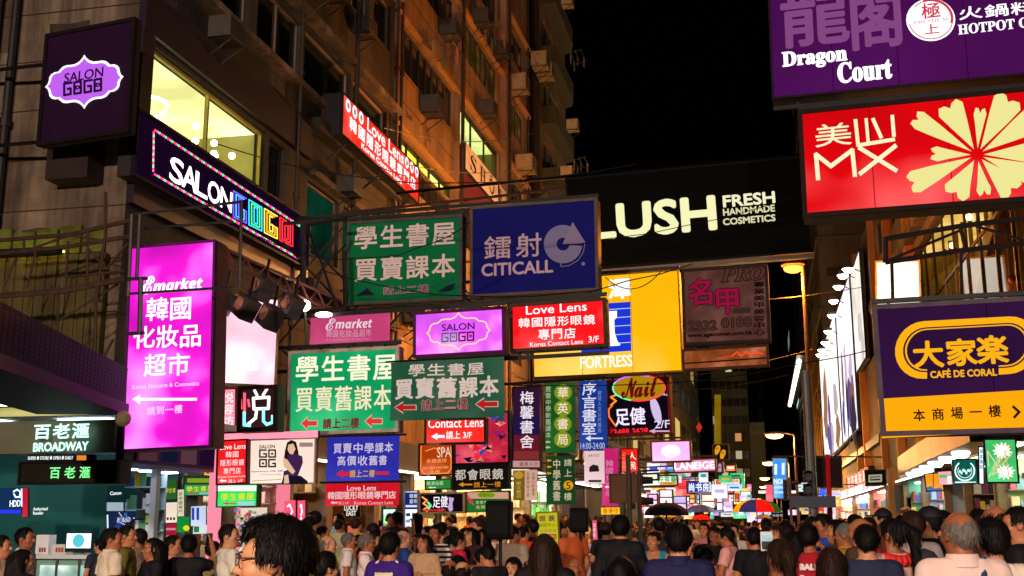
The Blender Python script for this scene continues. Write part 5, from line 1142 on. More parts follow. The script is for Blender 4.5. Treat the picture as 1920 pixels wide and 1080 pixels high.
s = Sign('poster', 'tall white and navy poster panel with rows of pale spectacles', 'poster', [(757, 921), (786, 919), (783, 1014), (760, 1016)], 22.8, '#f4f4ff', 1.15, th=.1, frame='#8898c8', fw=.02)
s.r(759, 923, 785, 955, '#1c2c78', .8).th_('眼鏡', 768, 926, 783, 934, '#f0f4ff', 1.1).th_('超市', 768, 936, 783, 944, '#f0f4ff', 1.1).r(761, 947, 783, 951, '#d8e0ff', 1)
for j in range(4):
    for i in range(2): s.r(762 + i * 11, 962 + j * 12, 770 + i * 11, 968 + j * 12, ['#3a3a48', '#7ab0e8', '#e8a8a8', '#58a0d0'][j], .8)
s.done()
shop('white-lit optician shop with small goods beyond the tall spectacles poster', XL, 32.8, 37.4, -1, 3.0, 3.1, '#e8d8b0', '#fff0d0', 5.5, 6, shelves=5, goods=['#f0e8c8', '#d8c850', '#c87a3a', '#5a8a4a', '#e8e0d8'])
shop('cream-lit open shop with a strip of downlights behind the large loudspeaker', XL, 37.6, 43.6, -1, 4.0, 3.3, '#f0d8a8', '#ffe8b0', 6.0, 7, shelves=2, goods=['#e8d8b8', '#d8b080', '#a87850'])
shop('bright cream shop front behind the yellow spectacles placard', XL, 43.8, 50.0, -1, 4.0, 3.3, '#f8e8c0', '#fff0c8', 6.5, 8, shelves=3, goods=['#e8e0c8', '#b8d090', '#e8a0a0'])
shop('leafy green and white shop front behind the small loudspeaker', XL, 50.3, 57.5, -1, 4.0, 3.5, '#e8f0d8', '#f8ffe8', 6.5, 9, shelves=4, goods=['#68a848', '#b8d888', '#e8f0d8', '#48803a'])
for i, (y0, y1, wl, lt, nm) in enumerate(((58, 66, '#f0d8e8', '#ffe8f8', 'pinkish'), (66.3, 75, '#f8e8c8', '#fff0d0', 'cream'), (75.3, 86, '#e0e8f8', '#f0f4ff', 'bluish white'), (86.3, 98, '#f8d8a8', '#ffe0a8', 'amber'), (98.3, 112, '#f0f0f0', '#ffffff', 'white'), (112.3, 134, '#f8e8d0', '#fff0e0', 'pale'))):
    shop('distant %s shop front on the left side' % nm, XL, y0, y1, -1, 4, 3.6, wl, lt, 7, 20 + i, shelves=3)
for i, (y0, y1, wl, lt, es, nm) in enumerate(((26.3, 31.8, '#c8d8b0', '#f0ffe0', 5, 'pale green-lit corner'), (32.2, 37, '#5a5038', '#fff0c0', 1.2, 'dim olive'), (41, 46.5, '#c8d8e8', '#e8f4ff', 5.5, 'cool white'), (46.8, 52.8, '#78b0a0', '#d8fff0', 3.5, 'teal-tinted'), (53.2, 60, '#e0c8b0', '#ffe8d0', 4, 'peach'),
        (60.5, 70, '#e8a090', '#ffd8d0', 5, 'reddish'), (70.3, 84, '#f0e0d8', '#fff4f0', 6, 'white distant'), (84.5, 104, '#f0d0c0', '#ffe8e0', 6, 'pink-white distant'), (104.5, 140, '#f0d8d0', '#ffe0d8', 6, 'farthest lit'))):
    shop('%s shop front on the right side' % nm, XR, y0, y1, 1, 3.5, 3.3, wl, lt, es, 40 + i, shelves=4, post=df('#8a7458', .6, .3, 2))
# tan pier with a small black poster between right-hand shops
pr = thing('pier', 'rounded tan wall pier with a dark poster between the right-hand shops', 'wall pier', (XR, 54, 0))
mb = MB(); mb.lathe([(1.0, .13), (1.0, 3.95)], (XR + .35, 54, 0), 20); mb.build('wall', df('#a08058', .7, .3, .8), pr)
mb = MB(); mb.box((5.55, 53.05, 2.0), (6.25, 53.12, 3.2)); mb.build('poster', df('#3a2c26', .5), pr)

# ================= corner electronics shop, left =================
Q = thing('electronics_shop', 'corner electronics shop with a teal back wall, white counter and glowing character fascia', 'shop', (-10, 15, 0))
YF = 15.0
def boxpx(mb, x0, y0, x1, y1, Y, dep, mi=0):
    a = PY(x0, y1, Y); b = PY(x1, y0, Y); mb.box((a[0], Y, a[2]), (b[0], Y + dep, b[2]), mi)
mb = MB(); boxpx(mb, -60, 786, 216, 852, YF, .5); mb.build('fascia', df('#6f7058', .45, .3, 1.2), Q)
mb = MB(); boxpx(mb, -60, 760, 216, 783, YF + .35, .15); mb.build('soffit_panel', df('#9a9a70', .6), Q)
mb = MB(); a = PY(-40, 775, YF); b = PY(165, 775, YF); mb.box((a[0], YF - .02, a[2] + .13), (b[0], YF + .3, a[2] + .17)); mb.build('cove_light', em('#fff8c0', 3.5), Q)
mb = MB(); boxpx(mb, 216, 776, 238, 862, YF - .3, .8); mb.build('end_panel', df('#33203a', .5), Q)
mb = MB(); a = PY(-80, 1100, 19.4); mb.quad((a[0] - 3, 19.4, .14), (-10.75, 19.4, .14), (-10.75, 19.4, 3.9), (a[0] - 3, 19.4, 3.9)); mb.build('back_wall', df('#0c5450', .6, .1, 1), Q)
mb = MB(); x0 = -17.5; mb.box((x0, 15.4, 3.3), (-9.6, 19.4, 3.4)); mb.build('ceiling', df('#c8ccc8', .7), Q)
mb = MB()
for k in range(3):
    for j in range(2): mb.cbox((-14.6 + k * 1.9, 16.4 + j * 1.8, 3.27), (.9, .25, .04))
mb.build('ceiling_light', em('#e4fff8', 9), Q)
s = Sign('shop_sign', 'pale cyan lettering sign standing out from the corner shop fascia', 'sign', [(58, 788), (172, 786), (172, 848), (58, 850)], YF - .12, '#6f7058', 0, th=.05, frame=None, fw=0, faces=False)
s.th_('百老滙', 62, 794, 170, 823, '#c8fff4', 1.6, .03).t('BROADWAY', 64, 829, 166, 846, '#c8fff0', 1.5, .05).done()
s = Sign('shop_sign', 'dark hanging box sign with three green characters under the corner shop fascia', 'sign', [(36, 866), (221, 862), (221, 907), (36, 908)], YF - .5, '#2c2822', 0, th=.35, frame='#1c1814', fw=.03)
s.th_('百老滙', 90, 875, 174, 897, '#7af08a', 1.4, .02, gap=.3).done()
s = Sign('shop_sign', 'narrow strip of white figures between the fascia and the hanging box sign', 'sign', [(50, 853), (178, 852), (178, 864), (50, 865)], YF - .1, '#1c1a18', 0, th=.05, frame=None, fw=0)
s.t('SUPER ● STORE ● OPEN ● DAILY', 53, 855, 138, 862, '#e8f0f0', 1.1, .03).r(145, 854, 163, 863, '#e88a30', 1).done()
s = Sign('poster', 'bright blue and white display panel at the far left shop edge', 'poster', [(-30, 916), (41, 914), (41, 964), (-30, 965)], 16.5, '#16305a', .8, th=.1, frame=None, fw=0)
s.line([(26, 922), (33, 918), (39, 922), (38, 932), (30, 932), (27, 926)], 3, '#e0f0ff', 1.5).th_('HDD', 19, 938, 40, 950, '#e8f4ff', 1.5, .02).r(-30, 956, 41, 963, '#2838e0', 1.2).done()
s = Sign('poster', 'slim red upright panel with a blue-white edge at the left shop', 'poster', [(42, 916), (52, 915), (52, 968), (42, 970)], 16.4, '#c01830', .9, th=.05, frame=None, fw=0); s.r(40, 916, 43, 950, '#c8d8ff', 1.4).done()
s = Sign('wall_lettering', 'small white reseller lettering on the teal shop wall', 'sign', [(48, 944), (94, 944), (94, 970), (48, 970)], 19.3, '#0e4a44', 0, th=.02, frame=None, fw=0, faces=False)
s.t('Authorized', 63, 951, 90, 957, '#f0f4f0', 1.1, .03).t('Reseller', 63, 959, 82, 965, '#f0f4f0', 1.1, .03).done()
s = Sign('poster', 'dark camera poster with pale picture squares on the shop wall', 'poster', [(199, 910), (270, 909), (270, 1030), (199, 1030)], 18.2, '#12302e', .6, th=.05, frame=None, fw=0)
s.t('Canon', 207, 921, 228, 928, '#f0f4f8', 1.1, .03).r(201, 942, 232, 958, '#a8b8c8', .9).r(236, 942, 268, 958, '#8898b8', .8).r(204, 962, 262, 1004, '#1c2c5a', .7).line([(204, 1010), (203, 966)], 3, '#d8e8ff', 1.1).t('EOS 5D', 222, 970, 246, 979, '#d8dce8', 1, .03)
rnd = random.Random(6)
for k in range(16): s.line([(rnd.uniform(205, 266), rnd.uniform(955, 1015)) for _ in range(2)], 1.6, rnd.choice(['#6a8ac8', '#d0dcf0', '#3050b0']), .9)
s.done()
# counter with a computer
ct = thing('display_counter', 'white glass-fronted display counter inside the corner electronics shop', 'counter', (-11.5, 15.8, 0))
mb = MB(); a = PY(60, 1040, 15.8); b = PY(188, 1040, 15.8); zt_ = a[2]
mb.box((a[0], 15.8, zt_ - .06), (b[0], 16.5, zt_)); mb.build('top', df('#e0e4e0', .3), ct)
mb = MB(); mb.box((a[0] + .03, 15.9, .14), (b[0] - .03, 16.45, zt_ - .06)); mb.build('body', df('#8ab0a0', .2), ct)
mb = MB()
for k in range(4): xx = a[0] + (b[0] - a[0]) * k / 3; mb.box((xx - .02, 15.87, .14), (xx + .02, 15.9, zt_ - .06))
mb.build('edge_strip', df('#7a7a70', .3, metal=.6), ct)
mb = MB(); mb.quad((a[0] + .1, 15.885, .6), (b[0] - .1, 15.885, .6), (b[0] - .1, 15.885, zt_ - .16), (a[0] + .1, 15.885, zt_ - .16)); mb.build('lit_case', em('#c8f0dc', .75, .5, 2.5), ct)
ds = thing('display_shelf', 'lit shelf unit packed with camera boxes beside the aluminium post', 'shelf', (-10.2, 16.9, 0)); a = PY(228, 1000, 16.9); b = PY(282, 1000, 16.9); rg = random.Random(9)
mb = MB(); 
for k in range(7): mb.box((a[0], 16.9, .4 + k * .36), (b[0], 17.3, .42 + k * .36))
mb.box((a[0], 17.3, .14), (b[0], 17.33, 2.7)); mb.build('shelves', df('#a8c0c0', .4), ds)
mb = MB(); xs_ = a[0]
for k in range(7):
    xs_ = a[0] + .02
    while xs_ < b[0] - .1: w = rg.uniform(.06, .14); mb.box((xs_, 16.95, .421 + k * .36), (xs_ + w * .9, 17.2, .421 + k * .36 + rg.uniform(.14, .3)), rg.randrange(5)); xs_ += w
g = mb.build('goods', [df(c, .5) for c in ('#e8e8e0', '#d8b030', '#3058a0', '#303438', '#68a878')], ds); g['kind'] = 'stuff'
mb = MB(); mb.box((a[0], 16.86, 2.72), (b[0], 16.95, 2.77)); mb.build('tube', em('#e8fff8', 9), ds)
pc = thing('computer', 'desktop computer with a glowing white and teal screen on the counter', 'computer', (0, 0, 0)); c0 = PY(146, 1040, 16.0)
pc.location = (c0[0], 16.0, zt_)
s0 = PY(126, 1000, 16.0); s1 = PY(170, 1028, 16.0)
mb = MB(); mb.box((s0[0] - .02, 16.0, s1[2] - .06), (s1[0] + .02, 16.03, s0[2] + .02)); mb.build('bezel', BLACK, pc)
mb = MB(); mb.quad((s0[0], 15.995, s1[2]), (s1[0], 15.995, s1[2]), (s1[0], 15.995, s0[2]), (s0[0], 15.995, s0[2])); mb.build('screen', em('#e8f8ff', 1.4), pc)
mb = MB(); cxm = (s0[0] + s1[0]) / 2; czm = (s0[2] + s1[2]) / 2; mb.add([(cxm + .1 * math.cos(t), 15.99, czm + .1 * math.sin(t)) for t in np.linspace(0, 6.28, 24)], [tuple(range(24))]); mb.build('screen_disc', em('#58c8d8', 1.1), pc)
mb = MB(); mb.cbox((c0[0], 16.1, zt_ + .01), (.2, .18, .02)); mb.cbox((c0[0], 16.12, (zt_ + s1[2]) / 2), (.08, .02, s1[2] - zt_)); mb.build('stand', df('#b0b4b4', .3, metal=.7), pc)
for nm, x0, x1, y0, col, lab in (('box', 96, 124, 1021, '#d8d0c8', 'white product box with coloured squares on the counter'), ('box', 66, 92, 1003, '#f0f0f0', 'tall white box leaning on the counter')):
    a = PY(x0, 1035, 16.1); b = PY(x1, y0, 16.1); mb = MB(); mb.box((a[0], 16.1, zt_), (b[0], 16.3, b[2])); 
    for k in range(3): mb.box((a[0] + (b[0] - a[0]) * (.3 + .2 * k), 16.094, zt_ + .03), (a[0] + (b[0] - a[0]) * (.44 + .2 * k), 16.0999, zt_ + .1), 1)
    tag(mb.build(nm, [df(col, .5), df('#a83a30', .5)], None), lab, 'box')
# aluminium post, soffit lit blue, stickered glass
col = thing('shop_post', 'white aluminium corner post of the electronics shop under the blue-lit soffit', 'post', (-9.6, 16, 0))
a = PY(283, 900, 16.0); b = PY(294, 900, 16.0)
mb = MB(); mb.box((a[0], 16.0, .14), (b[0], 16.12, 3.0)); mb.build('shaft', df('#c8d4d8', .35), col)
for k, (y0, y1, c) in enumerate(((925, 945, '#e8ece8'), (950, 962, '#e0e4e8'), (966, 980, '#a0c83a'), (984, 996, '#d8e8e0'))):
    a = PY(271, y1, 16.0); b = PY(279, y0, 16.0); mb = MB(); mb.box((a[0], 16.02, a[2]), (b[0], 16.03, b[2])); mb.build('sticker', df(c, .5), col)
so = thing('soffit', 'blue-lit soffit with round downlights over the corner shop entrance', 'canopy', (-9.5, 17, 3))
q = [PX(163, 857, -9.0), PX(397, 887, -9.0)]
mb = MB(); z0, z1 = 2.42, 2.9
mb.box((-9.2, 14.9, z0 + .08), (-9.05, 17.5, z0 + .46)); mb.build('fascia', df('#4a3078', .5, .2, 1), so)
mb = MB(); mb.box((-10.6, 14.9, z0 + .04), (-9.05, 17.5, z0 + .078)); mb.build('underside', df('#8090e8', .5), so)  # blue light put into the base colour of the underside
for k in range(4):
    mb = MB(); mb.lathe([(.15, .05), (.16, 0), (0, -.01)], (-9.7, 15.3 + k * .62, z0 + .02), 14); mb.build('downlight', em('#e0e8ff', 10), so)
s = Sign('poster', 'row of dark mauve posters along the purple soffit fascia', 'poster', None, 0, '#4a2444', .35, th=.03, frame=None, fw=0, plane=(np.array([-9.0, 16.2, z0 + .27]), np.array([0, 1., 0]), np.array([0, 0, 1.]), 2.4, .32), var=.2)
for k, c in enumerate(('#7a4a5a', '#20284a', '#8a5a68', '#3a1440')):
    mb, y = s.bag(c, .35, 'picture'); mb.quad((-1.15 + k * .6, y, -.14), (-.65 + k * .6, y, -.14), (-.65 + k * .6, y, .14), (-1.15 + k * .6, y, .14))
s.done()
# purple tiled canopy in front
pa, pb = PY(-40, 700, 9.1), PY(237, 735, 14.2)
za, zb = PY(237, 690, 14.2)[2], PY(237, 778, 14.2)[2]
o_ = np.array([(pa[0] + pb[0]) / 2, (pa[1] + pb[1]) / 2, (za + zb) / 2]); ax_ = np.array([pb[0] - pa[0], pb[1] - pa[1], 0]); w_ = np.linalg.norm(ax_); ax_ /= w_; az_ = np.array([0, 0, 1.]); h_ = za - zb
y_ = np.cross(az_, ax_)
pc_ = thing('canopy', 'long purple tiled canopy edge with a pink lit rim over the corner shop', 'canopy')
pc_.matrix_world = Matrix(((ax_[0], y_[0], az_[0], o_[0]), (ax_[1], y_[1], az_[1], o_[1]), (ax_[2], y_[2], az_[2], o_[2]), (0, 0, 0, 1)))
mb = MB(); nx = int(w_ / .16); nz = 10
for i in range(nx):
    for j in range(nz): mb.box((-w_ / 2 + w_ * i / nx, 0, -h_ / 2 + .16 + (h_ - .16) * j / nz), (-w_ / 2 + w_ * (i + .93) / nx, .04, -h_ / 2 + .16 + (h_ - .16) * (j + .92) / nz))
mb.build('tiles', df('#160a1e', .65, .3, 2, spec=.12), pc_, True)
mb = MB(); mb.box((-w_ / 2, .045, -h_ / 2), (w_ / 2, 1.2, h_ / 2 - .02)); mb.build('body', df('#241430', .6), pc_, True)
mb = MB(); mb.box((-w_ / 2, -.05, -h_ / 2), (w_ / 2, .04, -h_ / 2 + .15)); mb.build('rim', df('#5a2858', .6, spec=.15), pc_, True)
mb = MB(); mb.ball((w_ / 2 - .55, -.12, -h_ / 2 - .1), .11, 12); mb.build('dome_camera', df('#c0a878', .4), pc_, True)

# posters and stand between the shop post and the bookshop
for q, Y, c, lab, its in (([(311, 942), (332, 942), (332, 980), (311, 980)], 17.2, '#f4e0cc', 'cream paper poster with small dark squares at the bookshop edge', lambda s: [s.r(313 + k * 6, 970, 317 + k * 6, 975, '#5a2a2a', .5) for k in range(3)]),
        ([(311, 982), (331, 982), (331, 1060), (311, 1060)], 17.2, '#a81838', 'dark red panel with pale bands below the cream poster', lambda s: [s.r(312, 990 + k * 14, 330, 994 + k * 14, '#e8a0a8', .7) for k in range(2)]),
        ([(332, 970), (355, 969), (355, 998), (332, 998)], 17.0, '#0e8a38', 'green placard with a yellow disc at the bookshop', lambda s: s.e(350, 990, 6, 5, '#f0d820', 1)),
        ([(333, 918), (345, 918), (345, 968), (333, 968)], 17.1, '#d8d0b0', 'narrow pale upright strip with dark characters beside the bookshop', lambda s: s.tv('參考書專門', 335, 922, 343, 964, '#3a2a5a', .4)),
        ([(310, 900), (331, 899), (331, 936), (310, 936)], 18.0, '#2a5a2a', 'dim green and yellow lightbox behind the upright strip', lambda s: s.th_('學生書', 311, 915, 330, 924, '#e0e020', 1)),
        ([(358, 950), (386, 948), (386, 985), (358, 986)], 19.0, '#c8d8f0', 'pale blue rack of booklets in the bookshop', lambda s: [s.r(360 + 9 * k, 952, 365 + 9 * k, 975, '#3048c0', .8) for k in range(2)]),
        ([(362, 985), (392, 984), (392, 1000), (362, 1001)], 18.8, '#d8e4e8', 'white and green price cards on the bookshop rack', lambda s: s.r(364, 987, 374, 998, '#288a50', .8))):
    s = Sign('poster', lab, 'poster', q, Y, c, .85, th=.04, frame=None, fw=0); its(s); s.done()
pl = thing('lit_pillar', 'tall pink glowing pillar at the edge of the bookshop', 'pillar', (-9.6, 18.4, 0)); a = PY(392, 1000, 18.4); b = PY(398, 1000, 18.4)
mb = MB(); mb.box((a[0] - .05, 18.4, .14), (b[0] + .05, 18.6, 3.0)); mb.build('glow_panel', em('#ff90a8', 1.0), pl)
mb = MB(); mb.box((a[0] - .08, 18.38, 3.0), (b[0] + .08, 18.62, 3.06)); mb.build('cap', DARKSTEEL, pl)
for i, (x0, x1, lab) in enumerate(((533, 554, 'pink glowing panel with white flashes left of its twin'), (558, 572, 'narrow pink glowing panel with white flashes right of its twin'))):
    s = Sign('upright_lightbox', lab, 'lightbox', [(x0, 939), (x1, 938), (x1, 1010), (x0, 1012)], 21.2, '#ff5070', 1.1, th=.15, frame=None, fw=0, var=.2, group='pink light panels')
    for k in range(2): s.line([(x0 + 6, 950 + 24 * k), ((x0 + x1) / 2, 946 + 24 * k), (x1 - 5, 960 + 24 * k), ((x0 + x1) / 2, 966 + 24 * k)], 3, '#ffe8f0', 1.5)
    s.done()
s = Sign('wall_poster', 'board crowded with small colourful packets behind the man in a cream tee', 'poster', [(396, 953), (500, 952), (500, 1040), (396, 1040)], 21.5, '#f0dcc8', .8, th=.05, frame=None, fw=0)
rnd = random.Random(12)
for k in range(150):
    x, y = rnd.uniform(397, 492), rnd.uniform(953, 1032); s.r(x, y, x + rnd.uniform(3, 9), y + rnd.uniform(3, 8), rnd.choice(['#d86a6a', '#6a8ab8', '#f4f0e8', '#b89060', '#c83a4a', '#3a4a8a', '#78a878', '#d8b040', '#f0b8a0', '#3a3a40']), rnd.uniform(.6, 1))
s.done()

# ================= steel gantries and bars =================
def gantry(name, label, parts, mat, r=.03):
    g = thing(name, label, 'gantry', (0, 0, 0)); p0 = parts[0][1][0]; g.location = tuple(float(q) for q in p0)
    for nm, pts, rr in parts:
        mb = MB(); mb.path([tuple(p) for p in pts], rr); mb.build(nm, mat, g)
    return g
def pl_(pts, Y): return [PY(x, y, Y) for x, y in pts]
L1 = [('rail', pl_([(-20, 452), (130, 440), (246, 413)], 15.2), .035), ('rail', pl_([(-20, 478), (130, 462), (250, 442)], 15.2), .035), ('rail', pl_([(-10, 555), (120, 545), (236, 522)], 15.2), .05)]
L1 += [('brace', pl_([(45, 447), (45, 472)], 15.2), .02), ('brace', pl_([(55, 468), (130, 441), (200, 452)], 15.2), .02), ('post', pl_([(165, 434), (163, 540)], 15.2), .022), ('post', pl_([(128, 452), (124, 520), (235, 508)], 15.2), .022), ('brace', pl_([(165, 465), (200, 505), (240, 455)], 15.2), .02), ('post', pl_([(198, 360), (198, 440), (180, 560), (178, 660)], 15.2), .025)]
L1 += [('brace', pl_([(60, 630), (120, 595), (222, 532)], 15.3), .02), ('brace', pl_([(110, 535), (108, 630)], 15.25), .02), ('post', pl_([(30, 485), (8, 535)], 15.1), .02), ('post', pl_([(68, 470), (50, 540)], 15.1), .018), ('post', pl_([(212, 636), (196, 668)], 15.1), .02)]
gantry('steel_gantry', 'rusty steel lattice gantry with tilted rods on the side wall left of the magenta lightbox', L1, RUST)
L2 = [('post', pl_([(247, 402), (240, 556)], 14.2), .03), ('post', pl_([(262, 402), (256, 524)], 14.2), .025), ('arm', pl_([(240, 523), (276, 522)], 14.15), .028), ('arm', pl_([(236, 626), (270, 624)], 14.15), .028), ('post', pl_([(264, 522), (262, 626)], 14.15), .035), ('rail', pl_([(238, 551), (440, 538)], 14.2), .02), ('rail', pl_([(252, 402), (455, 378)], 14.6), .022), ('post', pl_([(453, 378), (449, 540)], 14.6), .025), ('rail', pl_([(252, 430), (436, 415)], 14.7), .02)]
gantry('steel_gantry', 'grey steel bar frame crossing the front of the magenta lightbox', L2, STEEL)
L3 = [('post', pl_([(568, 420), (568, 585)], 20.4), .06), ('post', pl_([(646, 470), (648, 578)], 21.5), .05), ('rail', pl_([(570, 422), (650, 410)], 21), .04), ('brace', pl_([(578, 428), (606, 500), (632, 580)], 21), .03), ('brace', pl_([(634, 424), (606, 500), (586, 560)], 21), .03), ('rail', pl_([(570, 585), (650, 577)], 21), .04)]
gantry('steel_gantry', 'dark cross-braced steel frame left of the unlit green sign', L3, DARKSTEEL)
L4 = [('rail', pl_([(1660, 448), (1800, 424), (1930, 408)], 19), .045), ('rail', pl_([(1660, 492), (1800, 470), (1930, 455)], 19), .045), ('post', pl_([(1660, 445), (1660, 492)], 19), .05), ('brace', pl_([(1662, 490), (1800, 432)], 19), .025), ('brace', pl_([(1800, 425), (1812, 472)], 19), .035), ('brace', pl_([(1830, 424), (1925, 452)], 19), .025), ('post', pl_([(1672, 492), (1674, 565)], 18.2), .03), ('post', pl_([(1801, 472), (1803, 556)], 18.2), .03)]
gantry('steel_gantry', 'dark steel lattice gantry above the purple and yellow restaurant lightbox', L4, df('#2c2024', .6, .3, 3, .3))
L5 = [('rail', pl_([(640, 400), (900, 372), (1060, 352)], 24.5), .035), ('rail', pl_([(700, 410), (880, 392)], 24.5), .025), ('brace', pl_([(960, 378), (985, 355), (1000, 378), (1030, 352)], 24.5), .025), ('post', pl_([(935, 340), (936, 385)], 24.5), .02)]
gantry('steel_gantry', 'thin red-lit steel rails above the green and navy signs', L5, RUST)
# overhead wires
for i, (a, b, Y0_, Y1_, lab) in enumerate((((720, 240), (1000, 250), 26, 40, 'thin sagging cable across the tan block, upper of three'), ((745, 305), (1010, 306), 26, 44, 'thin sagging cable across the tan block, middle of three'), ((500, 150), (760, 330), 22, 26, 'thin cable running down the corner building toward the red facade sign'), ((580, 240), (700, 380), 24, 27, 'short dark cable under the red facade sign'), ((1135, 520), (1240, 508), 25.5, 25.6, 'short drooping wire across the yellow lightbox'))):
    p, q = PY(*a, Y0_), PY(*b, Y1_); mb = MB(); pts = []
    for t in np.linspace(0, 1, 13): k = p + (q - p) * t; k[2] -= .35 * 4 * t * (1 - t); pts.append(tuple(k))
    mb.path(pts, .012, 5); tag(mb.build('cable', BLACK), lab, 'cable')
rc = random.Random(31)
for i in range(16):
    Y = rc.uniform(18, 40); xa = rc.uniform(-10.2, -7); xb = rc.uniform(-5.5, 3.5); za = rc.uniform(4.5, 10.5); zb = za + rc.uniform(-1.2, 1.2); mb = MB(); pts = []
    for t in np.linspace(0, 1, 13): pts.append((xa + (xb - xa) * t, Y + rc.uniform(.2, .4) * t, za + (zb - za) * t - rc.uniform(.55, .6) * 4 * t * (1 - t)))
    mb.path(pts, .011, 5); tag(mb.build('cable', BLACK), 'thin sagging cable strung among the hanging signs over the street', 'cable', 'cables among the hanging signs')
# spotlights on a rail over the blown-out white board
rl = thing('lighting_rail', 'pink painted lattice rail carrying spotlights above the white board', 'rail', (0, 0, 0))
A0, A1 = PY(405, 488, 18.0), PY(640, 590, 21.5)
mb = MB(); d = A1 - A0
for dz in (0, .28): mb.tube(A0 + [0, 0, dz], A1 + [0, 0, dz], .03)
n = 14
for k in range(n): 
    p = A0 + d * k / n; q = A0 + d * (k + 1) / n; mb.tube(p + [0, 0, .28 * (k % 2)], q + [0, 0, .28 * ((k + 1) % 2)], .018)
mb.build('lattice', df('#7a4048', .5, .3, 3), rl)
def spot(px, py, Y, lab, out=True, s_=1.0):
    p = PY(px, py, Y); o = thing('spotlight', lab, 'spotlight', tuple(p), 'spotlights over the white board')
    mb = MB(); M = Matrix.Translation(Vector(p)) @ Matrix.Rotation(R(55), 4, 'Z') @ Matrix.Rotation(R(30), 4, 'X') @ Matrix.Rotation(R(12), 4, 'Y')
    mb.box((-.16 * s_, -.2, -.24 * s_), (.16 * s_, .2, .2 * s_), 0, M); mb.build('housing', df('#4a4040', .5, .2, 3), o)
    mb = MB(); mb.box((-.17 * s_, -.05, -.1), (-.162 * s_, .16, .12), 0, M); mb.lathe([(.13 * s_, 0), (.11 * s_, .04), (0, .045)], (0, 0, 0), 12, 0, M @ Matrix.Translation((-.16, 0, 0)) @ Matrix.Rotation(R(-90), 4, 'Y')); mb.build('side_cap', df('#c07a68', .5), o)
    mb = MB(); mb.box((-.13 * s_, -.14, -.25 * s_), (.13 * s_, .14, -.243 * s_), 0, M); mb.build('lens', em('#fff6f0', 14), o)
    mb = MB(); mb.path([tuple(p + [0, .1, .2]), tuple(p + [0, .25, .6])], .025); mb.build('arm', DARKSTEEL, o)
for k, (px, py, Y) in enumerate(((418, 562, 18.2), (462, 575, 18.2), (508, 593, 18.4), (492, 540, 18.8), (548, 572, 19.4))):
    spot(px, py, Y, 'black spotlight over the white board, ' + ('leftmost', 'second lowest', 'lowest right', 'upper middle', 'upper right')[k] + ' of the cluster', s_=.9)
bl = thing('wall_lamp', 'bright white and yellow bulkhead lamp beside the pink cloth banner', 'lamp', tuple(PY(572, 573, 20.2)))
mb = MB(); mb.ball(PY(572, 573, 20.2), .11, 12); mb.build('bulb', em('#fff4c0', 16), bl); mb = MB(); mb.tube(PY(572, 573, 20.3), PY(574, 660, 20.3), .025); mb.build('post', STEEL, bl)
bl = thing('wall_lamp', 'small white strip lamp just above the pink cloth banner', 'lamp', tuple(PY(608, 590, 20.6)))
mb = MB(); mb.ball(PY(607, 590, 20.4), .12, 12, 0, (1.5, 1, .45)); mb.build('bulb', em('#fff0f0', 10), bl); mb = MB(); mb.tube(PY(607, 590, 20.4), PY(640, 586, 21), .02); mb.build('arm', STEEL, bl)

# ================= street lamps =================
def street_lamp(label, base, h, armx, col, es, W_, hx=.5, head=(.62, .34, .2), group='street lamps'):
    o = thing('street_lamp', label, 'street lamp', tuple(base), group)
    b = np.array(base, float); t = b + [0, 0, h]; hd = t + [armx, 0, .05]
    mb = MB(); mb.tube(b, b + [0, 0, 1.2], .12, .11, 10); mb.tube(b + [0, 0, 1.2], t, .09, .055, 10); mb.build('pole', df('#6a5848', .45, .3, 2, .5), o)
    mb = MB(); mb.path([tuple(t), tuple(t + [armx * .4, 0, .12]), tuple(hd)], .04, 8); mb.build('arm', df('#6a5848', .45, .3, 2, .5), o)
    mb = MB(); mb.ball(hd + [0, 0, .05], 1, 12, 0, (head[0], head[1], .12)); mb.build('housing', df('#5a3a28', .5), o)
    mb = MB(); mb.ball(hd + [0, 0, -.05], 1, 14, 0, (head[0] * .8, head[1] * .85, head[2])); mb.build('bowl', em(col, es), o)
    L = bpy.data.lights.new('lamp_glow', 'POINT'); L.color = lin(col)[:3]; L.energy = W_; L.shadow_soft_size = .3
    lo = bpy.data.objects.new('lamp_glow', L); SC.collection.objects.link(lo); lo.parent = o; lo.location = Vector(hd + [0, 0, -.45]) - o.location
    return o
hd = PY(1487, 499, 34); bx = PY(1516, 700, 34)[0]
SOD = '#ff8a28'
street_lamp('tall street lamp glowing deep orange under the black sign', (bx, 34, .13), hd[2] - .2, hd[0] - bx, SOD, 9, 5000, head=(.36, .3, .14))
hd = PY(1452, 814, 66); bx = PY(1491, 850, 66)[0]
street_lamp('distant grey street lamp with a warm white head near the bright blue sign', (bx, 66, .13), hd[2] - .2, hd[0] - bx, '#ffc070', 12, 2200)
for (px, py, Y, lab) in ((1441, 867, 95, 'small far street lamp, highest of the three distant lights'), (1434, 896, 125, 'small far street lamp, middle of the three distant lights'), (1432, 912, 150, 'small far street lamp, lowest of the three distant lights')):
    hd = PY(px, py, Y); street_lamp(lab, (hd[0] + 1.6, Y, .13), hd[2] - .2, -1.6, '#ffc070', 14, 9000)
street_lamp('street lamp standing behind the viewer on the right pavement', (4.4, -20, .13), 9.5, -1.5, '#ffe8dc', 9, 15000)  # added out of view to light signs that face the camera
street_lamp('street lamp standing behind the viewer on the left pavement', (-7.2, -16, .13), 9.5, 1.5, '#ffe4d0', 9, 22000)  # second unseen lamp, added to brighten signs and side wall
street_lamp('left pavement street lamp, nearer of two hidden behind the navy sign', (-7.9, 27, .13), 7.9, 1.4, '#ffb878', 9, 450)  # lamp added behind the signs to brighten the left facades
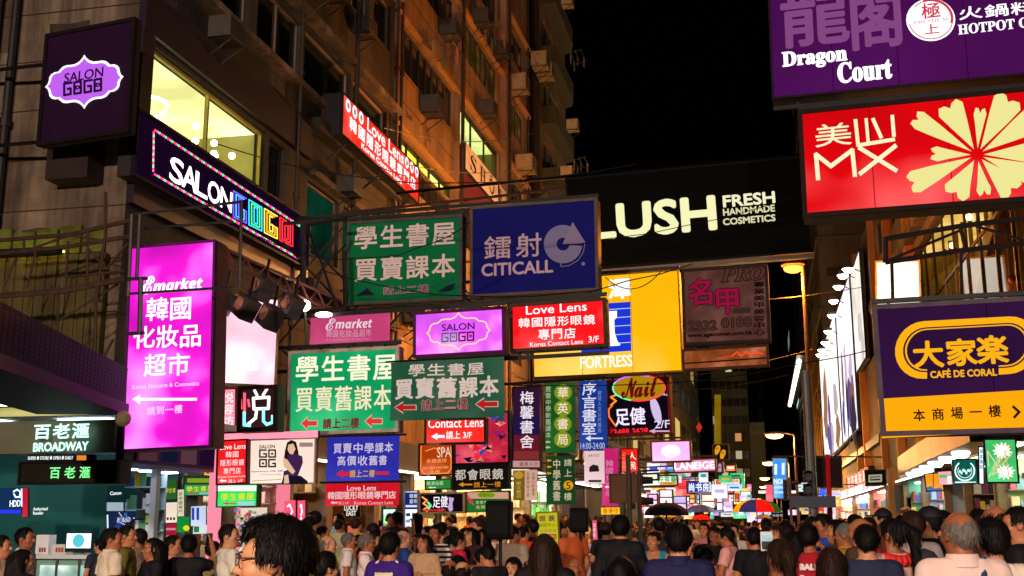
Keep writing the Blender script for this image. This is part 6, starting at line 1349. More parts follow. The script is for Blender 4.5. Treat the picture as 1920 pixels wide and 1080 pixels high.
street_lamp('left pavement street lamp, farther of two hidden behind the navy sign', (-7.9, 33.5, .13), 10.0, 1.4, '#ffb060', 9, 2100)  # also added out of sight for light on the tan blocks
street_lamp('left pavement street lamp behind the yellow lightbox', (-8.1, 44, .13), 10.8, 1.4, '#ffb060', 9, 2100)  # added where signs cover it, lights the tan wall from close by
# grey pole with signals near the red post
po = thing('signal_pole', 'tall orange-lit grey pole carrying dark signal heads and a small street plate', 'pole', (0, 0, 0)); b = PY(1527, 975, 23); po.location = (b[0], 23, .13)
mb = MB(); tp = PY(1516, 700, 23); mb.tube((b[0], 23, .13), (b[0] - .02, 23, 4.6), .1, .09, 12); mb.build('pole', df('#7a7470', .4, .3, 2, .6), po)
for y0 in (893, 917):
    p = PY(1514, y0, 22.9); mb = MB(); mb.cbox((p[0], 22.9, p[2]), (.16, .3, .2)); mb.tube((p[0], 22.74, p[2]), (p[0], 22.5, p[2] + .0), .1, .1, 10, 0, False); mb.build('signal_head', BLACK, po)
p = PY(1525, 940, 22.85); mb = MB(); mb.box((p[0] - .42, 22.83, p[2] - .12), (p[0] + .42, 22.86, p[2] + .1)); mb.build('street_plate', df('#1c2440', .5), po)
def traffic_signal(label, px, ytop, Y, side=1, h=None):
    b = PY(px, 975, Y); o = thing('traffic_signal', label, 'traffic signal', (b[0], Y, .13)); zt = PY(px, ytop, Y)[2]
    mb = MB(); mb.tube((b[0], Y, .13), (b[0], Y, zt + .1), .055, .05, 10); mb.build('pole', df('#4a4440', .45, .3, 2, .4), o)
    mb = MB(); mb.cbox((b[0] - .16 * side, Y, zt - .35), (.16, .26, .75)); mb.build('signal_head', BLACK, o)
    mb = MB()
    for k in range(3): mb.tube((b[0] - .16 * side, Y - .12, zt - .1 - .24 * k), (b[0] - .16 * side, Y - .3, zt - .12 - .24 * k), .075, .075, 10, 0, False)
    mb.build('visor', BLACK, o)
    for k in range(2): mb = MB(); mb.tube((b[0] + .06, Y, zt - .1 - .45 * k), (b[0] + .3 * side, Y + .03, zt - .1 - .45 * k), .09, .075, 10); mb.build('side_visor', BLACK, o)
    return o
traffic_signal('traffic signal with black visors in front of the red lightbox', 1200, 892, 25)
traffic_signal('traffic signal beside the bright blue sign, black against the light', 1484, 900, 42, 1)

# ================= umbrellas, loudspeakers, placards =================
def umbrella(label, px, ytop, halfw, drop, Y, cols, group='umbrellas over the crowd', text=None):
    ap = PY(px, ytop, Y); rr = halfw / 2144 * Y; dz = drop / 2144 * Y
    o = thing('umbrella', label, 'umbrella', (ap[0], Y, ap[2] - dz), group); n = len(cols)
    for i, c in enumerate(cols):
        mb = MB(); vs = []; fs = []; m = 6; seg = 4
        for j in range(m + 1):
            f = j / m; 
            for k in range(seg + 1):
                t = 2 * math.pi * (i + k / seg) / n; sag = 1 - .05 * math.sin(math.pi * k / seg) * f
                r = rr * math.sin(f * math.pi / 2 * .98) * sag; vs.append((ap[0] + r * math.cos(t), Y + r * math.sin(t), ap[2] - dz * (1 - math.cos(f * math.pi / 2)) ))
        for j in range(m):
            for k in range(seg): q = j * (seg + 1) + k; fs.append((q, q + seg + 1, q + seg + 2, q + 1))
        mb.add(vs, fs); mb.build('panel', df(c, .85, spec=.1), o, smooth=True)
    mb = MB(); mb.tube((ap[0], Y, ap[2] + .06), (ap[0], Y, .14 if Y > 30 else 1.25), .018); mb.build('shaft', DARKSTEEL, o)
    mb = MB()
    for i in range(n):
        t = 2 * math.pi * i / n; mb.tube((ap[0], Y, ap[2] - dz * .25), (ap[0] + rr * .96 * math.cos(t), Y + rr * .96 * math.sin(t), ap[2] - dz * .98), .008, .008, 4)
    mb.build('rib', STEEL, o)
    return o
umbrella('big umbrella with yellow, blue, red and green panels above the crowd', 1418, 936, 44, 23, 40, ['#f0c010', '#2030a0', '#c81428', '#1c7a30', '#f0c010', '#2030a0', '#c81428', '#1c7a30'])
umbrella('navy umbrella with a faint pale mark above the crowd', 1249, 942, 42, 24, 26, ['#0a0d1c'] * 8)
umbrella('small bright red umbrella right of the navy one', 1315, 965, 18, 9, 40, ['#d81c1c'] * 8)
umbrella('pale violet market umbrella deep in the crowd', 1313, 946, 26, 14, 62, ['#8a90d8'] * 8)
umbrella('small yellow and mauve umbrella below the many-coloured one', 1432, 964, 16, 9, 52, ['#e8c020', '#a888c0'] * 4)
umbrella('small yellow umbrella behind the navy one', 1254, 963, 12, 6, 40, ['#e8c818'] * 8)
def loudspeaker(label, x0, x1, y0, y1, Y, mic=True):
    a = PY(x0, y1, Y); b = PY(x1, y0, Y); cx_ = (a[0] + b[0]) / 2
    o = thing('loudspeaker', label, 'loudspeaker', (cx_, Y, .02), 'loudspeakers on stands'); w = b[0] - a[0]
    mb = MB(); vs = []
    for z, k in ((a[2], .94), (b[2], 1.0)):
        vs += [(cx_ - w / 2 * k, Y, z), (cx_ + w / 2 * k, Y, z), (cx_ + w * .36 * k, Y + .36, z), (cx_ - w * .36 * k, Y + .36, z)]
    mb.add(vs, [(0, 3, 2, 1), (4, 5, 6, 7), (0, 1, 5, 4), (1, 2, 6, 5), (2, 3, 7, 6), (3, 0, 4, 7)]); ob = mb.build('cabinet', df('#050506', .8, spec=.15), o)
    bv = ob.modifiers.new('edge', 'BEVEL'); bv.width = .03; bv.segments = 2
    mb = MB(); mb.box((cx_ - w * .4, Y - .012, a[2] + .06), (cx_ + w * .4, Y - .002, b[2] - .06)); mb.build('grille', df('#060607', .7, spec=.15), o)
    mb = MB(); mb.tube((cx_, Y + .15, 1.0), (cx_, Y + .15, a[2]), .02); mb.tube((cx_, Y + .15, .5), (cx_, Y + .15, 1.05), .028)
    mb.build('stand_pole', BLACK, o)
    for k in range(3):
        t = 2.1 * k + .4; mb = MB(); mb.tube((cx_, Y + .15, .75), (cx_ + .5 * math.cos(t), Y + .15 + .5 * math.sin(t), .03), .015); mb.build('leg', BLACK, o)
loudspeaker('large black loudspeaker on a stand before the green and pink sign', 908, 957, 938, 1012, 12.5)
loudspeaker('small black loudspeaker on a stand right of the yellow placard', 1067, 1102, 952, 998, 15.5)
s = Sign('placard', 'yellow upright placard with purple characters held up in the crowd', 'placard', [(1005, 961), (1047, 958), (1050, 1028), (1008, 1030)], 19, '#e0d81c', .6, th=.03, frame='#8a8420', fw=.02)
s.t('眼', 1012, 967, 1023, 978, '#7a3a6a', .5, .02).t('鏡', 1029, 966, 1040, 977, '#7a3a6a', .5, .02).th_('驗配中心', 1010, 981, 1043, 988, '#8a4a3a', .5).th_('特價優惠', 1012, 992, 1044, 999, '#e07a6a', .6).r(1012, 1001, 1044, 1004, '#c87a3a', .6).t('$188', 1030, 1004, 1045, 1012, '#e02a2a', .7, .02)
s.done()
mb = MB(); mb.tube((0, .04, -s.h / 2), (0, .04, -s.o[2] + .02), .02); mb.build('stick', DARKSTEEL, s.root, True)
s = Sign('placard', 'slim pink upright placard with white marks left of the dark-shirted man', 'placard', [(1110, 976), (1119, 975), (1120, 1012), (1113, 1013)], 22, '#f0507a', .8, th=.03, frame=None, fw=0)
s.tv('減價貨', 1112, 980, 1117, 1008, '#ffe8f0', 1); s.done()
mb = MB(); mb.tube((0, .03, -s.h / 2), (0, .03, -s.o[2] + .02), .02); mb.build('stick', DARKSTEEL, s.root, True)
s = Sign('shop_sign', 'yellow lightbox with red characters below the magenta upright banner', 'sign', [(1127, 952), (1162, 951), (1162, 964), (1127, 965)], 27, '#f4b81c', 1.0, th=.15, frame=None, fw=0)
s.th_('香港仔', 1130, 953, 1160, 963, '#d83a18', .9, .01).done()
s = Sign('shop_sign', 'small black sign with pale characters right of the many-coloured umbrella', 'sign', [(1446, 954), (1470, 953), (1470, 970), (1446, 971)], 44, '#141010', .5, th=.1, frame=None, fw=0)
s.th_('優惠大', 1448, 956, 1468, 961, '#d8d0c8', 1).th_('特賣場', 1448, 964, 1468, 969, '#d8d0c8', .9).done()
# ================= people =================
def smin(a, b, k):
    h = np.clip(.5 + .5 * (b - a) / k, 0, 1); return b + (a - b) * h - k * h * (1 - h)
class Field:
    def __init__(s, lo, hi, vx):
        s.lo = np.array(lo, float); s.vx = vx; s.n = np.ceil((np.array(hi) - s.lo) / vx).astype(int) + 1
        s.d = np.full(s.n, 9.0, np.float32)
    def sub(s, lo, hi):
        a = np.clip(np.floor((np.array(lo) - s.lo) / s.vx).astype(int), 0, s.n - 1); b = np.clip(np.ceil((np.array(hi) - s.lo) / s.vx).astype(int) + 1, 1, s.n)
        sl = tuple(slice(int(i), int(j)) for i, j in zip(a, b))
        g = np.meshgrid(*[s.lo[i] + s.vx * np.arange(sl[i].start, sl[i].stop) for i in range(3)], indexing='ij')
        return sl, g
    def cap(s, a, b, ra, rb=None, k=.02, inf=0.0, flat=None):
        rb = ra if rb is None else rb; ra += inf; rb += inf
        a = np.array(a, float); b = np.array(b, float); m = max(ra, rb) + k + 2 * s.vx + .02
        sl, (x, y, z) = s.sub(np.minimum(a, b) - m, np.maximum(a, b) + m)
        ab = b - a; L2 = max(ab @ ab, 1e-9)
        t = ((x - a[0]) * ab[0] + (y - a[1]) * ab[1] + (z - a[2]) * ab[2]) / L2; tc = np.clip(t, 0, 1)
        d = np.sqrt((x - a[0] - tc * ab[0]) ** 2 + (y - a[1] - tc * ab[1]) ** 2 + (z - a[2] - tc * ab[2]) ** 2) - (ra + (rb - ra) * tc)
        if flat is not None: d = np.maximum(d, (t - flat) * math.sqrt(L2))
        s.d[sl] = smin(s.d[sl], d, k); return s
    def ell(s, c, r, k=.02, inf=0.0, rot=None, cut=False):
        c = np.array(c, float); r = np.array(r, float) + inf; m = r.max() + k + 2 * s.vx + .02
        sl, (x, y, z) = s.sub(c - m, c + m)
        p = [x - c[0], y - c[1], z - c[2]]
        if rot is not None: q = np.array(rot); p = [q[0, i] * p[0] + q[1, i] * p[1] + q[2, i] * p[2] for i in range(3)]
        k0 = np.sqrt(sum((p[i] / r[i]) ** 2 for i in range(3))); k1 = np.sqrt(sum((p[i] / r[i] ** 2) ** 2 for i in range(3))) + 1e-6
        d = k0 * (k0 - 1) / k1
        s.d[sl] = -smin(-s.d[sl], d, k) if cut else smin(s.d[sl], d, k); return s
    def all(s): return s.sub(s.lo, s.lo + s.vx * (s.n - 1))[1]
    def cutf(s, f): s.d = np.maximum(s.d, f.astype(np.float32)); return s
    def mesh(s):
        """surface nets"""
        d = s.d; ins = d < 0; nx, ny, nz = d.shape
        c = [(i, j, k) for i in (0, 1) for j in (0, 1) for k in (0, 1)]
        def cn(a, o): return a[o[0]:nx - 1 + o[0], o[1]:ny - 1 + o[1], o[2]:nz - 1 + o[2]]
        cnt = sum(cn(ins, o).astype(np.int8) for o in c)
        act = (cnt > 0) & (cnt < 8); idx = np.full(act.shape, -1, int); I = np.argwhere(act); idx[act] = np.arange(len(I))
        acc = np.zeros((len(I), 3)); num = np.zeros(len(I))
        for a in c:
            for ax in range(3):
                if a[ax]: continue
                b = list(a); b[ax] = 1
                da = d[I[:, 0] + a[0], I[:, 1] + a[1], I[:, 2] + a[2]]; db = d[I[:, 0] + b[0], I[:, 1] + b[1], I[:, 2] + b[2]]
                m = (da < 0) != (db < 0); t = np.where(m, da / np.where(m, da - db, 1), 0)
                p = np.tile(np.array(a, float), (len(I), 1)); p[:, ax] += t; acc[m] += p[m]; num[m] += 1
        V = s.lo + s.vx * (I + acc / np.maximum(num, 1)[:, None])
        Fs = []
        for ax in range(3):
            o = [0, 0, 0]; o[ax] = 1; u, v = [q for q in range(3) if q != ax]
            A = ins[:nx - o[0], :ny - o[1], :nz - o[2]]; B = ins[o[0]:, o[1]:, o[2]:]
            for flip, E in ((False, A & ~B), (True, ~A & B)):
                P = np.argwhere(E); P = P[(P[:, u] > 0) & (P[:, v] > 0) & (P[:, u] < d.shape[u] - 1) & (P[:, v] < d.shape[v] - 1)]
                if not len(P): continue
                du = np.zeros(3, int); du[u] = 1; dv = np.zeros(3, int); dv[v] = 1
                q = [idx[tuple((P - w).T)] for w in (0 * du, du, du + dv, dv)]
                q = np.stack(q, 1); q = q[(q >= 0).all(1)]
                if flip != (ax == 1): q = q[:, ::-1]
                Fs.append(q)
        return V, np.concatenate(Fs) if Fs else np.zeros((0, 4), int)
def to_mesh(name, V, Q, mats, mi=None, smooth=True):
    me = bpy.data.meshes.new(name); n = len(Q)
    me.vertices.add(len(V)); me.vertices.foreach_set('co', V.astype(np.float32).ravel())
    me.loops.add(n * 4); me.loops.foreach_set('vertex_index', Q[:, ::-1].astype(np.int32).ravel())
    me.polygons.add(n); me.polygons.foreach_set('loop_start', np.arange(0, 4 * n, 4, dtype=np.int32))
    me.polygons.foreach_set('use_smooth', np.ones(n, bool))
    for m in mats: me.materials.append(m)
    if mi is not None: me.polygons.foreach_set('material_index', mi.astype(np.int32))
    me.update(calc_edges=True); me.validate(); return me
def rotz(a): c, s_ = math.cos(a), math.sin(a); return np.array([[c, -s_, 0], [s_, c, 0], [0, 0, 1]])
def rotx(a): c, s_ = math.cos(a), math.sin(a); return np.array([[1, 0, 0], [0, c, -s_], [0, s_, c]])
NECK = np.array([0, -.005, 1.47])
# arms: (elbow, wrist, palm normal hint, curl) for the right side (+x); people face +Y
ARM = {'down': ((.235, -.03, 1.12), (.235, .05, .885), .5), 'phone': ((.25, .07, 1.16), (.1, .3, 1.34), .9), 'raise': ((.31, .1, 1.36), (.2, .2, 1.63), .9),
       'fold': ((.27, .02, 1.14), (.02, .2, 1.17), .7), 'chest': ((.25, .04, 1.14), (.09, .26, 1.15), .9), 'strap': ((.27, .03, 1.17), (.16, .17, 1.36), 1.0), 'chin': ((.22, .12, 1.16), (.07, .19, 1.42), .9), 'out': ((.36, .12, 1.25), (.5, .35, 1.3), .6)}
def arm_pts(kind, sd):
    e, w, c = ARM[kind]; f = np.array([sd, 1, 1]); return np.array((.166, -.012, 1.385)) * f, np.array(e) * f, np.array(w) * f, c
def arms(Fd, R_, L_, parts='all', inf=0.0, k=.03, sleeve=None):
    for kind, sd in ((R_, 1), (L_, -1)):
        sh, el, wr, cu = arm_pts(kind, sd)
        if sleeve is not None and sleeve < 1:
            Fd.cap(sh, el, .05, .05, k, inf + .005, flat=sleeve); continue
        Fd.cap(sh, el, .05, .041, k, inf); Fd.cap(el, wr, .041, .029, .02, inf)
        if parts == 'all' and sleeve is None: hand(Fd, el, wr, sd, cu)
def hand(Fd, el, wr, sd, curl):
    d = wr - el; d /= np.linalg.norm(d)
    n = np.array([-sd, .2, 0.]); n -= d * (n @ d); n /= np.linalg.norm(n)          # palm looks toward the body
    s_ = np.cross(d, n) * sd; s_ /= np.linalg.norm(s_)                                # toward the thumb
    if s_[1] + s_[2] * .5 < 0: s_ = -s_
    pc = wr + d * .045
    for q in (-.026, -.009, .009, .026): Fd.cap(wr + d * .01 + s_ * q * .6, wr + d * .085 + s_ * q, .014, .012, .012)
    for i, (q, L) in enumerate(((.028, .066), (.0095, .076), (-.0095, .07), (-.028, .054))):
        a = wr + d * .09 + s_ * q; p = a
        ang = .25 + curl * .35
        for j, fr in enumerate((.46, .31, .23)):
            dd = d * math.cos(ang) + n * math.sin(ang); p2 = p + dd * L * fr; Fd.cap(p, p2, .0098 - .0008 * j, .009 - .0008 * j, .004); p = p2; ang += .3 + curl * .55
    b = wr + d * .025 + s_ * .024; m = b + (s_ * .75 + d * .6 + n * .25) * .036; e = m + (d * .85 + s_ * .25 + n * .45) * .03
    Fd.cap(b, m, .0135, .0115, .01); Fd.cap(m, e, .0112, .0095, .005)
def torso(Fd, inf=0.0, g=1.0, low=True):
    Fd.ell((0, .0, 1.25), (.165 * g, .108 * g, .21), .04, inf); Fd.ell((0, .005, 1.06), (.142 * g, .1 * g, .16), .05, inf)
    if low: Fd.ell((0, -.005, .93), (.158 * g, .112 * g, .14), .05, inf)
    for sd in (-1, 1): Fd.cap((.04 * sd, -.01, 1.385), (.15 * sd, -.012, 1.372), .056, .05, .04, inf); Fd.cap((0, -.02, 1.44), (.15 * sd, -.015, 1.405), .045, .04, .03, inf)
def legs(Fd, inf=0.0, stride=0.0, sit=False, k=.03):
    for sd in (-1, 1):
        o = stride * sd
        if sit: hp, kn, an = (.09 * sd, 0, .93), (.14 * sd, .4, .9), (.13 * sd, .38, .48)
        else: hp, kn, an = (.088 * sd, 0, .92), (.093 * sd, .03 + o * .5, .49), (.098 * sd, -.02 + o, .09)
        Fd.cap(hp, kn, .088, .058, k, inf); Fd.cap(kn, an, .056, .04, .02, inf); 
        c = np.array(kn) * .7 + np.array(an) * .3; Fd.ell(c + [0, -.018, 0], (.048, .05, .1), .03, inf)
def feet(Fd, inf=0.0, stride=0.0, sit=False):
    for sd in (-1, 1):
        b = np.array([.13 * sd, .38, .44]) if sit else np.array([.098 * sd, -.02 + stride * sd, .045])
        Fd.cap(b + [0, -.03, 0], b + [.02 * sd, .14, -.012], .042, .034, .02, inf); Fd.cap(b + [0, 0, .05], b, .042, .042, .02, inf)
def head(Fd, Rm, k=.012):
    HS = 1.0
    def T(p): return NECK + Rm @ (np.array(p) - NECK) * HS
    Fd.cap((0, -.02, 1.40), T((0, -.005, 1.53)), .06, .054, .03)
    Fd.ell(T((0, -.012, 1.612)), (.077, .096, .095), .02, 0, Rm); Fd.ell(T((0, .03, 1.545)), (.06, .066, .082), .03, 0, Rm); Fd.ell(T((0, .058, 1.492)), (.03, .028, .024), .02, 0, Rm)
    Fd.ell(T((0, .06, 1.62)), (.06, .032, .04), .02, 0, Rm)
    Fd.cap(T((0, .09, 1.602)), T((0, .112, 1.563)), .009, .0135, .01); 
    for sd in (-1, 1):
        Fd.ell(T((.03 * sd, .098, 1.597)), (.017, .014, .012), .012, 0, Rm, True)
        Fd.ell(T((.03 * sd, .083, 1.596)), (.015, .0135, .0105), .006, 0, Rm); Fd.cap(T((.012 * sd, .098, 1.615)), T((.045 * sd, .085, 1.617)), .006, .005, .012); Fd.cap(T((.009 * sd, .1, 1.559)), T((.011 * sd, .1, 1.558)), .008, .007, .008)
        Fd.ell(T((.079 * sd, -.008, 1.585)), (.011, .022, .033), .008, 0, Rm); Fd.ell(T((.043 * sd, .058, 1.562)), (.025, .028, .022), .02, 0, Rm)
    Fd.cap(T((-.02, .094, 1.531)), T((.02, .094, 1.531)), .0065, .0065, .006); Fd.cap(T((-.016, .092, 1.521)), T((.016, .092, 1.521)), .0075, .0075, .006)
def noise3(x, y, z, f, seed=0):
    return (np.sin(x * f + seed) * np.cos(y * f * 1.3 + z * f * .7 + seed * 2) + .6 * np.sin(z * f * 1.7 - x * f * .9 + seed * 3) * np.cos(y * f * 2.1 + seed)) * .6
SK = df('#b06a48', .5, .12, 9, spec=.35)
LO, HI = (-.62, -.26, -.01), (.62, .62, 1.86)
BODY = {}
def body_mesh(R_, L_, yaw=0, pitch=0, stride=0.0, sit=False, vx=.0095):
    k = ('b', R_, L_, yaw, pitch, stride, sit)
    if k in BODY: return BODY[k]
    ext = .62 if 'out' in (R_, L_) else .42
    Fd = Field((-ext, -.22, -.01), (ext, .52, 1.82), vx)
    Rm = rotz(R(yaw)) @ rotx(R(pitch))
    torso(Fd); legs(Fd, 0, stride, sit); feet(Fd, -.006, stride, sit); arms(Fd, R_, L_); head(Fd, Rm)
    V, Q = Fd.mesh(); BODY[k] = to_mesh('person', V, Q, [SK]); return BODY[k]
def shirt_mesh(R_, L_, style='tee', g=1.0, vx=.011):
    k = ('s', R_, L_, style, g)
    if k in BODY: return BODY[k]
    ext = .62 if 'out' in (R_, L_) else .42
    Fd = Field((-ext, -.26, .6), (ext, .5, 1.62), vx)
    torso(Fd, .016, g); 
    if style == 'tank': pass
    else: arms(Fd, R_, L_, 'x', .013, .035, {'tee': .62, 'long': 1.0, 'jacket': 1.0}[style])
    if style == 'long' or style == 'jacket':
        pass
    for sd in (-1, 1):
        pass
    for sd in (-1, 1): Fd.cap((.07 * sd, -.004, .8), (.075 * sd, -.004, .96), .112 * g, .105 * g, .06, .016)
    x, y, z = Fd.all()
    Fd.d += (.005 * noise3(x, y, z, 15, 1) + .011 * np.abs(noise3(x, y * .6, z + .55 * np.abs(x), 21, 2)) - .005 + .006 * np.abs(noise3(x * 1.4, y, z * .45, 34, 6))).astype(np.float32)
    Fd.cutf(.80 - z); Fd.cutf(z - (1.468 - .12 * np.clip(y, 0, 1)))
    if style in ('tee', 'tank'): Fd.cutf(.068 - np.sqrt(x ** 2 + (y + .0) ** 2 + ((z - 1.47) * (.9 if style == 'tee' else .35)) ** 2) + 0)
    if style == 'tank': Fd.cutf(np.abs(x) - (.165 + np.clip(1.36 - z, 0, .1) * .6)); Fd.cutf(np.where(np.abs(x) < .085, z - 1.36, -1))
    if style in ('long', 'jacket'):                                                       # stand a collar up round the neck
        Fd.cutf(.06 - np.sqrt(x ** 2 + (y + .012) ** 2 + np.clip(1.40 - z, 0, 1) ** 2))
    V, Q = Fd.mesh(); BODY[k] = to_mesh('shirt', V, Q, [WHITE]); return BODY[k]
def collar_mesh():
    k = 'collar'
    if k in BODY: return BODY[k]
    Fd = Field((-.14, -.14, 1.36), (.14, .16, 1.56), .007)
    x, y, z = Fd.all(); rr = np.sqrt((x / .98) ** 2 + (y + .012) ** 2); tgt = .07 + (1.49 - z) * .35
    Fd.d = (np.maximum(np.maximum(np.abs(rr - tgt) - .007, z - 1.492 + .16 * np.clip(y, 0, 1)), 1.42 - z)).astype(np.float32)
    Fd.d = np.maximum(Fd.d, np.where(y > .05, .018 - np.abs(x) - (z - 1.49) * .35, -1)).astype(np.float32)
    V, Q = Fd.mesh(); BODY[k] = to_mesh('collar', V, Q, [WHITE]); return BODY[k]
def trouser_mesh(stride=0.0, sit=False, short=False):
    k = ('t', stride, sit, short)
    if k in BODY: return BODY[k]
    Fd = Field((-.34, -.24, .0), (.34, .56, 1.12), .014)
    Fd.ell((0, -.005, .94), (.158, .112, .13), .05, .01); legs(Fd, .016, stride, sit)
    x, y, z = Fd.all(); Fd.d += (.005 * noise3(x, y, z, 14, 3)).astype(np.float32)
    Fd.cutf(z - 1.0); Fd.cutf((.55 if short else .07) - z)
    V, Q = Fd.mesh(); BODY[k] = to_mesh('trousers', V, Q, [BLACK]); return BODY[k]
def shoe_mesh(stride=0.0, sit=False):
    k = ('f', stride, sit)
    if k in BODY: return BODY[k]
    Fd = Field((-.24, -.2, -.01), (.24, .62, .62), .012); feet(Fd, .006, stride, sit); x, y, z = Fd.all(); b = .41 if sit else 0
    Fd.cutf(b + .004 - z); Fd.cutf(z - b - .1)
    V, Q = Fd.mesh(); BODY[k] = to_mesh('shoes', V, Q, [BLACK]); return BODY[k]
def hair_mesh(style):
    """hair about the neck pivot; faces +Y"""
    k = ('h', style)
    if k in BODY: return BODY[k]
    Fd = Field((-.2, -.3, -.36), (.2, .2, .32), .0075)
    c = np.array([0, -.016, 1.616]) - NECK
    Fd.ell(c, (.082, .101, .1), .02, .003)
    z0 = -NECK[2]
    if style == 'long': Fd.cap((0, -.085, 1.58 + z0), (0, -.12, 1.27 + z0), .085, .075, .05); Fd.cap((-.05, -.06, 1.56 + z0), (-.085, -.03, 1.28 + z0), .05, .04, .04); Fd.cap((.05, -.06, 1.56 + z0), (.085, -.03, 1.28 + z0), .05, .04, .04)
    if style == 'shoulder': Fd.cap((0, -.07, 1.6 + z0), (0, -.085, 1.42 + z0), .09, .085, .05); Fd.cap((-.06, -.03, 1.58 + z0), (-.1, -.01, 1.40 + z0), .05, .045, .04); Fd.cap((.06, -.03, 1.58 + z0), (.1, -.01, 1.40 + z0), .05, .045, .04)
    if style == 'bob': Fd.cap((0, -.06, 1.6 + z0), (0, -.06, 1.5 + z0), .088, .083, .05); Fd.cap((-.055, -.02, 1.58 + z0), (-.068, 0, 1.5 + z0), .05, .045, .04); Fd.cap((.055, -.02, 1.58 + z0), (.068, 0, 1.5 + z0), .05, .045, .04)
    if style == 'tail': Fd.cap((0, -.1, 1.66 + z0), (0, -.165, 1.6 + z0), .03, .04, .02); Fd.cap((0, -.165, 1.6 + z0), (.01, -.165, 1.3 + z0), .045, .022, .03)
    if style == 'quiff': Fd.ell(c + [0, .0, .01], (.09, .106, .1), .02, .008); Fd.cap((-.05, .065, 1.69 + z0), (.055, .068, 1.692 + z0), .022, .022, .03)
    if style == 'bun': Fd.ell((0, -.12, 1.67 + z0), (.045, .045, .042), .015)
    if style == 'full': Fd.ell(c + [0, .0, .008], (.087, .104, .1), .02, .005)
    x, y, z = Fd.all(); Z = z + NECK[2]
    f = 26 if style in ('short', 'full', 'bald') else 18
    th_a = np.arctan2(x, -(y + .016)); Fd.d += (.002 * np.sin(th_a * 31 + 3 * np.sin(z * 21)) * np.clip((1.74 - Z) * 9, 0, 1) + .004 * noise3(x, y, z * .3, f, 5) + .0025 * noise3(x, y, z * .5, 70, 4)).astype(np.float32)
    front = np.minimum(y - .052 - .0 * x, 1.672 - Z) if style not in ('full', 'bob') else np.minimum(y - .058, 1.65 - Z)
    wave = .012 * np.sin(x * 60)
    Fd.cutf(np.minimum(y + .0 - .05, 1.668 + wave + (.0 if style == 'quiff' else 0) - Z))                                    # face opening
    if style in ('short', 'full', 'bald', 'cap', 'tail', 'bun', 'quiff'):
        Fd.cutf(np.minimum(y + .035, 1.6 - Z) - .0)                                        # clear of the ears and temples
        Fd.cutf((1.52 if style != 'tail' else 1.53) - Z - np.where(y < -.135, .5 if style == 'tail' else 0, 0))
    else: Fd.cutf(np.minimum(y - .035, 1.66 - Z))
    if style == 'bald': Fd.d += (np.clip(Z - 1.585, 0, 1) * .22 + .006 * noise3(x, y, z, 45, 8)).astype(np.float32); Fd.cutf(Z - 1.70)
    V, Q = Fd.mesh()
    # loose locks over the shell, so that its edge is broken and strands show
    fn = np.cross(V[Q[:, 1]] - V[Q[:, 0]], V[Q[:, 2]] - V[Q[:, 0]]); N = np.zeros_like(V)
    for j in range(4): np.add.at(N, Q[:, j], fn)
    N /= np.linalg.norm(N, axis=1, keepdims=True) + 1e-9
    if ((V - V.mean(0)) * N).sum() < 0: N = -N
    rs = np.random.RandomState(len(style) * 13 + ord(style[0])); lng = style in ('long', 'shoulder', 'bob', 'tail')
    cnt = {'quiff': 2600}.get(style, 900); crown = np.array([.01, -.05, 1.72 + z0])
    pick = rs.randint(0, len(V), cnt); VS = []; QS = []
    for q in pick:
        p, n = V[q], N[q]
        if n[1] > .8 and p[2] < 1.66 + z0: continue
        t = (p - crown) * np.array([1, 1, .6]) + np.array([0, -.02, -.14 if lng else -.07]) + rs.normal(0, .018, 3); t -= n * (t @ n); t /= np.linalg.norm(t) + 1e-9
        L = rs.uniform(.04, .11) if lng else rs.uniform(.018, .045); w = rs.uniform(.0012, .0032); b = np.cross(t, n); lift = rs.uniform(.002, .008)
        ps = [p - n * .003, p + t * L * .5 + n * lift, p + t * L + n * rs.uniform(-.004, .009) + np.array([0, 0, -.15 * L])]
        m = len(VS)
        for i_, c_ in enumerate(ps): ww = w * (1, .9, .15)[i_]; VS += [c_ - b * ww, c_ + b * ww]
        QS += [(m, m + 1, m + 3, m + 2), (m + 2, m + 3, m + 5, m + 4)]
    V2 = np.array(VS); Q2 = np.array(QS) + len(V)
    BODY[k] = to_mesh('hair', np.concatenate([V, V2]), np.concatenate([Q, Q2]), [BLACK]); return BODY[k]
def cap_mesh():
    if 'cap' in BODY: return BODY['cap']
    Fd = Field((-.18, -.2, 0), (.18, .3, .32), .008); z0 = -NECK[2]
    Fd.ell((0, -.014, 1.635 + z0), (.09, .108, .1), .01, .006); x, y, z = Fd.all(); Fd.cutf(1.635 + z0 - z)
    Fd.ell((0, .1, 1.645 + z0), (.075, .1, .011), .008)
    V, Q = Fd.mesh(); BODY['cap'] = to_mesh('cap', V, Q, [BLACK]); return BODY['cap']
def eye_mesh():
    if 'eyes' in BODY: return BODY['eyes']
    mb = MB(); z0 = -NECK[2]
    for sd in (-1, 1):
        mb.ball((.03 * sd, .0955, 1.5955 + z0 + .005), .0075, 8, 0, (1.5, .35, .7))
        mb.tube((.014 * sd, .1045, 1.618 + z0), (.046 * sd, .092, 1.62 + z0), .0042, .003, 5)
    o = mb.build('eyes', df('#1a100c', .4)); me = o.data; bpy.data.objects.remove(o); BODY['eyes'] = me; return me
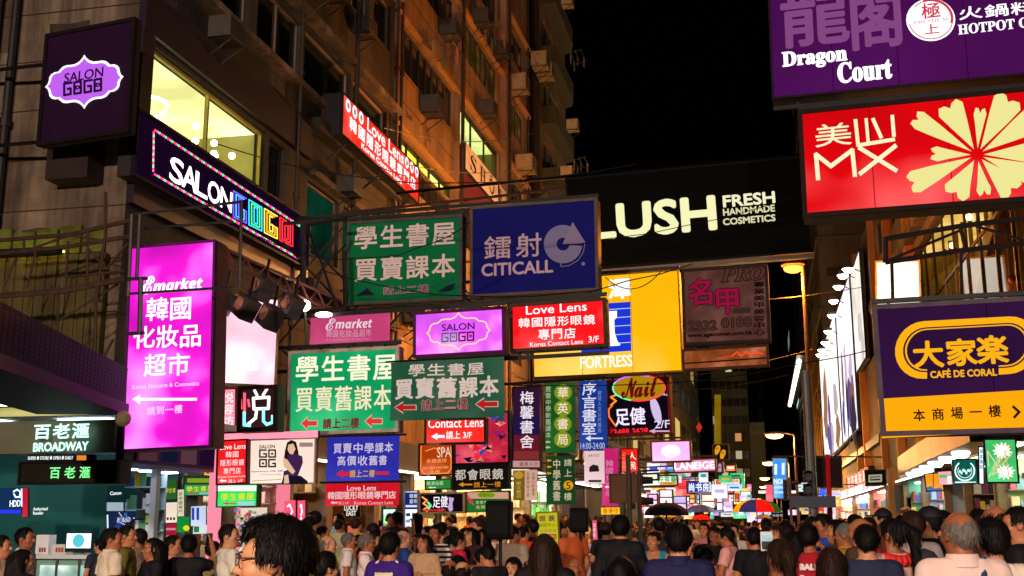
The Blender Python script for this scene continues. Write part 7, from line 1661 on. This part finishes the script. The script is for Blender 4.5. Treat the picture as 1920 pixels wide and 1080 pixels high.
def glasses_mesh():
    if 'glasses' in BODY: return BODY['glasses']
    mb = MB(); z0 = -NECK[2]
    for sd in (-1, 1):
        P = [(.032 * sd + .026 * math.cos(t), .113 - .004 * abs(math.cos(t)), 1.597 + z0 + .018 * math.sin(t)) for t in np.linspace(0, 2 * math.pi, 15)]
        mb.path(P, .0022, 5); mb.tube((.058 * sd, .108, 1.603 + z0), (.084 * sd, -.005, 1.604 + z0), .0025, .0025, 5)
    mb.tube((-.007, .115, 1.602 + z0), (.007, .115, 1.602 + z0), .0022)
    mb.path([(-.058, .112, 1.615 + z0), (.058, .112, 1.615 + z0)], .003, 5)
    o = mb.build('glasses', df('#8a8078', .25, metal=.8)); me = o.data; bpy.data.objects.remove(o); BODY['glasses'] = me; return me
def put(me, name, mat, par, loc=(0, 0, 0), rot=None, label=None, smooth=True):
    o = bpy.data.objects.new(name, me); SC.collection.objects.link(o); o.parent = par; o.location = loc
    if rot is not None: o.rotation_euler = rot
    if mat is not None:
        for sl in o.material_slots: sl.link = 'OBJECT'; sl.material = mat
    if label: o['label'] = label
    return o
def hairmat(c1, c2):
    m, nt, o = _new('hair'); b = nt.nodes.new('ShaderNodeBsdfPrincipled'); tc = nt.nodes.new('ShaderNodeTexCoord'); mp = nt.nodes.new('ShaderNodeMapping')
    mp.inputs['Scale'].default_value = (1, 1, .12); nz = nt.nodes.new('ShaderNodeTexNoise'); nz.inputs['Scale'].default_value = 120; nz.inputs['Detail'].default_value = 3
    cr = nt.nodes.new('ShaderNodeMix'); cr.data_type = 'RGBA'; cr.inputs['A'].default_value = lin(c1); cr.inputs['B'].default_value = lin(c2)
    bp = nt.nodes.new('ShaderNodeBump'); bp.inputs['Strength'].default_value = .5; bp.inputs['Distance'].default_value = .006
    L = nt.links.new; L(tc.outputs['Object'], mp.inputs[0]); L(mp.outputs[0], nz.inputs['Vector']); L(nz.outputs[0], cr.inputs['Factor']); L(cr.outputs['Result'], b.inputs['Base Color'])
    L(nz.outputs[0], bp.inputs['Height']); L(bp.outputs[0], b.inputs['Normal']); b.inputs['Roughness'].default_value = .62; b.inputs['Specular IOR Level'].default_value = .18; L(b.outputs[0], o.inputs[0])
    return m
HAIR = {'black': hairmat('#040303', '#120e0c'), 'brown': hairmat('#140b07', '#382318'), 'grey': hairmat('#4a443e', '#8a8278'), 'white': hairmat('#88807a', '#c8c0b8'), 'dark brown': hairmat('#090605', '#20150f')}
SKIN = [df('#c07c56', .5, .12, 9, spec=.35), df('#b06a46', .5, .12, 9, spec=.35), df('#d09068', .5, .12, 9, spec=.35), df('#a05e3e', .5, .12, 9, spec=.35)]
PN = [0]
def person(px, ytop, Y, face, label, shirt, hair='black', hs='short', pose=('down', 'down'), style='tee', look=0, nod=0, skin=None, trousers='#16161c', g=1.0, glasses_=False, cap=None, sit=False, stride=0.0, collar=False, wide=1.0, short=False, group=None, shirt_mat=None):
    """px, ytop: where the top of the head is seen; face: heading, 0 = walking away down the street, 90 = to the left"""
    Y = Y * (1.0 if Y < 4 else (1.17 if Y < 9 else 1.1)); top = PY(px, ytop, Y); base = 1.738; full = top[2] - .004
    sc = full / base
    if sit: sc = .97
    o = bpy.data.objects.new('person', body_mesh(*pose, look, nod, stride, sit)); SC.collection.objects.link(o)
    o.location = (top[0], Y, .006 if not sit else full - base * sc); o.rotation_euler = (0, 0, R(face)); o.scale = (sc * wide, sc * wide, sc)
    o['label'] = label; o['category'] = 'person'; o['group'] = group or 'people in the street crowd'
    for sl in o.material_slots: sl.link = 'OBJECT'; sl.material = SKIN[(PN[0] * 7) % 4 if skin is None else skin]
    PN[0] += 1
    hr = (R(nod), 0, R(look))
    hm = HAIR[hair]
    HK = 1.0
    if hs: put(hair_mesh(hs), 'hair', hm, o, NECK, hr).scale = (HK,) * 3
    if cap: put(cap_mesh(), 'cap', df(cap, .7), o, NECK, hr).scale = (HK,) * 3
    put(eye_mesh(), 'eyes', None, o, NECK, hr).scale = (HK,) * 3
    if glasses_: put(glasses_mesh(), 'glasses', None, o, NECK, hr).scale = (HK,) * 3
    sm = shirt_mat or df(shirt, .75, .15, 5, spec=.2)
    put(shirt_mesh(*pose, style, g), 'shirt' if style != 'jacket' else 'jacket', sm, o)
    if collar: put(collar_mesh(), 'collar', sm, o)
    tm = df(trousers, .75, .1, 4, spec=.2)
    put(trouser_mesh(stride, sit, short), 'trousers', tm, o); put(shoe_mesh(stride, sit), 'shoes', df('#1a1614', .5), o)
    return o
def extra(o, name, mb, mat, local=True):
    return mb.build(name, mat, o, True)
def phone(o, at, rx=0, label='dark phone held up', col='#101014', screen=None, rz=0):
    """a phone in the hand: its own thing"""
    M = o.matrix_basis @ Matrix.Translation(at) @ Matrix.Rotation(rz, 4, 'Z') @ Matrix.Rotation(rx, 4, 'X')
    t = thing('phone', label, 'phone'); t.matrix_world = M
    mb = MB(); mb.box((-.038, -.005, -.075), (.038, .005, .075)); mb.build('case', df(col, .4), t, True)
    mb = MB(); mb.quad((.034, .0055, -.07), (-.034, .0055, -.07), (-.034, .0055, .07), (.034, .0055, .07)) if False else mb.quad((-.034, -.0056, -.07), (.034, -.0056, -.07), (.034, -.0056, .07), (-.034, -.0056, .07))
    mb.build('screen', em(screen, 1.2) if screen else df('#08080a', .15), t, True)
def strap(o, sd, col, w=.03):
    mb = MB(); P = [(.11 * sd, .1, 1.34), (.115 * sd, .05, 1.435), (.1 * sd, -.03, 1.465), (.06 * sd, -.115, 1.36), (-.04 * sd, -.13, 1.12), (-.13 * sd, -.1, .92)]
    for a, b in zip(P, P[1:]): mb.tube(a, b, w * .55, w * .55, 6)
    mb.build('bag_strap', df(col, .7), o, True)
def back_text(o, rows, col):
    mb = MB()
    for txt, z, w, h in rows:
        v, fs, _ = glyphs(txt); n0 = len(mb.v)
        put_text(mb, txt, 0, z, w, h, 0, .006)
        for i in range(n0, len(mb.v)):
            a, y, b = mb.v[i]; rr = 1 - (a / .2) ** 2; mb.v[i] = (a, -.142 * max(.1, rr) ** .5 + .005 - .02 * max(0, .3 - abs(b - 1.3)) + y, b)
    return mb.build('lettering', df(col, .6), o, True)
PP = person
# ---- left, by the corner shop ----
PP(6, 1000, 8.6, -80, 'person cut by the left edge of the picture in a pale patterned top', '#c8a890', hair='dark brown', pose=('down', 'chest'))
PP(50, 985, 9.6, -75, 'man in a white patterned shirt facing right, nearest the blue display panel', '#e8dcd0', hs='short', pose=('down', 'down'), collar=True, look=-10)
PP(46, 1026, 7.8, -30, 'woman with long dark hair and black top in front of the white patterned shirt', '#1a1614', hs='long', hair='dark brown')
o = PP(213, 985, 9.3, -38, 'man in a cream short-sleeved shirt seen from behind before the white counter', '#e4d2b4', pose=('down', 'down'), look=-35, hair='dark brown', collar=True)
PP(241, 981, 10.4, -65, 'man in an olive jacket behind the cream-shirted man', '#6a6424', style='jacket', look=-20, hair='dark brown')
PP(262, 988, 11.4, 55, 'man with swept hair facing left behind the olive jacket', '#7a6a58', look=20)
PP(189, 1008, 13.4, 60, 'shop attendant with a dark cap of hair behind the computer', '#2a3040', look=20, hs='full')
PP(287, 1005, 9.6, 140, 'woman with long black hair, glasses and black top facing the shop', '#16141a', hs='long', glasses_=True, pose=('chest', 'chest'), look=-10)
PP(326, 1000, 10.8, -60, 'man in a salmon pink shirt seen from behind by the red panel', '#e0a08a', hair='dark brown', look=-15, style='long')
o = PP(356, 1000, 9.9, 10, 'person in a printed black tee holding a phone up to the face', '#141418', hs='full', pose=('raise', 'down'), look=15); phone(o, (.16, .24, 1.66), 0, 'dark phone raised by the person in the black tee')
PP(432, 979, 9.7, -45, 'man in a cream tee with a shoulder strap beside the packet board', '#e6dcc8', pose=('chest', 'strap'), look=-40, hair='dark brown'); strap(bpy.context.scene.objects[-1] if False else SC.objects[[x.name for x in SC.objects if x.type == 'MESH' and x.parent is None and x.name.startswith('person')][-1]], -1, '#5a5a40')
PP(402, 1012, 11.0, -20, 'partly hidden person in a tan vest behind the cream tee man', '#9a8a5a', look=-30)
def shoulder_bag(label_px, nm, col, at, size):
    o = [x for x in SC.objects if x.parent is None and x.name.startswith('person') and label_px in x['label']][0]
    mb = MB(); mb.ball((0, 0, 0), 1, 12, 0, size); mb.v = [(a + at[0], b + at[1], c + at[2]) for a, b, c in mb.v]; mb.build(nm, df(col, .6, .2, 6), o, True, True)
# ---- the big head in front ----
o = PP(517, 962, 3.2, 100, 'near man with thick black hair and glasses looking left, largest head in front', '#2a2628', hs='quiff', glasses_=True, look=6, skin=2, wide=1.0)
PP(470, 1052, 6.2, -20, 'person in a cream top half hidden by the near man with glasses', '#d8ccb8', hair='dark brown')
PP(612, 1031, 6.3, -15, 'dark-haired person in a black top just right of the near man with glasses', '#151216', hs='full', pose=('down', 'down'), look=-25)
# ---- middle left group ----
PP(576, 992, 14.2, 75, 'woman in white facing left by the pink glowing panels', '#f0e4dc', hs='bob', pose=('chest', 'chest'))
PP(606, 984, 14.6, -60, 'dark-haired person in a white shirt beside the woman in white', '#ece4d8')
PP(637, 971, 18.0, -15, 'man in a pale green tee from behind near the plank wall', '#b8b888', hair='dark brown')
PP(616, 1000, 10.6, -75, 'balding grey man in a white shirt facing right', '#ecd8cc', hs='bald', hair='grey', collar=True, pose=('down', 'chest'))
PP(655, 996, 13.0, -70, 'man in a white shirt with close grey hair behind the clapping man', '#f0e0d8', hair='grey', collar=True)
PP(674, 1000, 13.6, -60, 'person in an orange top with a blue bag behind the clapping man', '#e06a2a', hair='black', pose=('down', 'chest'))
PP(689, 997, 11.3, -75, 'grey-haired man in a white polo with hands together at his chin', '#f4dcd8', hair='grey', collar=True, pose=('chin', 'chin'), glasses_=True)
PP(706, 990, 14.5, -50, 'dark-haired person in black peering past the grey-haired polo man', '#201a1e')
PP(727, 992, 14.9, -40, 'bald-fronted man in brown deep behind the purple jersey', '#4a3830', hs='bald', hair='dark brown')
o = PP(733, 995, 7.9, -8, 'man in a purple football jersey with pale back lettering', '#3a1c78', hs='full', look=-10); back_text(o, [('NANAMI', 1.34, .17, .042), ('9', 1.16, .1, .2)], '#e8d8b8')
mb = MB()
for sd in (-1, 1): mb.tube((.085 * sd, -.06, 1.462), (.215 * sd, -.03, 1.36), .014, .014, 6)
mb.build('shoulder_stripe', df('#f0e0e0', .7), o, True)
PP(745, 972, 17.5, -20, 'man with a raised arm before the pale green poster panel', '#c89070', pose=('raise', 'down'))
PP(757, 991, 12.8, -60, 'older man in a blue vest with folded arms', '#24408a', hs='bald', hair='grey', pose=('fold', 'fold'), style='tee')
PP(784, 998, 13.2, 160, 'woman in a white blouse standing behind the beige jacket', '#f0e8e4', hs='bob')
o = PP(795, 999, 12.0, 168, 'woman in a beige jacket with arms folded facing the viewer', '#c8a078', hs='shoulder', pose=('fold', 'fold'), style='jacket', glasses_=False)
STR = _new('striped_cloth'); m_, nt_, o_n = STR
b_ = nt_.nodes.new('ShaderNodeBsdfPrincipled'); tc_ = nt_.nodes.new('ShaderNodeTexCoord'); wv = nt_.nodes.new('ShaderNodeTexWave'); wv.bands_direction = 'Z'; wv.inputs['Scale'].default_value = 4.6; cr_ = nt_.nodes.new('ShaderNodeValToRGB')
cr_.color_ramp.elements[0].color = lin('#1a1418'); cr_.color_ramp.elements[1].color = lin('#f0dcd0'); cr_.color_ramp.elements[0].position = .42; cr_.color_ramp.elements[1].position = .5
nt_.links.new(tc_.outputs['Object'], wv.inputs[0]); nt_.links.new(wv.outputs[0], cr_.inputs[0]); nt_.links.new(cr_.outputs[0], b_.inputs['Base Color']); nt_.links.new(b_.outputs[0], o_n.inputs[0]); b_.inputs['Roughness'].default_value = .8
PP(816, 981, 12.6, 160, 'man in a black and white striped tee with folded arms', '#ffffff', pose=('fold', 'fold'), shirt_mat=m_, look=15)
PP(829, 976, 14.0, -10, 'tall dark-haired man in a dusty tan tee behind the striped tee', '#b08a78')
PP(851, 985, 16.5, 20, 'short person with a round dark head near the bright optician shop', '#3a4048')
o = PP(861, 994, 12.7, -60, 'woman in a hot pink tee with a lime bag', '#e01c4c', hs='tail', pose=('chest', 'down')); 
mb = MB(); mb.cbox((-.24, -.02, .98), (.1, .2, .26)); mb.build('lime_bag', df('#a8d020', .6), o, True)
PP(870, 988, 14.6, 120, 'dark figure in black standing between the pink tee and the loudspeaker', '#1c1816')
PP(881, 986, 13.8, 150, 'woman with reddish face in a dark top left of the large loudspeaker', '#3a2226', hs='shoulder', pose=('chest', 'chest'))
PP(893, 981, 14.4, 165, 'man in a dark polo looking out beside the large loudspeaker', '#201e24', collar=True)
PP(904, 989, 14.0, 140, 'person in a dark top tucked against the large loudspeaker', '#2a2024', hs='bob')
PP(845, 1044, 10.6, -20, 'seated bald man in a blue shirt low in the crowd', '#3a56b8', hs='bald', hair='dark brown', sit=True, skin=1)
PP(868, 1046, 9.2, 5, 'seated bald man in a dusty mauve tee seen from behind', '#8a6a6c', hs='bald', hair='dark brown', sit=True)
PP(858, 1036, 11.3, 30, 'seated dark-haired person between the two bald men', '#4a2c28', hs='bob', sit=True)
PP(917, 1016, 9.8, 40, 'man in a dark top bending forward under the large loudspeaker', '#1c181c', nod=-25, pose=('chest', 'chest'))
PP(902, 1024, 10.6, 10, 'person in a dusty pink shirt stooping left of the bending man', '#b07c74', nod=-20)
PP(962, 1042, 11.0, 175, 'seated child in a dark top holding a pale toy', '#1e1a20', hs='full', pose=('chest', 'chest'), sit=True)
PP(963, 983, 13.6, -15, 'man in a sandy grey tee from behind just right of the large loudspeaker', '#b09a84', look=-30, pose=('chest', 'down'))
PP(983, 983, 15.6, -35, 'person in a bright orange tee with an arm bent', '#e8501c', pose=('chest', 'strap'))
PP(997, 977, 18.5, 5, 'person in a light blue shirt near the yellow placard', '#c8d8f0', hair='brown', collar=True)
PP(1021, 996, 6.8, 8, 'woman with shoulder-length brown hair in a black jacket, back turned, below the yellow placard', '#14100f', hs='shoulder', hair='brown', style='jacket', wide=1.02)
PP(1078, 1042, 12.5, 170, 'seated person in a bright orange top at the foot of the small loudspeaker', '#f04c1c', hs=None, sit=True, pose=('chest', 'chest'))
PP(1060, 984, 19, 160, 'person in a yellow-green top behind the yellow placard', '#b8c02a', pose=('chest', 'chest'))
PP(1087, 990, 17, 170, 'man in a white shirt playing at a stand behind the small loudspeaker', '#e8d4cc', pose=('chest', 'chest'), hs='full')
# ---- centre right ----
PP(1163, 964, 10.6, 4, 'tall man in a black long-sleeved shirt seen from behind, right of the small loudspeaker', '#16171a', style='long', hs='full', collar=True, wide=1.04, pose=('chest', 'down'))
PP(1165, 1038, 6.6, 0, 'dark-haired person in black below the tall black-shirted man', '#0e0d0d', hs='shoulder')
PP(1225, 994, 12.4, 172, 'woman in a turquoise strap top facing the viewer', '#1490a8', style='tank', hs='bun', hair='dark brown', look=-10)
PP(1244, 977, 15.8, 165, 'man with an orange-lit face in grey above the turquoise top', '#4a4444', look=10)
PP(1271, 977, 6.9, 6, 'broad man in a navy shirt with thick black hair seen from behind', '#20204a', hs='full', collar=True, wide=1.08, g=1.06)
PP(1319, 1016, 7.4, -14, 'woman with gathered dark hair and bare shoulder right of the broad navy man', '#b06a48', style='tank', hs='bun', pose=('down', 'raise'))
PP(1320, 977, 16.4, 170, 'man in a dusty pink shirt facing the viewer with a red bag', '#c07a78')
PP(1340, 982, 13.6, 178, 'woman in black with long hair looking down at a phone', '#141214', hs='long', pose=('chest', 'chest'), nod=-20)
PP(1352, 977, 15.2, 160, 'man in a dark top right of the long-haired woman in black', '#2a2022')
o = PP(1365, 985, 12.6, 75, 'woman in a pink and white tee and black trousers looking at a phone', '#f0a8a0', hs='short', pose=('chest', 'chest'), trousers='#0e0e12', nod=-15); phone(o, (.02, .3, 1.2), 0, 'pale phone held by the woman in the pink and white tee', screen='#d8e8f0')
o = PP(1415, 985, 11.4, -12, 'man in a black tee and shorts holding up a white tablet', '#111216', pose=('phone', 'down'), short=True, trousers='#6a5038')
t = thing('tablet', 'white tablet with a lit screen held up in the crowd', 'tablet', tuple(PY(1438, 1018, 12.1)))
a = PY(1427, 1033, 12.1); b = PY(1448, 997, 12.1); mb = MB(); mb.box((a[0], 12.1, a[2]), (b[0], 12.115, b[2])); mb.build('case', df('#e8e4e0', .4), t)
mb = MB(); a2 = PY(1429, 1015, 12.1); b2 = PY(1446, 1003, 12.1); mb.quad((a2[0], 12.094, a2[2]), (b2[0], 12.094, a2[2]), (b2[0], 12.094, b2[2]), (a2[0], 12.094, b2[2])); mb.build('screen', em('#b8d8e0', .9), t)
mb = MB(); a2 = PY(1429, 1030, 12.1); b2 = PY(1446, 1015, 12.1); mb.quad((a2[0], 12.095, a2[2]), (b2[0], 12.095, a2[2]), (b2[0], 12.095, b2[2]), (a2[0], 12.095, b2[2])); mb.build('screen_shade', df('#101010', .3), t)
PP(1461, 1004, 6.0, 6, 'woman with a long brown ponytail and pale pink top, back turned', '#e8b8b4', hs='tail', hair='brown', look=12)
PP(1453, 982, 12.2, 150, 'woman with a rosy face behind the white tablet', '#5a2c28', hs='bob', hair='brown')
PP(1470, 976, 13.2, 60, 'man in profile facing left behind the ponytailed woman', '#241e20')
PP(1486, 990, 9.2, 20, 'dark-haired woman with tanned neck left of the red jersey', '#5a3428', hs='bob')
o = PP(1514, 977, 8.6, -4, 'man in a dark red football jersey with a white number eleven', '#a81428', hs='short', wide=1.04); back_text(o, [('BALE', 1.345, .15, .045), ('11', 1.15, .15, .24)], '#f0dcd4')
PP(1556, 1020, 6.5, 8, 'woman with a rounded brown bob right of the red jersey', '#2a2420', hs='bob', hair='brown')
o = PP(1547, 958, 12.2, 120, 'young man looking down with a bright blue backpack', '#2a50b8', nod=-20, pose=('strap', 'strap'))
mb = MB(); mb.ball((0, -.2, 1.22), .2, 12, 0, (.85, .6, 1.2)); mb.build('backpack', df('#1c38a8', .6, .2, 6), o, True)
PP(1567, 970, 11.0, 75, 'woman with dark hair in profile beside the mustard shirt', '#5a3a30', hs='bob', look=10)
PP(1583, 977, 10.6, 70, 'grey-haired man in a mustard yellow shirt facing left', '#d89a38', hair='grey', collar=True, pose=('down', 'chest'))
PP(1622, 978, 7.2, 4, 'man with a close crop in a slate navy tee seen from behind', '#262c48', hs='short', wide=1.05, g=1.04)
PP(1610, 966, 9.6, 60, 'bald man facing left just behind the slate navy tee', '#4a3428', hs=None)
PP(1600, 961, 13.0, 55, 'man with a sharp profile facing left near the peach fascia', '#1e1c22')
PP(1668, 966, 7.4, 35, 'woman with a black ponytail and red scarf looking at a phone', '#d8a89c', hs='tail', pose=('chest', 'chest'), look=25, collar=False)
mb = MB(); 
for t in np.linspace(-2.4, 2.4, 14)[:-1]: mb.tube((.1 * math.sin(t), -.01 + .1 * -math.cos(t), 1.44 - .03 * math.cos(t)), (.1 * math.sin(t + .38), -.01 + .1 * -math.cos(t + .38), 1.44 - .03 * math.cos(t + .38)), .042, .042, 8)
sc_ = mb.build('scarf', df('#e02a24', .7, .2, 8), [x for x in SC.objects if x.parent is None and x.name.startswith('person')][-1], True, True)
PP(1652, 953, 14.5, 80, 'person in a black cap seen over the heads near the rounded tan pier', '#24262a', cap='#101012')
PP(1708, 955, 9.4, 18, 'man with tousled brown hair in a grey tee, back turned', '#a89a94', hair='brown', hs='full', pose=('strap', 'down'), look=15)
o = PP(1738, 949, 9.8, 65, 'man in a black cap with one arm raised to take a photo', '#121316', cap='#0e0e10', hs='short', pose=('raise', 'down')); phone(o, (.2, .22, 1.74), 0, 'phone held high by the man in the black cap')
o = PP(1795, 950, 5.6, 10, 'elderly balding man in a pale pink shirt with a navy strap, back turned', '#f0d0c4', hs='bald', hair='grey', collar=True, wide=1.06, g=1.05, look=14); strap(o, 1, '#1c3a6a')
o = PP(1854, 967, 5.9, 8, 'short black-haired woman in a white top with a thin black strap, at the right', '#f2dcc8', hs='full', pose=('strap', 'down'), look=10); strap(o, 1, '#1a1612', .018)
PP(1862, 941, 7.6, 20, 'older man with thinning brown hair in a charcoal top behind the white top', '#26262e', hs='bald', hair='brown', wide=1.06)
PP(1906, 944, 7.4, 70, 'man in black facing left at the right edge of the picture', '#141416', look=10, wide=1.03)
PP(1832, 952, 11.5, 30, 'man with a dark round head between the balding men', '#1e1c1e', hs='full')
PP(1766, 955, 11.8, 10, 'dark-haired person beyond the raised arm', '#3a2c2a', hs='full')
PP(1690, 962, 12.8, 40, 'dark head seen just left of the tousled brown hair', '#2a2426')
PP(1893, 470, 29.5, 120, 'person in a peach top standing inside the yellow-lit glass hall', '#d8905a', hs='full') if False else None
h_ = PP(1890, 958, 28.8, 60, 'person in a peach top standing inside the yellow-lit glass hall', '#d8905a', hs='full', pose=('chest', 'chest'), trousers='#1c3a4a')
q = PX(1893, 468, 6.9); h_.location = (6.9, q[1], 6.62); h_.scale = (1, 1, 1); h_['group'] = 'people indoors'

shoulder_bag('orange top with a blue bag', 'bag', '#2a3a9a', (-.2, -.1, 1.12), (.1, .14, .17))
shoulder_bag('facing the viewer with a red bag', 'bag', '#c01c1c', (.24, .04, .98), (.09, .15, .17))
shoulder_bag('tousled brown hair in a grey tee', 'backpack', '#3a3438', (0, -.2, 1.2), (.16, .1, .22))
# ---- the crowd farther off: one mesh each ----
def far_mesh(pose, hs, stride, seed):
    vx = .026
    parts = []
    Fd = Field((-.42, -.2, -.01), (.42, .5, 1.85), vx); torso(Fd); legs(Fd, 0, stride); arms(Fd, *pose); head(Fd, rotz(.3 * (seed % 3 - 1))); parts.append((Fd.mesh(), 0))
    Fd = Field((-.42, -.2, .6), (.42, .5, 1.62), vx); torso(Fd, .02); arms(Fd, *pose, 'x', .02, .035, .62)
    for sd in (-1, 1): Fd.cap((.07 * sd, 0, .8), (.07 * sd, 0, .95), .11, .105, .06, .02)
    x, y, z = Fd.all(); Fd.cutf(.8 - z); Fd.cutf(z - 1.46); parts.append((Fd.mesh(), 1))
    Fd = Field((-.34, -.24, .0), (.34, .5, 1.12), vx); Fd.ell((0, 0, .94), (.158, .112, .13), .05, .012); legs(Fd, .02, stride); x, y, z = Fd.all(); Fd.cutf(z - .98); parts.append((Fd.mesh(), 2))
    Fd = Field((-.2, -.3, 1.1), (.2, .2, 1.9), .02); c = np.array([0, -.02, 1.63]); Fd.ell(c, (.094, .112, .108), .02, .008)
    if hs == 'long': Fd.cap((0, -.08, 1.6), (0, -.11, 1.3), .1, .085, .05)
    x, y, z = Fd.all(); Fd.cutf(np.minimum(y - .05, 1.68 - z)); Fd.cutf((1.53 if hs != 'long' else 1.2) - z); Fd.cutf(np.minimum(y + .03, 1.6 - z)); parts.append((Fd.mesh(), 3))
    V = []; Q = []; M_ = []; n = 0
    for (v, q), mi in parts: V.append(v); Q.append(q + n); M_.append(np.full(len(q), mi)); n += len(v)
    return to_mesh('person', np.concatenate(V), np.concatenate(Q), [SK, WHITE, BLACK, HAIR['black']], np.concatenate(M_))
FM = [far_mesh(('down', 'down'), 'short', .1, 0), far_mesh(('chest', 'down'), 'long', -.08, 1), far_mesh(('chest', 'chest'), 'short', .0, 2), far_mesh(('strap', 'down'), 'long', .12, 1), far_mesh(('fold', 'fold'), 'short', 0, 0)]
CLO = [('black', '#16161a'), ('charcoal', '#2c2c32'), ('white', '#e8dcd4'), ('navy', '#20284a'), ('red', '#b02424'), ('grey', '#7a7672'), ('pink', '#d88088'), ('tan', '#a8805a'), ('sky blue', '#88a8c8'), ('yellow', '#c8a030'), ('brown', '#4a3428'), ('cream', '#e0d0b0'), ('green', '#4a6a44'), ('orange', '#d0602a')]
WT = [6, 5, 11, 4, 4, 5, 5, 4, 4, 2, 3, 6, 2, 2]
BOT = ['#15151a', '#1e2436', '#2a2622', '#3a4050', '#5a5040']
rnd = random.Random(21); placed = []; cnt = 0; tries = 0
def zone(x):
    return 'by the left shop fronts' if x < -5 else ('in the middle of the street' if x < 1.8 else 'by the right shop fronts')
while cnt < 215 and tries < 6000:
    tries += 1
    Y = 15.5 + 75 * rnd.random() ** 1.7; x = rnd.uniform(-9.6, 5.6)
    px, py = prj((x, Y, 1.7))
    if px < 560 or px > 1940: continue
    if px < 700 and Y > 24: continue
    if 1376 < px < 1412 and Y < 42: continue
    if any((x - a) ** 2 + (Y - b) ** 2 < (.62 if Y < 40 else .5) ** 2 for a, b in placed): continue
    placed.append((x, Y)); k = rnd.choices(range(len(CLO)), WT)[0]; nm, col = CLO[k]; fm = rnd.randrange(len(FM)); back = rnd.random() < .4
    o = bpy.data.objects.new('person', FM[fm]); SC.collection.objects.link(o); sc_ = rnd.uniform(.93, 1.03) * 1.69 / 1.75
    o.location = (x, Y, .006 if -6.2 < x < 3.4 else .138); o.scale = (sc_ * rnd.uniform(.95, 1.1), sc_, sc_); o.rotation_euler = (0, 0, R((0 if back else 180) + rnd.uniform(-70, 70)))
    mats = [rnd.choice(SKIN), df(col, .8), df(rnd.choice(BOT), .8), HAIR[rnd.choice(['black', 'black', 'dark brown', 'brown'])]]
    for sl, m in zip(o.material_slots, mats): sl.link = 'OBJECT'; sl.material = m
    hl = 'long-haired' if fm in (1, 3) else 'short-haired'
    dist = 'mid-distance' if Y < 30 else ('distant' if Y < 55 else 'very distant tiny')
    o['label'] = '%s %s pedestrian in a %s top %s' % (dist, hl, nm, zone(x)); o['category'] = 'person'; o['group'] = 'pedestrians farther down the street'; cnt += 1
